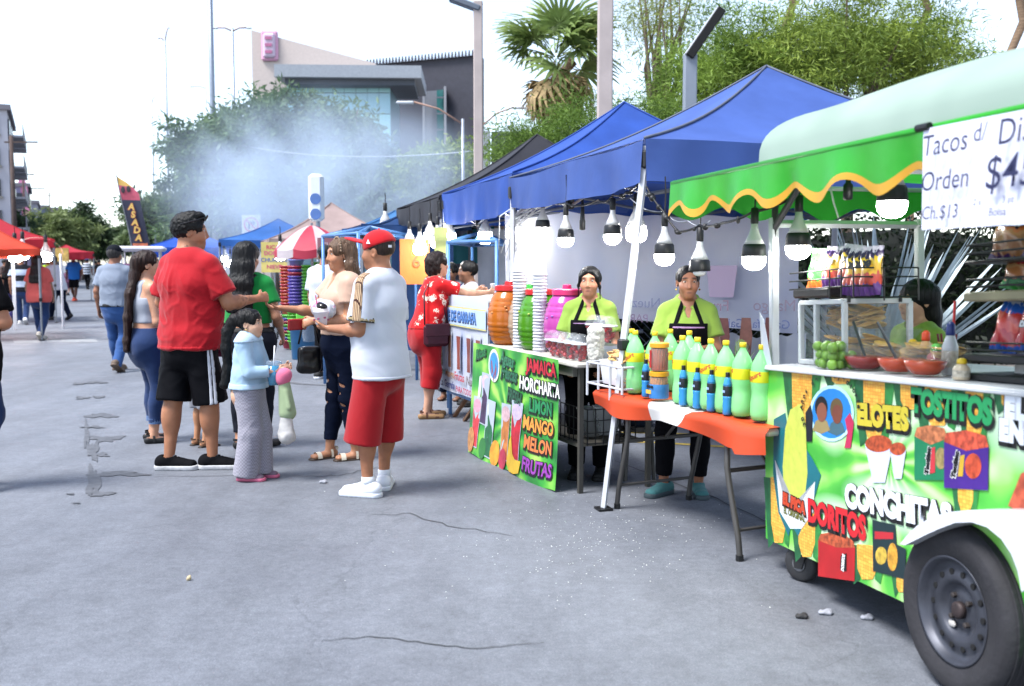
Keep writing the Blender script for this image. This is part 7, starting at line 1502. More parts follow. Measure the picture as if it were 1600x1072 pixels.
# --- little girl in the denim jacket
g0 = G(393, 748)
p = Person('little girl with black ponytail and fringe in pale denim jacket and checked trousers', (g0.x, g0.y), (1, -.10), H=1.18, fem=True, child=True, skin='#c49a80', g=1.05, head=(.0, .02, 0), res=.66, lips='#a05a58',
           armR=((.16, .28, -1), (-.45, 1, .05)), armL=((-.16, .35, -1), (.4, 1, .12)), handR=dict(curl=.7, palm=(-1, 0, 0)), handL=dict(curl=.7, palm=(1, 0, 0)), footL=(-.09, .06, 0), footR=(.09, -.02, 0))
p.top('jacket', cloth('pale_denim', '#8fa9bd', var=.12, bump=.4, bscale=18), hem=.545, sleeve=1.72, loose=.02, drape=.9, sl_loose=.014, neck=.06, fold=.008, fs=(14, 14, 9), hemw=(.15, .125))
p.trim('collar', cloth('pale_denim2', '#9db4c6'), p.shirt, p.shirt_prims, p.shirt_clips, None, .008, [plane((0, 0, p.nb[2] - .035), (0, 0, -1))])
p.trim('waistband', cloth('pale_denim2', '#9db4c6'), p.shirt, p.shirt_prims, p.shirt_clips, p.shirt_disp, .004, [plane((0, 0, .545 * p.H + .035), (0, 0, 1)), lambda q: .62 * p.H * 0 + (q[..., 1] * 0 - 1)])
p.legs('trousers', pattern('gingham', gingham), waist=.60, hem=(.03, .03), rt=.078, rk=.080, rh=.088, fold=.007, fs=(10, 10, 3))
p.shoes(m=M('#6c5a66', rough=.7), sole=M('#c0607c', rough=.6))
P0 = p.hp
q = p.cap_hair(.014)
q = [q[0], el(P0(0, .128, -.045), np.array((.085, .075, .085)) * p.hs, p.Rh, .01, -1)] + q[2:]
q += [ec(P0(0, -.09, .05), P0(0, -.135, .03), .03, .028, k=.02)] + long_hair(p, [P0(0, -.13, .04), P0(0, -.185, -.06), P0(.01, -.20, -.20), P0(0, -.185, -.36), P0(.01, -.21, -.50)], (.040, .038), (.036, .03), .02)
p.hair('#070606', q, strand=(38, 38, 18), amp=.006, h=1.0)
MB().ball(p.hp(.078, -.002, -.042), .006, 8, 6).build('earring', M('#d0b070', metal=1, rough=.3, var=0), p.root, smooth=True)
GIRL = p
# what she carries: a blue drink with a straw, a doll and a bag
W = lambda q: p.root.matrix_basis @ Vector(tuple(q))
hL, hR = p.arm['L'][2], p.arm['R'][2]; cup = W(A_(.05, .19, .67))
t = thing('drink_cup', 'clear cup of blue drink with white straw held against the girl\'s chest', 'cup', cup)
MB().lathe([(.034, 0), (.046, .13)], 20).build('drink', mat('blue_drink', '#2a86b0', rough=.2, trans=.2, var=.05), t, smooth=True)
MB().lathe([(.036, -.004), (.049, .135), (.051, .14), (.046, .165), (.02, .172)], 20).build('cup_wall', mat('clear_plastic', '#e8eef2', rough=.08, alpha=.13, var=0, spec=.6), t, smooth=True)
MB().tube([(0, 0, .1), (.012, 0, .27)], .005, 6).build('straw', M('#d8d8dc', rough=.5, var=0), t, smooth=True)
dl = W(A_(.05, .265, .58)); t = thing('doll', 'soft doll with pink hood held under the girl\'s arm', 'doll', dl, p.root.rotation_euler.z)
sdf_obj('hood', [el((0, 0, .16), (.055, .055, .05)), el((0, -.01, .12), (.05, .045, .04))], .008, cloth('pink_plush', '#c0627e'), t)
sdf_obj('dress', [ec((0, 0, .10), (0, .02, -.10), .04, .06, k=.02), ec((.03, .02, .05), (.05, .05, -.06), .018, .016, k=.01)], .008, cloth('green_plush', '#8a9a78'), t)
sdf_obj('arm', [ec((-.02, .035, -.03), (.0, .06, -.10), .018, .016)], .007, cloth('pink_skin', '#c07a78'), t)
bg_ = W(A_(.06, .28, .34)); sdfp = [ec((0, 0, .17), (0, -.01, .0), (.035, .025), (.055, .045), k=.02), el((0, 0, -.03), (.06, .05, .05), k=.03)]
o = sdf_obj('plastic_bag', sdfp, .008, mat('white_bag', '#c6c3c0', rough=.35, var=.08, transl=.25), None, disp=lambda V: .006 * fbm(V * 25, 2)); o.location = bg_; tag(o, 'small white bag dangling from the girl\'s hand', 'bag')

# --- woman in the beige blouse facing left
g0 = G(540, 716)
p = Person('woman in beige puff-sleeved blouse and ripped dark jeans holding out her hand', (g0.x, g0.y), (-.86, -.50), H=1.68, fem=True, g=1.2, belly=.015, hips=1.06, skin='#a8775a', head=(.0, .05, 0), lips='#8a4a48', res=.75,
           armR=((.20, .55, -.75), (.12, 1, .12)), handR=dict(curl=.55, palm=(-.2, .0, 1), tcurl=.5), armL=((-.14, .12, -1), (.35, .95, .02)), handL=dict(curl=.8, palm=(.9, 0, -.4), dir=(.5, .8, -.25)),
           footL=(-.09, -.05, -.1), footR=(.08, .10, .15))
p.top('blouse', cloth('beige_blouse', '#b0917e', rough=.5, bump=.35), hem=.575, sleeve=.56, loose=.014, drape=.3, sl_loose=.016, neck=.08, vneck=.12, puff=.018, fold=.010, fs=(13, 13, 7))
def rips(s):
 out = []
 for sd, ts in (('R', (.30, .12, -.12)), ('L', (.45, .28, .1, -.1, -.24))):
  hp_, kn, an, fd = s.leg[sd]
  for i, t in enumerate(ts):
   c = kn + (hp_ - kn) * t if t > 0 else kn + (an - kn) * -t
   out.append(el(c + A_(.02 * (-1) ** i, .065, 0), (.045, .035, .013), rotm(0, .3 * (-1) ** i, 0), k=.002, op=-1))
 return out
p.legs('jeans', DENIM_D, hem=(.085, .085), waist=.60, rt=.100, rk=.064, rh=.048, fold=.006)
bpy.data.objects.remove(p.pants)
p.pants = sdf_obj('jeans', p.pant_prims + rips(p), .0078 * .95, DENIM_D, p.root, p.pant_clips, p.pant_disp, rel=1)
p.shoes(kind='sandal', m=M('#c8bfae', rough=.4), sole=M('#3a2c22'), plat=.018)
P0 = p.hp
q = p.cap_hair(.015) + long_hair(p, [P0(.05, -.05, .02), P0(.075, -.055, -.07), P0(.085, -.04, -.17), P0(.08, .0, -.24)], (.035, .045), (.02, .03)) + long_hair(p, [P0(-.05, -.05, .02), P0(-.082, -.04, -.07), P0(-.09, -.03, -.17), P0(-.085, -.01, -.25)], (.04, .05), (.03, .03)) + long_hair(p, [P0(0, -.08, 0), P0(0, -.09, -.12), P0(0, -.1, -.22)], (.08, .04), (.08, .03))
p.hair('#5a4434', q, strand=(60, 60, 6), amp=.006)
hb = MB()
for i in range(16):
 a = math.pi * (i / 15); hb.ball(p.hp(math.cos(a) * .091, .030 - .01 * math.sin(a), .035 + math.sin(a) * .098), .008, 6, 5)
hb.build('headband', M('#8a7560', rough=.5), p.root, smooth=True)
MB().ball(p.hp(-.08, .002, -.045), .008, 8, 6).build('earring', M('#d8d8d8', metal=1, rough=.2, var=0), p.root, smooth=True)
strap = MB(); strap.tube([tuple(p.sc + p.ax * .1 * -1 + A_(0, -.02, .075)), tuple(p.spine(.72) + A_(-.02, .165, 0)), tuple(p.spine(.4) + A_(.1, .155, 0)), tuple(p.spine(.05) + A_(.18, .09, 0))], .012, 6, flat=.4)
WB = lambda q: p.root.matrix_basis @ Vector(tuple(q))
rz = p.root.rotation_euler.z
t = thing('handbag', 'black leather handbag hanging on the hip of woman in beige', 'bag', WB((.12, .24, .80)), rz)
sdf_obj('pouch', [rbox((0, 0, -.03), (.045, .085, .10), .03), el((0, 0, -.09), (.05, .095, .045), k=.03)], .008, mat('black_leather', '#0d0d10', rough=.35, var=.1, bump=.2, bscale=40), t, disp=lambda V: .004 * fbm(V * 16, 2))
MB().tube([(0, -.08, .09), (-.01, -.05, .22), (0, .0, .27), (0, .05, .22), (0, .08, .09)], .008, 6).build('handle', M('#0d0d10', rough=.4), t, smooth=True)
lw, ln_, lp, lt, lL = p.hand['L']
t = thing('phone_wallet', 'red phone wallet gripped in the left hand of woman in beige', 'wallet', WB(lw + ln_ * .09 + lp * .02), rz)
MB().bevbox((0, .05, .0), (.02, .17, .085), .008, rotm(.0, 0, .35)).build('cover', mat('red_leather', '#8e1420', rough=.35, var=.08), t, autos=True)
MB().bevbox((-.012, .10, -.028), (.012, .05, .03), .004, rotm(.0, 0, .35)).build('clasp', M('#111111', rough=.3), t)
bagp = [el((0, 0, 0), (.13, .075, .065)), el((.06, .01, .03), (.07, .05, .045), k=.04), el((-.07, .0, .02), (.06, .06, .05), k=.04)]
def plc(V): n = fbm(V * 20 + 4, 2); c = np.tile(A_(*lin('#c9cad2')), (len(V), 1)); c[(V[:, 2] > .025) & (n > .1)] = lin('#c888a8'); return c
o = sdf_obj('plastic_bag', bagp, .007, mat('bag_white_pink', '#cccccc', rough=.3, var=.04, attr='Col', transl=.2), None, disp=lambda V: .012 * folds(V, A_(22, 22, 22), 3), colf=plc)
e_ = p.arm['L'][1] * .45 + p.arm['L'][2] * .55; o.location = WB(e_ + A_(.05, .03, .075)); o.rotation_euler = (0, 0, rz); tag(o, 'bunched white and pink plastic bag on the forearm of woman in beige', 'bag')
BEIGE = p

# --- man in the red cap
g0 = G(598, 770)
p = Person('man in red cap, white T-shirt and long red shorts holding a dessert cup', (g0.x, g0.y), (-.88, .42), H=1.69, g=1.12, belly=.02, skin='#96654a', head=(.12, .02, 0), res=.9, stubble=.2,
           armL=((-.10, .08, -1), (.12, .98, .02)), handL=dict(curl=(.75, .75, .8, .85), palm=(.35, 0, .9), thumb=(.2, 0, 1), tcurl=.4), armR=((.12, .1, -1), (.05, .95, -.05)), handR=dict(curl=.6),
           footL=(-.13, .03, .15), footR=(.11, .06, -1.1))
p.top('T_shirt', WHITEC, hem=.452, sleeve=.80, loose=.022, drape=.95, sl_loose=.026, neck=.062, hemw=(.200, .165), fold=.009, fs=(8, 8, 3))
p.trim('hem', WHITEC, p.shirt, p.shirt_prims, p.shirt_clips, p.shirt_disp, .0035, [plane((0, 0, .452 * p.H + .022), (0, 0, 1))])
sh, e, w_ = p.arm['L']; n = nrm(e - sh)
cl = p.shirt_clips
p.trim('sleeve_stripe', pattern('plaid', plaid), p.shirt, p.shirt_prims, cl, p.shirt_disp, .004, [plane((0, sh[1] - .028, 0), (0, -1, 0)), plane((0, sh[1] + .028, 0), (0, 1, 0)), plane((sh[0] + .02, 0, 0), (1, 0, 0)), plane(sh + (e - sh) * .8, (0, 0, -1))], .8)
t8 = sh + (e - sh) * .80; rc = .050 * p.S * (1 + .12 * .8) + .026 * 1.5
MB().tube([t8 - n * .030, t8 + n * .002], [rc * .97, rc * 1.0], 20, cap=False).build('cuff', M('#1a1714', rough=.8), p.shirt, smooth=False)
MB().tube([t8 - n * .022, t8 - n * .008], [rc * .995, rc * 1.01], 20, cap=False).build('cuff_band', M('#8a7a5a', rough=.8), p.shirt)
sdf_obj('collar', [ec(p.nb + A_(0, .012, -.012), p.nb + A_(0, .0, .035), .072, .064), ec(p.nb + A_(0, .02, .02), p.nb + A_(0, .02, .2), .055, .06, k=.005, op=-1)], .006, pattern('plaid', plaid), p.shirt, [plane(p.nb + A_(0, 0, .036), (0, -.3, 1))])
p.legs('shorts', cloth('red_shorts', '#8e0c16', rough=.75), hem=(.205, .20), rt=.104, rh=.122, short=True, fold=.008, fs=(7, 7, 4))
p.shoes(m=M('#c9ccd4', rough=.45, var=.03), sole=M('#c4c8d0', rough=.5, var=.05))
for sd in 'LR':
 hp_, kn, an, fd = p.leg[sd]; MB().tube([an + A_(0, -.005, -.01), an + A_(0, -.003, .05)], .043, 14).build('sock', cloth('white_sock', '#c0c4cc'), p.root, smooth=True)
q = p.cap_hair(.0025); p.hair('#2e211b', q, amp=.0006, clips=[p.low_clip(-.05, .4)], strand=(90, 90, 90))
capm = cloth('red_cap', '#a60c18', var=.04, bump=.15)
P0 = p.hp
capo = sdf_obj('cap', [el(P0(0, -.012, .050), np.array((.090, .108, .090)) * p.hs, p.Rh, .01)], .006, capm, p.root, [plane(P0(0, 0, .034), p.Rh @ nrm((0, -.32, -1)))])
sdf_obj('brim', [el(P0(0, .135, .075), np.array((.082, .085, .011)) * p.hs, p.Rh @ rotm(.28, 0, 0), .005), el(P0(0, .14, .045), np.array((.10, .11, .030)) * p.hs, p.Rh @ rotm(.28, 0, 0), .004, -1)], .005, capm, capo, [plane(P0(0, .055, .05), p.Rh @ A_(0, -1, 0))])
MB().ball(P0(0, -.012, .142), .007, 8, 5).build('button', capm, capo, smooth=True)
fl = MB(); fl.prism([(-.012, -.008), (.012, -.010), (.0, .016)], 0, .002); fo = fl.build('flag_mark', M('#d8d8dc', var=0), capo); fo.location = P0(-.089, .018, .062); fo.rotation_euler = (Matrix(p.Rh.tolist()) @ Euler((math.pi / 2, 0, -math.pi / 2)).to_matrix()).to_euler(); fo.scale = (1.2,) * 3
fl = MB(); fl.box((0, 0, 0), (.026, .016, .003)); fo = fl.build('league_mark', M('#d0d0d8', var=0), capo); fo.location = P0(-.042, -.103, .035); fo.rotation_euler = (Matrix(p.Rh.tolist()) @ Euler((math.pi / 2, 0, -.4)).to_matrix()).to_euler()
WB = lambda q: p.root.matrix_basis @ Vector(tuple(q))
hw, hn, hpm, hs_, hL = p.hand['L']; t = thing('dessert_cup', 'white printed dessert cup with dark topping held by man in red cap', 'cup', WB(hw + hn * .075 + A_(.0, .0, .022)))
MB().lathe([(.034, 0), (.036, .002), (.049, .078), (.052, .08), (.052, .084), (.047, .084), (.034, .01)], 20).build('cup_wall', mat('printed_cup', '#c8c4c8', rough=.4, var=.0), t, smooth=True)
for i in range(7): a = i * .9; MB().box((.046 * math.cos(a), .046 * math.sin(a), .03 + .008 * (i % 4)), (.012, .012, .010), rotm(0, .2, a)).build('print_mark', M('#8a3a5a', var=0), t)
sdf_obj('cream', [el((0, 0, .085), (.045, .045, .025)), el((.015, 0, .10), (.02, .02, .02))], .006, M('#d8ccc8', rough=.5), t)
sdf_obj('topping', [el((.012, -.012, .115), (.032, .028, .022)), el((-.01, .01, .125), (.02, .02, .02))], .006, M('#140c0c', rough=.2), t)
MB().tube([(-.02, 0, .08), (-.035, 0, .19)], .004, 6).build('spoon', M('#c05a80', rough=.4), t)

# --- woman in the red flowered blouse at the ice stall
g0 = G(668, 652)
p = Person('woman in red flowered blouse and red capri trousers leaning over the banner counter', (g0.x, g0.y), (.90, .44), H=1.60, fem=True, g=1.2, hips=1.05, belly=.01, skin='#b98c74', lean=(0, .09), head=(0, -.05, 0), armR=((.05, .85, -.28), (-.05, 1, .05)), armL=((-.05, .9, -.25), (.05, 1, .06)), footL=(-.08, .05, 0), footR=(.10, -.05, -.2), handL=dict(curl=.7), handR=dict(curl=.7), res=1.0)
p.top('blouse', pattern('flowers', flowers), hem=.545, sleeve=.62, loose=.018, drape=.7, sl_loose=.02, neck=.085, fold=.009)
p.legs('capri_trousers', cloth('red_capri', '#9a1018'), hem=(.185, .185), rt=.105, rk=.088, rh=.086, fold=.007, fs=(7, 7, 5))
p.shoes(kind='sandal', m=M('#4a2a1c', rough=.6), sole=M('#8a6a48', rough=.8), plat=.05)
p.hair('#1f1310', p.cap_hair(.022) + [el(p.hp(0, -.05, -.04), np.array((.085, .075, .08)) * p.hs, p.Rh, .03)], strand=(40, 40, 30), amp=.010)
WB = lambda q: p.root.matrix_basis @ Vector(tuple(q)); rz = p.root.rotation_euler.z
t = thing('shoulder_bag', 'maroon crossbody bag on the woman in red flowered blouse', 'bag', WB((.20, .02, .82)), rz)
MB().bevbox((0, 0, 0), (.07, .26, .22), .03).build('pouch', mat('maroon_leather', '#3a0a1c', rough=.45, var=.1, bump=.1), t, autos=True)
MB().bevbox((.036, 0, .05), (.012, .25, .12), .005).build('flap', mat('maroon_leather', '#3a0a1c'), t, autos=True)
MB().tube([(0, -.12, .1), (-.06, -.10, .40), (-.12, -.02, .50), (-.05, .06, .38), (0, .12, .1)], .008, 6).build('strap', M('#3a0a1c', rough=.5), t, smooth=True)
hw, hn, hpm, hs_, hL = p.hand['R']; single('foam_cup', 'small white foam cup in the hand of woman in red flowered blouse', 'cup', MB().lathe([(.03, 0), (.042, .085), (.044, .09), (.040, .088)], 16), M('#c8c8cc', rough=.6), WB(hw + hn * .08 + A_(-.03, 0, -.01)), smooth=True)

# --- vendors
def vendor(label, loc, face, H, g, skin, head, arms, hand=(None, None), res=.62, **kw):
 p = Person(label, loc, face, H=H, fem=True, g=g, skin=skin, head=head, armL=arms[0], armR=arms[1], handL=hand[0], handR=hand[1], res=res, hips=1.05, shoulders=.94, **kw)
 p.top('polo_shirt', LIME, hem=.50, sleeve=.68, loose=.012, drape=.6, sl_loose=.012, neck=.066, vneck=.09, fold=.011)
 sdf_obj('collar', [ec(p.nb + A_(-.045, .075, -.045), p.nb + A_(-.055, .0, .018), (.035, .014), (.03, .014), (1, .3, .3)), ec(p.nb + A_(.045, .075, -.045), p.nb + A_(.055, .0, .018), (.035, .014), (.03, .014), (1, -.3, -.3)), ec(p.nb + A_(-.05, -.03, .02), p.nb + A_(.05, -.03, .02), .03, .03, k=.02)], .007, LIME, p.shirt)
 yb = p.spine(.78)[2]
 ap = p.trim('apron', cloth('black_apron', '#0a0a0d', bump=.2), p.root, p.shirt_prims, [], p.shirt_disp, .008, [plane((0, .02, 0), (0, -1, 0)), plane((0, 0, yb), (0, 0, 1)), lambda q: np.abs(q[..., 0] - p.sc[0] * .5) - .135 * p.S - np.clip((yb - .12 - q[..., 2]) * 1.2, 0, .06), plane((0, 0, .42 * p.H), (0, 0, -1))])
 for sg in (-1, 1):
  p.trim('apron_strap', cloth('black_apron', '#0a0a0d'), ap, p.shirt_prims, p.shirt_clips, None, .010, [plane((0, 0, yb - .02), (0, 0, -1)), (lambda sg: lambda q: np.abs(q[..., 0] - sg * (.095 * p.S - np.clip((q[..., 2] - yb) * .35, 0, .06))) - .014)(sg)])
 p.trim('apron_piping', M('#8a6a90', rough=.7), ap, p.shirt_prims, [], p.shirt_disp, .011, [plane((0, .02, 0), (0, -1, 0)), plane((0, 0, yb - .018), (0, 0, 1)), plane((0, 0, yb - .026), (0, 0, -1)), lambda q: np.abs(q[..., 0]) - .115 * p.S])
 return p
vx = PXX(922, 6.95)
p = vendor('vendor in lime polo and black apron behind the pink drink barrel', (vx, 6.95), (-.22, -1), 1.47, 1.15, '#a8745a', (.0, -.02, 0), (((-.25, .15, -1), (.2, .6, -.5)), ((.25, .15, -1), (-.2, .6, -.5))), lips='#7a3f3c')
p.legs('trousers', BLACKC, hem=(.06, .06), rt=.095, rk=.066, rh=.055); p.shoes(m=RUBB, sole=RUBB)
P0 = p.hp
p.hair('#060506', p.cap_hair(.012, .012) + [ec(P0(0, -.1, .0), P0(0, -.12, -.12), .035, .03)] + long_hair(p, [P0(-.03, .062, .085), P0(-.065, .055, .04), P0(-.082, .035, -.03), P0(-.084, .02, -.12)], (.009, .012), (.004, .005), .02) + long_hair(p, [P0(.02, .065, .085), P0(.062, .058, .045), P0(.080, .035, -.02), P0(.082, .02, -.10)], (.009, .012), (.004, .005), .02), amp=.003, strand=(70, 70, 12))
for x in (-1, 1): MB().ball(p.hp(x * .08, .0, -.045), .0065, 8, 6).build('earring', M('#e0e0e0', metal=1, rough=.2, var=0), p.root, smooth=True)
g0 = G(1070, 772)
p = vendor('vendor in lime polo and black apron with folded arms behind green bottles', (g0.x, g0.y), (-.10, -1), 1.48, 1.28, '#8e6049', (.06, .04, 0), (((-.22, .22, -1), (.85, .55, .05)), ((.22, .22, -1), (-.85, .6, .0))), (dict(curl=.4, palm=(0, -1, 0)), dict(curl=.4, palm=(0, -1, 0))), lips='#6a3a36', footL=(-.10, 0, .1), footR=(.16, .02, -.7))
p.legs('leggings', BLACKC, hem=(.09, .09), rt=.096, rk=.062, rh=.048); p.shoes(m=cloth('teal_knit', '#3f6f70', bscale=50, var=.2), sole=M('#39454a', rough=.7))
P0 = p.hp
p.hair('#120e0d', p.cap_hair(.007, .022) + [el(P0(0, -.10, -.06), np.array((.05, .04, .05)) * p.hs, p.Rh, .03)], amp=.003, strand=(60, 60, 14))
for x in (-1, 1): MB().ball(p.hp(x * .08, .0, -.045), .007, 8, 6).build('earring', M('#d0b060', metal=1, rough=.2, var=0), p.root, smooth=True)
p = Person('girl with straight black hair looking left behind the corn cart', (PXX(1438, 5.0), 5.0), (-1, -.25), H=1.41, fem=True, skin='#b48a70', g=1.0, res=.9, head=(0, .03, 0))
p.top('polo_shirt', LIME, hem=.5, sleeve=.7); p.legs('trousers', BLACKC, hem=(.06, .06)); p.shoes(m=RUBB, sole=RUBB)
P0 = p.hp
q = p.cap_hair(.014); q = [q[0], el(P0(0, .130, -.055), np.array((.09, .075, .10)) * p.hs, p.Rh, .008, -1), el(P0(0, .02, -.09), np.array((.10, .07, .06)) * p.hs, p.Rh, .01, -1)] + long_hair(p, [P0(0, -.06, .04), P0(0, -.075, -.08), P0(0, -.09, -.22)], (.086, .055), (.08, .04))
p.hair('#050505', q, amp=.003, strand=(70, 70, 5))
# --- two people behind the ice banner
p = Person('man with short black hair in white shirt bending behind the ice banner', (PXX(742, 10.5), 10.5), (-.9, -.3), H=1.52, skin='#7c5640', res=1.3, lean=(0, .06))
p.top('shirt', WHITEC, hem=.47); p.legs('trousers', DENIM_D); p.shoes(m=RUBB, sole=RUBB); p.hair('#0a0808', p.cap_hair(.014), clips=[p.low_clip(-.06, .3)])
p = Person('dark-haired person in blue mostly hidden behind the flowered blouse woman', (PXX(704, 10.9), 10.9), (-.3, -1), H=1.50, skin='#6e4c3a', res=1.5)
p.top('shirt', cloth('blue_work', '#2c3a66'), hem=.47); p.legs('trousers', DENIM_D); p.hair('#0a0808', p.cap_hair(.016))

# --- man in white shirt and black cap further up
g0 = G(510, 592)
p = Person('man in white shirt and black cap standing beside the blue bin', (g0.x, g0.y), (.35, 1), H=1.72, g=1.1, skin='#8a5e46', res=1.3, head=(.3, 0, 0))
p.top('shirt', WHITEC, hem=.47, sleeve=.8, loose=.022, drape=.9, hemw=(.19, .15)); p.legs('trousers', BLACKC, rt=.095, rk=.075, rh=.065); p.shoes(m=RUBB, sole=RUBW)
p.hair('#0b0908', p.cap_hair(.004), clips=[p.low_clip(-.06, .3)])
P0 = p.hp; sdf_obj('cap', [el(P0(0, -.012, .045), np.array((.092, .108, .090)) * p.hs, p.Rh, .01)], .01, RUBB, p.root, [plane(P0(0, 0, .03), p.Rh @ A_(0, -.2, -1))])

# --- walkers further away
def walker(label, px, py, face, H=1.7, fem=False, g=1.1, skin='#8a5e48', top=None, hem=.47, sleeve=.75, bottom=None, short=False, shoe=None, hair='#0c0a09', long=0, cap=None, step=.18, res=1.6, lean=(0, 0), arms=None, loose=.02):
 g0 = G(px, py); up = .10
 p = Person(label, (g0.x, g0.y), face, H=H, fem=fem, g=g, skin=skin, res=res, footL=(-.09, step, 0), footR=(.09, -step, 0, up * .6, .5), lean=lean, **(dict(armL=arms[0], armR=arms[1]) if arms else dict(armL=((-.2, -.2, -1), (-.05, .25, -1)), armR=((.2, .15, -1), (0, .35, -1)))))
 p.top('shirt', top, hem=hem, sleeve=sleeve, loose=loose, drape=.8, hemw=None if fem else (.175 * g, .14 * g))
 if short: p.legs('shorts', bottom, hem=(.29, .29), rt=.095, rh=.105, short=True)
 else: p.legs('trousers', bottom, hem=(.05, .05), rt=.1, rk=.07, rh=.062)
 p.shoes(m=shoe or RUBB, sole=shoe or RUBB)
 q = p.cap_hair(.014)
 if long: q += long_hair(p, [p.hp(0, -.06, .04), p.hp(0, -.1, -.1), p.spine(1 - long * .5) - p.fw * .16, p.spine(1 - long) - p.fw * .17], (.085, .06), (.12, .03), .04)
 p.hair(hair, q, clips=() if long else [p.low_clip(-.065, .3)])
 if cap:
  sdf_obj('cap', [el(p.hp(0, -.012, .045), np.array((.094, .110, .092)) * p.hs, p.Rh, .01), el(p.hp(0, .12, .05), np.array((.07, .07, .012)) * p.hs, p.Rh, .01)], .010 * res, cap, p.root, [plane(p.hp(0, 0, .03), p.Rh @ A_(0, -.2, -1))])
 return p
W_ = dict(res=1.3)
p = walker('man in grey polo, blue jeans and dark cap walking away', 184, 580, (.10, 1), H=1.74, g=1.12, top=cloth('grey_polo', '#747d8c'), hem=.525, bottom=cloth('blue_jean_mid', '#2a4a7c', var=.2), cap=cloth('dark_cap', '#171a20'), shoe=M('#5a4a3e', rough=.7), hair='#33302f', res=1.2)
p.trim('belt', RUBB, p.pants, p.pant_prims, p.pant_clips, p.pant_disp, .012, [plane((0, 0, p.H * .52), (0, 0, -1)), plane((0, 0, p.H * .545), (0, 0, 1))])
walker('woman in salmon T-shirt and blue jeans with long dark hair walking away', 64, 531, (.05, 1), H=1.66, fem=True, g=1.28, top=cloth('salmon_tee', '#b8504a'), hem=.45, bottom=DENIM, shoe=M('#b0a89c'), hair='#140c0a', long=.45, loose=.03)
walker('person in black T-shirt cut off by the left edge of the picture', -42, 765, (.12, 1), H=1.72, g=1.15, skin='#a06c50', top=cloth('black_tee', '#08080a'), hem=.42, bottom=DENIM, res=1.0, arms=(((-.2, 0, -1), (0, .5, -.6)), ((.42, -.12, -1), (-.55, .8, -.12))), step=.1)
walker('person in black and white vest and jeans walking left of salmon T-shirt', 36, 507, (-.3, 1), H=1.72, top=pattern('vest', stripes('#10131c', '#9aa6ba', 1.1)), bottom=DENIM, shoe=M('#c0c0c0'), cap=cloth('dark_cap', '#171a20'), res=2)
walker('man in white shirt and dark trousers leaning to the left', 94, 500, (-.8, .4), H=1.70, top=WHITEC, bottom=DENIM_D, cap=cloth('dark_cap', '#171a20'), res=2, sleeve=1.6, lean=(0, .16), step=.25)
walker('runner in bright blue T-shirt, black shorts and orange shoes', 117, 470, (.05, -1), H=1.84, top=cloth('sky_tee', '#1d63b0'), bottom=BLACKC, short=True, shoe=M('#c8482c'), res=2.2, skin='#5a3a2c')
walker('man in black and white striped shirt and blue cap far away', 137, 452, (0, 1), H=1.78, top=pattern('bw', stripes('#15171f', '#b4bac6', 2.2)), bottom=BLACKC, cap=cloth('blue_cap', '#2a4a8a'), res=2.5)
walker('child in dark dress beside the runner in blue', 106, 462, (-.2, 1), H=1.25, fem=True, top=cloth('mauve', '#5e3a52'), bottom=cloth('mauve', '#5e3a52'), short=True, res=2.6)
walker('far pedestrian in black in the middle of the street', 156, 452, (0, 1), H=1.72, top=BLACKC, bottom=BLACKC, res=3)
walker('far pedestrian in grey beside the tree line', 150, 446, (0, 1), H=1.66, fem=True, top=cloth('grey_polo', '#747d8c'), bottom=DENIM_D, res=3)
walker('person in purple skirt at the left stall behind black T-shirt', 20, 505, (.3, 1), H=1.6, fem=True, top=BLACKC, bottom=cloth('purple_skirt', '#2c2656'), res=2.4, hair='#120c0a', long=.3)
walker('person in neon yellow vest under the red stall roof', 76, 470, (.4, 1), H=1.7, top=cloth('neon', '#a8c81e'), bottom=DENIM_D, res=2.6)
walker('vendor in dark clothes under the orange tent', 10, 478, (.9, -.2), H=1.65, top=cloth('brown_top', '#4a3a36'), bottom=BLACKC, res=2.6)
# ------------------------------------------------------------------ ice stall with the white banner
I0, I1 = Vector((PXX(688, 9.9), 9.9, 0)), Vector((PXX(757, 8.75), 8.75, 0)); iu = (I1 - I0).normalized(); iv = Vector((-iu.y, iu.x, 0)); LI = (I1 - I0).length; rzi = math.atan2(iu.y, iu.x)
it = thing('ice_counter', 'counter of the ice stall behind the white banner', 'table', I0 + iv * .03, rzi); BLUM = mat('blue_paint', '#4a74a8', rough=.4, var=.12, vscale=8)
zt_, zb_ = AT(690, 461, 9.9).z, AT(690, 605, 9.9).z
MB().bevbox((LI / 2, .30, zt_ - .02), (LI + .3, .6, .035), .008).build('table_top', mat('table_top', '#b0aca4'), it)
for x in (.05, LI - .02):
 for y in (.05, .55): MB().tube([(x, y, 0), (x, y, zt_ - .03)], .02, 8).build('leg', BLUM, it)
for y in (.05, .55): MB().tube([(.05, y, .22), (LI, y, .22)], .015, 6).build('rail', BLUM, it)
MB().tube([(.25, .02, 0), (.55, .3, .55)], .022, 4).build('wood_strut', M('#6a4a34', rough=.8, var=.2), it); MB().tube([(.55, .02, 0), (.75, .3, .5)], .022, 4).build('wood_strut', M('#4a3424', rough=.8, var=.2), it)
ib = thing('ice_banner', 'white and blue ice banner with printed drinks on the counter', 'banner', I0, rzi); MB().grid(lambda u, v: (u * (LI + .12), -.012 * math.sin(u * 8) * (1 - v) - .01, zb_ + (zt_ + .015 - zb_) * v), 24, 8).build('cloth', print_mat('ice_cloth', ['#a4b0d0', '#c0c4d0', '#bcc8dc'], 2.2, .45, .2), ib, smooth=True)
def ip(name, pts, col, lay, **k): MB().add([(p[0], -.026 - .0015 * lay, p[1]) for p in pts], [tuple(range(len(pts)))]).build(name, M(col, rough=.45, **k), ib)
H_ = zt_ - zb_; Z = lambda f: zb_ + H_ * f
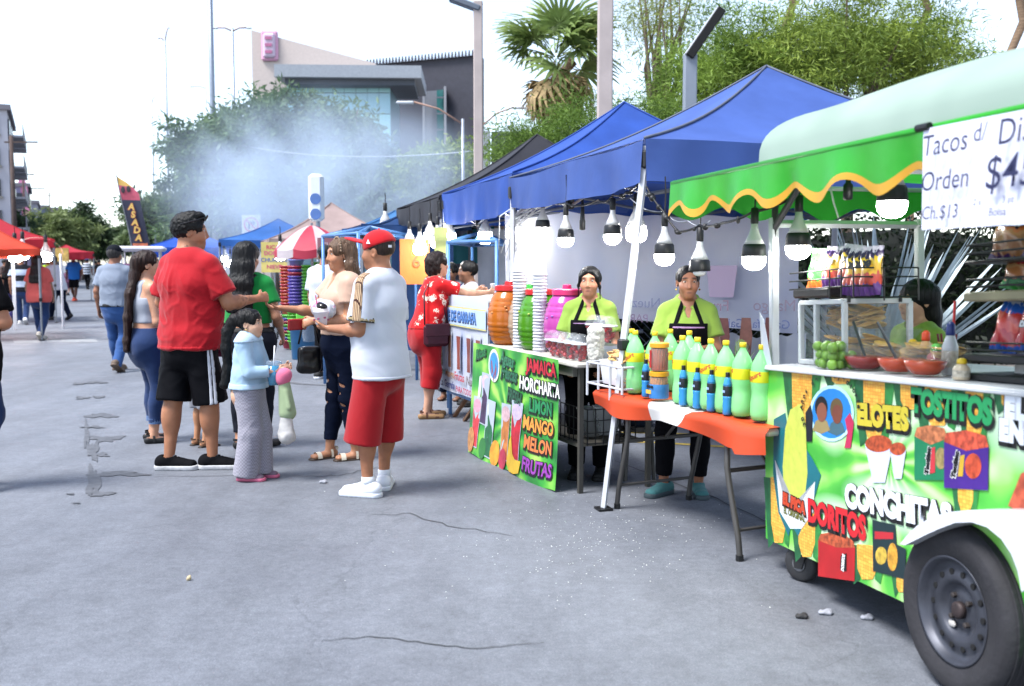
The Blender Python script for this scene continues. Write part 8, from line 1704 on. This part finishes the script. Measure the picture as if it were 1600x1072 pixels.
ip('yellow_band', [(0, Z(.90)), (LI + .1, Z(.90)), (LI + .1, Z(.70)), (0, Z(.70))], '#c0b878', 0); ip('blue_band', [(0, Z(.885)), (LI + .1, Z(.885)), (LI + .1, Z(.715)), (0, Z(.715))], '#a8bcdc', 1)
text('lettering', 'NIEVE DE GARRAFA', H_ * .145, M('#4a7ab8', rough=.45, var=0), ib, (LI * .47, -.030, Z(.80)), (math.pi / 2, 0, 0), bold=.004, sx=.86, outline=M('#22304c', rough=.45, var=0), ow=.006, drop=(.004, -.006))
for i, (x, c) in enumerate(((.10, '#7a8a4a'), (.36, '#8a6450'), (.62, '#7c4038'), (.90, '#74403a'), (1.15, '#80483c'))): ip('glass_print', [(x - .07, Z(.64)), (x + .07, Z(.64)), (x + .05, Z(.42)), (x + .055, Z(.25)), (x - .05, Z(.25)), (x - .045, Z(.42))], '#b0b4c4', 2); ip('drink_print', [(x - .055, Z(.60)), (x + .055, Z(.60)), (x + .04, Z(.42)), (x + .045, Z(.26)), (x - .04, Z(.26)), (x - .035, Z(.42))], c, 3, var=.3, vscale=12)
for tx, x, f, sz, c in (('Limon', .10, .20, .10, '#2f8a54'), ('Mango', .37, .19, .10, '#a0744c'), ('Frutas', .65, .185, .11, '#a83444'), ('Nuez', .98, .17, .12, '#4a3830'), ('La Garrafa', .30, .075, .10, '#1f2c6a'), ('PARA TODO EVENTO', .92, .055, .075, '#a03048')): text('lettering', tx, sz, M(c, rough=.45, var=0), ib, (x, -.032, Z(f)), (math.pi / 2, 0, 0), bold=.002)
single('cooler_box', 'blue plastic box on the ground behind the ice banner', 'box', MB().bevbox((0, 0, .16), (.5, .35, .32), .03), mat('cooler_blue', '#1c4a9a', rough=.5), I0 + iu * .25 + iv * .75)
# blue tube frames of the far stalls
def bars(name, label, segs, m=BLUM, r=.02, cat='stall frame'):
 t = thing(name, label, cat)
 for s_ in segs: MB().tube([AT(*p) for p in s_], r, 7).build('tube', m, t, smooth=True)
 return t
def pole(px, Y, z): p = AT(px, HZ, Y); return p
def frame_box(label, a, b, c, d, z, r=.02):
 t = thing('tubular_stall', label, 'stall frame'); P = [Vector((*q, 0)) for q in (a, b, c, d)]
 for i in range(4):
  p, q = P[i], P[(i + 1) % 4]; MB().tube([p, p + Vector((0, 0, z))], r, 7).build('post', BLUM, t, smooth=True); MB().tube([p + Vector((0, 0, z)), q + Vector((0, 0, z))], r, 7).build('rail', BLUM, t, smooth=True)
  MB().tube([p + Vector((0, 0, z)), (P[0] + P[2]) / 2 + Vector((0, 0, z + .12))], r, 7).build('rafter', BLUM, t, smooth=True)
 return t
f = lambda px, Y: (PXX(px, Y), Y)
frame_box('blue tube frame of the ice stall under the canopies', f(700, 10.3), f(776, 9.6), f(800, 11.6), f(738, 12.2), 1.72)
frame_box('pale blue tube frame of the stall beside the blue bin', f(505, 12.4), f(560, 11.2), f(650, 12.8), f(595, 14.4), 1.84)
sheet('dark blue tarp wall behind the orange paper', (PXX(612, 14.0), 14.0, 0), (PXX(708, 13.2), 13.2, 0), .3, 2.0, fabric('tarp_blue', '#1c3c6a', .15), 3, 20, 10, .03, 'tarp_wall', 'tarp'); sheet('teal tarp strip behind the ice stall frame', (PXX(706, 14.8), 14.8, 0), (PXX(772, 14.6), 14.6, 0), 1.5, 2.05, fabric('tarp_teal', '#2f6a72', .3), 5, 20, 6, .02, 'tarp_wall', 'tarp')
single('grey_column', 'pale square column behind the ice stall frame', 'column', MB().bevbox((0, 0, 1.3), (.30, .3, 2.6), .02), CONC, (PXX(779, 15.0), 15.0, 0))
sheet('light grey plastic sheet hung behind the ice stall', (PXX(745, 13.4), 13.4, 0), (PXX(835, 12.4), 12.4, 0), .4, 2.0, fabric('sheet_grey', '#8c93a2', .3), 7, 24, 8, .03, 'plastic_sheet', 'sheet')
t = thing('paper_sign', 'orange paper sign hanging right of the red cap', 'sign', AT(648, 409, 11.5)); MB().grid(lambda u, v: (-.17 + .34 * u, .01 * math.sin(u * 5), -.26 + .52 * v), 6, 6).build('paper', M('#c8682c', rough=.6, var=.05), t); text('handwriting', '6', .2, M('#7c4a24', rough=.6, var=0), t, (.02, -.02, .0), (math.pi / 2, 0, 0))
single('paper_sign', 'pale yellow paper strip hanging above the flowered blouse woman', 'sign', MB().grid(lambda u, v: (-.07 + .14 * u, .012 * math.sin(v * 4), -.22 + .44 * v), 4, 8), M('#b8c078', rough=.6, var=.05), AT(689, 388, 10.6))
# tents further along
canopy('blue tarp canopy left of the tan canopy', (PXX(436, 27), 27, 0), .25, 3.0, 3.0, 1.95, 2.1, 2.7, fabric('blue_tarp_pale', '#3a6cb0', .4), 5, frame=False, legm=GREYM)
canopy('tan patterned canopy with pointed top behind the striped umbrella', (PXX(519, 24), 24, 0), .3, 3.1, 3.1, 1.95, 2.05, AT(519, 317, 24).z, fabric('tan_print', '#a08c88', .3), 6, frame=False, legm=GREYM)
canopy('blue pop-up canopy behind the man in red', (PXX(300, 31), 31, 0), .35, 2.9, 2.9, 1.72, 1.98, AT(300, 358, 31).z, fabric('blue_far', '#2050b0', .35), 7, frame=False, legm=WHITEM)
canopy('pale blue tarp roof in the smoke above the blue frames', (PXX(618, 19), 19, 0), .3, 2.4, 3.0, 1.98, 2.08, 2.5, fabric('tarp_sky', '#4a7cae', .4), 8, frame=False, legm=GREYM)
canopy('dark blue awning over the blue frames beside the red cap', (PXX(630, 14.6), 14.6, 0), STE, 1.5, 2.2, 1.95, 2.02, 2.22, fabric('tarp_navy', '#22406e', .25), 9, frame=False, legm=GREYM)
canopy('orange pop-up canopy at the left edge of the street', (PXX(-50, 20), 20, 0), .45, 2.6, 2.6, 1.66, 1.78, 2.62, fabric('orange_tent', '#c0422c', .4), 10, frame=False, legm=GREYM)
canopy('red pop-up canopy behind the orange one', (PXX(-8, 26), 26, 0), .45, 2.8, 2.8, 1.9, 2.1, 2.75, fabric('red_tent', '#a41c2c', .4), 11, frame=False, legm=GREYM)
canopy('red and yellow stall roof down the left side', (PXX(104, 40), 40, 0), .45, 1.9, 2.4, 1.7, 1.95, 2.25, fabric('red_tent2', '#a82838', .35), 12, frame=False, legm=GREYM)
single('stall_board', 'yellow menu board hanging on the far red stall', 'sign', MB().box((0, 0, 0), (.75, .03, .5)), M('#b0904a', rough=.6, var=.35, vscale=7), AT(92, 398, 38))
t = thing('dome_awning', 'white and orange striped dome awning behind the orange canopy', 'awning', (PXX(58, 23), 23, 0), .4)
for k in range(8): MB().grid(lambda u, v: (math.cos(math.pi * v) * .55, -.3 + .6 * (k + u) / 8, 1.72 + .38 * math.sin(math.pi * v)), 2, 12).build('gore', M('#b8a8a4' if k % 2 else '#b85c40', rough=.4, transl=.3), t, smooth=True)
for x in (-.5, .5):
 for y in (-.28, .28): MB().tube([(x, y, 0), (x, y, 1.73)], .02, 6).build('post', WHITEM, t)
for i, (px, py, lb) in enumerate(((24, 402, 'glowing bulb under the orange canopy'), (36, 398, 'second glowing bulb under the orange canopy'), (72, 402, 'glowing bulb under the dome awning'))): bulb(lb, px, py, 21 + i, 2.0, kind='white', drop=.06, group='glowing bulbs at the left stalls')
for i, (px, py, Y, lb) in enumerate(((438, 400, 19, 'glowing bulb left of the striped umbrella'), (352, 405, 29, 'white bulb under the blue canopy behind the red man'), (360, 412, 28, 'lower white bulb under the blue canopy'), (602, 357, 16, 'white bulb in the smoke by the dark awning'))): bulb(lb, px, py, Y, 1.6, kind='white', drop=.1, group='white bulbs at the far stalls')
# striped umbrella
t = thing('striped_umbrella', 'red and white striped umbrella beside the stacked tubs', 'umbrella', (PXX(488, 16.2), 16.2, 0)); zt_, ze_ = AT(488, 352, 16.2).z, AT(488, 390, 16.2).z
for k in range(10):
 a0, a1 = 2 * math.pi * k / 10, 2 * math.pi * (k + 1) / 10; mt = mat('umb_red', '#b83a50', rough=.5, transl=.4) if k % 2 else mat('umb_white', '#c4bcc0', rough=.5, transl=.4)
 def fn(u, v): a = a0 + (a1 - a0) * u; r = .60 * v; return (r * math.cos(a), r * math.sin(a), zt_ - (zt_ - ze_) * v ** 1.6 - .03 * math.sin(math.pi * u) * v)
 MB().grid(fn, 4, 8).build('gore', mt, t, smooth=True); MB().grid(lambda u, v: (fn(u, 1)[0], fn(u, 1)[1], fn(u, 1)[2] - .13 * v), 4, 2).build('skirt', mt, t, smooth=True)
MB().tube([(0, 0, 0), (0, 0, zt_ + .04)], .02, 8).build('pole', GREYM, t)
for k in range(3):
 pts = []
 for i in range(10): a = math.pi / 2 + math.pi * i / 5; r = .10 if i % 2 == 0 else .045; pts.append((r * math.cos(a), r * math.sin(a)))
 single('star_ornament', ['yellow star left of the stacked tubs', 'yellow star above the stacked tubs', 'yellow star right above the stacked tubs'][k], 'ornament', MB().prism(pts, 0, .02), M('#c8a060', rough=.5), AT((452, 470, 488)[k], 397, 17.5), (math.pi / 2, 0, 0))
# menu board
t = thing('menu_board', 'pink and yellow menu board left of the striped umbrella', 'sign', AT(428, 402, 20.5), .1); MB().box((0, .02, 0), (.52, .02, .62)).build('board', M('#b8a860', rough=.5, var=.2, vscale=4), t)
for tx, z, c in (('RICAS', .20, '#a83050'), ('DONAS', .08, '#b04468'), ('CHURROS', -.06, '#4a5c8a'), ('NIEVE', -.20, '#a84060')): text('lettering', tx, .115, M(c, rough=.5, var=0), t, (0, .006, z), (math.pi / 2, 0, 0), bold=.003)
MB().tube([(0, .05, -.3), (0, .05, -AT(428, 402, 20.5).z)], .02, 6).build('post', GREYM, t)
t = thing('stall_sign', 'red lettered sign board hanging in the blue frames', 'sign', AT(528, 384, 15.4), .3); MB().box((0, .02, 0), (.62, .02, .24)).build('board', M('#a06a70', rough=.5, var=.1), t); text('lettering', 'EL PAPEL', .12, M('#c8b4b4', rough=.5, var=0), t, (0, .006, 0), (math.pi / 2, 0, 0), bold=.003)
# stacks of plastic tubs
TUB = MB().lathe([(.095, 0), (.10, .004), (.125, .13), (.14, .132), (.14, .15), (.125, .15), (.098, .012)], 16); _tub = {}
def tubs(lb, px, Y, z0, n_, cols, step=.055):
 for k in range(n_):
  c = cols[k % len(cols)]
  if c not in _tub: _tub[c] = TUB.mesh('plastic_tub', mat('tub_' + c, c, rough=.35, var=.05, transl=.2), True)
  o = link('plastic_tub', _tub[c]); tag(o, lb, 'tub', lb); o.location = (PXX(px, Y), Y, z0 + k * step); o.rotation_euler = (0, 0, k)
tubs('purple plastic tub in the tall stack under the umbrella', 462, 17.0, .70, 9, ['#6a5ab0']); tubs('red or purple plastic tub halfway up the tall stack', 462, 17.0, 1.20, 3, ['#b03a4a', '#6a5ab0']); tubs('lavender plastic tub at the top of the tall stack', 463, 17.0, 1.42, 6, ['#7c88c8'])
tubs('lime green plastic tub at the foot of the tall stack', 460, 17.0, .04, 11, ['#5cb03c', '#62b840']); tubs('lime green plastic tub in the stack beside the bin', 484, 16.6, .45, 17, ['#5cb83c', '#6ac04a']); tubs('light green plastic tub in the stack behind the white shirt man', 498, 16.8, .5, 17, ['#7ac470', '#58b048']); tubs('mixed red and blue tub in the low stack by the dark post', 450, 17.4, .02, 9, ['#a83a4c', '#5a5aa8', '#5ab04a']); tubs('orange plastic tub in the thin stack left of the purple tubs', 449, 17.8, .6, 14, ['#c05c3c', '#b03a4a'])
for i, (px, c, lb) in enumerate(((472, '#5cb83c', 'green plastic crate behind the blue bin'), (488, '#2c5aa8', 'blue plastic crate behind the blue bin'))): single('plastic_crate', lb, 'crate', MB().bevbox((0, 0, 0), (.16, .2, .24), .02), mat('crate_' + c, c, rough=.4), AT(px, 500, 16.2))
single('display_table', 'low table under the stacked tubs', 'table', MB().bevbox((0, 0, .40), (.75, .6, .03), .01).tube([(-.33, -.25, 0), (-.33, -.25, .4)], .02, 6).tube([(.33, -.25, 0), (.33, -.25, .4)], .02, 6).tube([(.33, .25, 0), (.33, .25, .4)], .02, 6).tube([(-.33, .25, 0), (-.33, .25, .4)], .02, 6), GREYM, (PXX(494, 16.7), 16.7, 0))
t = thing('trash_bin', 'blue plastic trash bin with clear liner hanging over its rim', 'trash bin', G(474, 561)); MB().lathe([(.165, 0), (.175, .01), (.205, .55), (.22, .56), (.22, .585), (.205, .585), (.195, .55)], 26).build('bin_wall', mat('bin_blue', '#2c6490', rough=.45, var=.1), t, smooth=True)
MB().grid(lambda u, v: ((.224 + .015 * math.sin(u * 40) * v) * math.cos(2 * math.pi * u), (.224 + .015 * math.sin(u * 40) * v) * math.sin(2 * math.pi * u), .595 - v * (.10 + .05 * math.sin(u * 9) + (.16 if .78 < u < .95 else 0))), 60, 5).build('liner', mat('liner', '#b8c0c8', rough=.2, alpha=.3, var=0), t, smooth=True)
bars('metal_gate', 'dark metal railing section right of the green top', [[(427, 470, 18), (427, 530, 18)], [(434, 470, 18), (434, 530, 18)], [(441, 470, 18), (441, 530, 18)], [(424, 472, 18), (446, 470, 18)], [(424, 522, 18), (446, 520, 18)], [(424, 522, 18), (446, 472, 18)]], M('#24282c', rough=.6), .015, 'railing')
# road sign, signal, flag, far stall
t = thing('road_sign', 'white no right turn sign with red ring on a post', 'road sign', (PXX(394, 33), 33, 0)); z = AT(394, 351, 33).z; MB().bevbox((0, 0, z), (.62, .03, .62), .03).build('plate', M('#b4b8c0', rough=.5, var=.04), t); MB().tube([(0, .04, 0), (0, .04, z)], .03, 8).build('post', GALV, t)
def ringm(r0, r1, n_=28):
 mb = MB()
 for i in range(n_): a, b = 2 * math.pi * i / n_, 2 * math.pi * (i + 1) / n_; mb.add([(r0 * math.cos(a), r0 * math.sin(a), 0), (r1 * math.cos(a), r1 * math.sin(a), 0), (r1 * math.cos(b), r1 * math.sin(b), 0), (r0 * math.cos(b), r0 * math.sin(b), 0)], [(0, 1, 2, 3)])
 return mb
rr = (math.pi / 2, 0, 0); ringm(.20, .25).build('ring', M('#a82838', rough=.5, var=0), t, (0, -.020, z), rr); MB().add([(-.10, -.15, 0), (-.04, -.15, 0), (-.04, .02, 0), (.05, .02, 0), (.05, -.035, 0), (.15, .055, 0), (.05, .145, 0), (.05, .09, 0), (-.10, .09, 0)], [(0, 1, 2, 8), (2, 3, 7, 8), (4, 5, 6)]).build('arrow', M('#23262c', rough=.5, var=0), t, (0, -.019, z), rr); MB().box((0, 0, 0), (.46, .045, .002), rotm(0, 0, -.785)).build('slash', M('#a82838', rough=.5, var=0), t, (0, -.022, z), rr)
t = thing('traffic_signal', 'white backed traffic signal head rising above the tan canopy', 'traffic light', (PXX(496, 20), 20, 0)); z0, z1 = AT(496, 346, 20).z, AT(496, 272, 20).z; MB().bevbox((0, 0, (z0 + z1) / 2), (.30, .2, z1 - z0), .06).build('housing', M('#c4c8cc', rough=.5, var=.03), t, autos=True)
for k in range(2): MB().lathe([(.10, 0), (.11, .004), (.11, .012), (.001, .013)], 22).build('lens', M('#46649a', rough=.4), t, (0, -.098, z0 + .14 + .30 * k), rr)
MB().tube([(0, .12, 0), (0, .12, z1)], .045, 8).build('pole', GALV, t)
fl = thing('feather_flag', 'tall dark feather flag reading ASADA leaning left', 'flag', (PXX(222, 27), 27, 0)); b_ = AT(228, 388, 27); t_ = AT(198, 273, 27); hgt = t_.z - b_.z
def ff(u, v):                                      # v up the mast, u across
 wd = .50 * min(1, (1 - v) * 4.2) ** .6 if v > .76 else .50; lean_ = -.36 * v; return (lean_ + u * wd - .28 + .02, .03 * math.sin(v * 6 + u * 2), b_.z + hgt * v - .10 * u * max(0, v - .6) * 2.2)
MB().grid(lambda u, v: ff(u, v * .66), 6, 20).build('flag_cloth', M('#22253a', rough=.6, var=.1, transl=.2), fl, smooth=True); MB().grid(lambda u, v: ff(u, .66 + .20 * v), 6, 8).build('flag_middle', M('#b0485c', rough=.6, var=.3, vscale=5, transl=.2), fl, smooth=True); MB().grid(lambda u, v: ff(u, .86 + .14 * v), 6, 8).build('flag_tip', M('#c09a4a', rough=.6, var=.15, transl=.2), fl, smooth=True)
MB().tube([(-.28 + .30, .02, 0)] + [ff(0, i / 10) for i in range(11)], .014, 6).build('mast', GREYM, fl); MB().lathe([(.25, 0), (.25, .05), (.04, .07)], 14).build('base', GREYM, fl)
for k, ch in enumerate('ASADA'):
 q = ff(.5, .56 - .105 * k); text('lettering', ch, .24, M('#c0a050', rough=.5, var=0), fl, (q[0], q[1] - .05, q[2]), (math.pi / 2, .13, 0), bold=.008, outline=M('#8a3a2c', rough=.5, var=0), ow=.012)
q = ff(.5, .045); MB().box((q[0], q[1] - .045, q[2]), (.40, .01, .09)).build('flame_print', M('#b05c3c', rough=.5, var=.3), fl)
for k, (u_, v_) in enumerate(((.25, .80), (.62, .82))): q = ff(u_, v_); MB().ball((q[0], q[1] - .03, q[2]), (.06, .008, .09), 10, 6).build('grill_print', M('#2a2028', rough=.6), fl)
t = thing('white_stall', 'white roofed snack cart with lilac front behind the grey polo man', 'stall', (PXX(222, 24), 24, 0), .3); MB().bevbox((0, 0, 1.85), (1.1, 1.3, .12), .05).build('roof', M('#b8b8c0', rough=.5), t); MB().bevbox((0, 0, .55), (.9, 1.0, .8), .03).build('body', M('#8a80b4', rough=.5, var=.2, vscale=4), t); MB().bevbox((0, -.52, 1.25), (.8, .03, .5), .01).build('display', M('#a06a94', rough=.4, var=.4, vscale=8), t)
for x in (-.42, .42):
 for y in (-.5, .5): MB().tube([(x, y, .9), (x, y, 1.82)], .02, 6).build('post', WHITEM, t)
 MB().lathe([(.2, -.03), (.22, 0), (.2, .03)], 16).build('wheel', RUBB, t, (x, -.52, .22), rr)
# ------------------------------------------------------------------ smoke
sm = bpy.data.materials.new('smoke_volume'); sm.use_nodes = True; n = sm.node_tree.nodes; L = sm.node_tree.links; n.clear(); out = n.new('ShaderNodeOutputMaterial'); pv_ = n.new('ShaderNodeVolumePrincipled'); L.new(pv_.outputs[0], out.inputs['Volume'])
pv_.inputs['Color'].default_value = (.72, .84, 1.0, 1); pv_.inputs['Anisotropy'].default_value = .25
tc = n.new('ShaderNodeTexCoord'); nz = n.new('ShaderNodeTexNoise'); nz.inputs['Scale'].default_value = .42; nz.inputs['Detail'].default_value = 5; nz.inputs['Roughness'].default_value = .55; nz.inputs['Distortion'].default_value = .6; L.new(tc.outputs['Object'], nz.inputs[0])
r1 = n.new('ShaderNodeMapRange'); r1.inputs[1].default_value = .36; r1.inputs[2].default_value = .78; r1.inputs[3].default_value = 0; r1.inputs[4].default_value = 1; L.new(nz.outputs['Fac'], r1.inputs[0])
mp = n.new('ShaderNodeMapping'); mp.vector_type = 'POINT'; L.new(tc.outputs['Generated'], mp.inputs[0]); mp.inputs['Location'].default_value = (-1, -1, -1); mp.inputs['Scale'].default_value = (2, 2, 2)
ln = n.new('ShaderNodeVectorMath'); ln.operation = 'LENGTH'; L.new(mp.outputs[0], ln.inputs[0]); r2 = n.new('ShaderNodeMapRange'); r2.interpolation_type = 'SMOOTHSTEP'; r2.inputs[1].default_value = .25; r2.inputs[2].default_value = 1.0; r2.inputs[3].default_value = 1; r2.inputs[4].default_value = 0; L.new(ln.outputs['Value'], r2.inputs[0])
mu = n.new('ShaderNodeMath'); mu.operation = 'MULTIPLY'; L.new(r1.outputs[0], mu.inputs[0]); L.new(r2.outputs[0], mu.inputs[1]); m2 = n.new('ShaderNodeMath'); m2.operation = 'MULTIPLY'; m2.inputs[1].default_value = .85; L.new(mu.outputs[0], m2.inputs[0]); L.new(m2.outputs[0], pv_.inputs['Density'])
c = AT(480, 285, 28); so_ = MB().ball((0, 0, 0), (5.8, 3.4, 3.0), 28, 18).build('smoke', sm, None, c); tag(so_, 'blue-grey barbecue smoke drifting before the trees and glass building', 'smoke', kind='stuff')
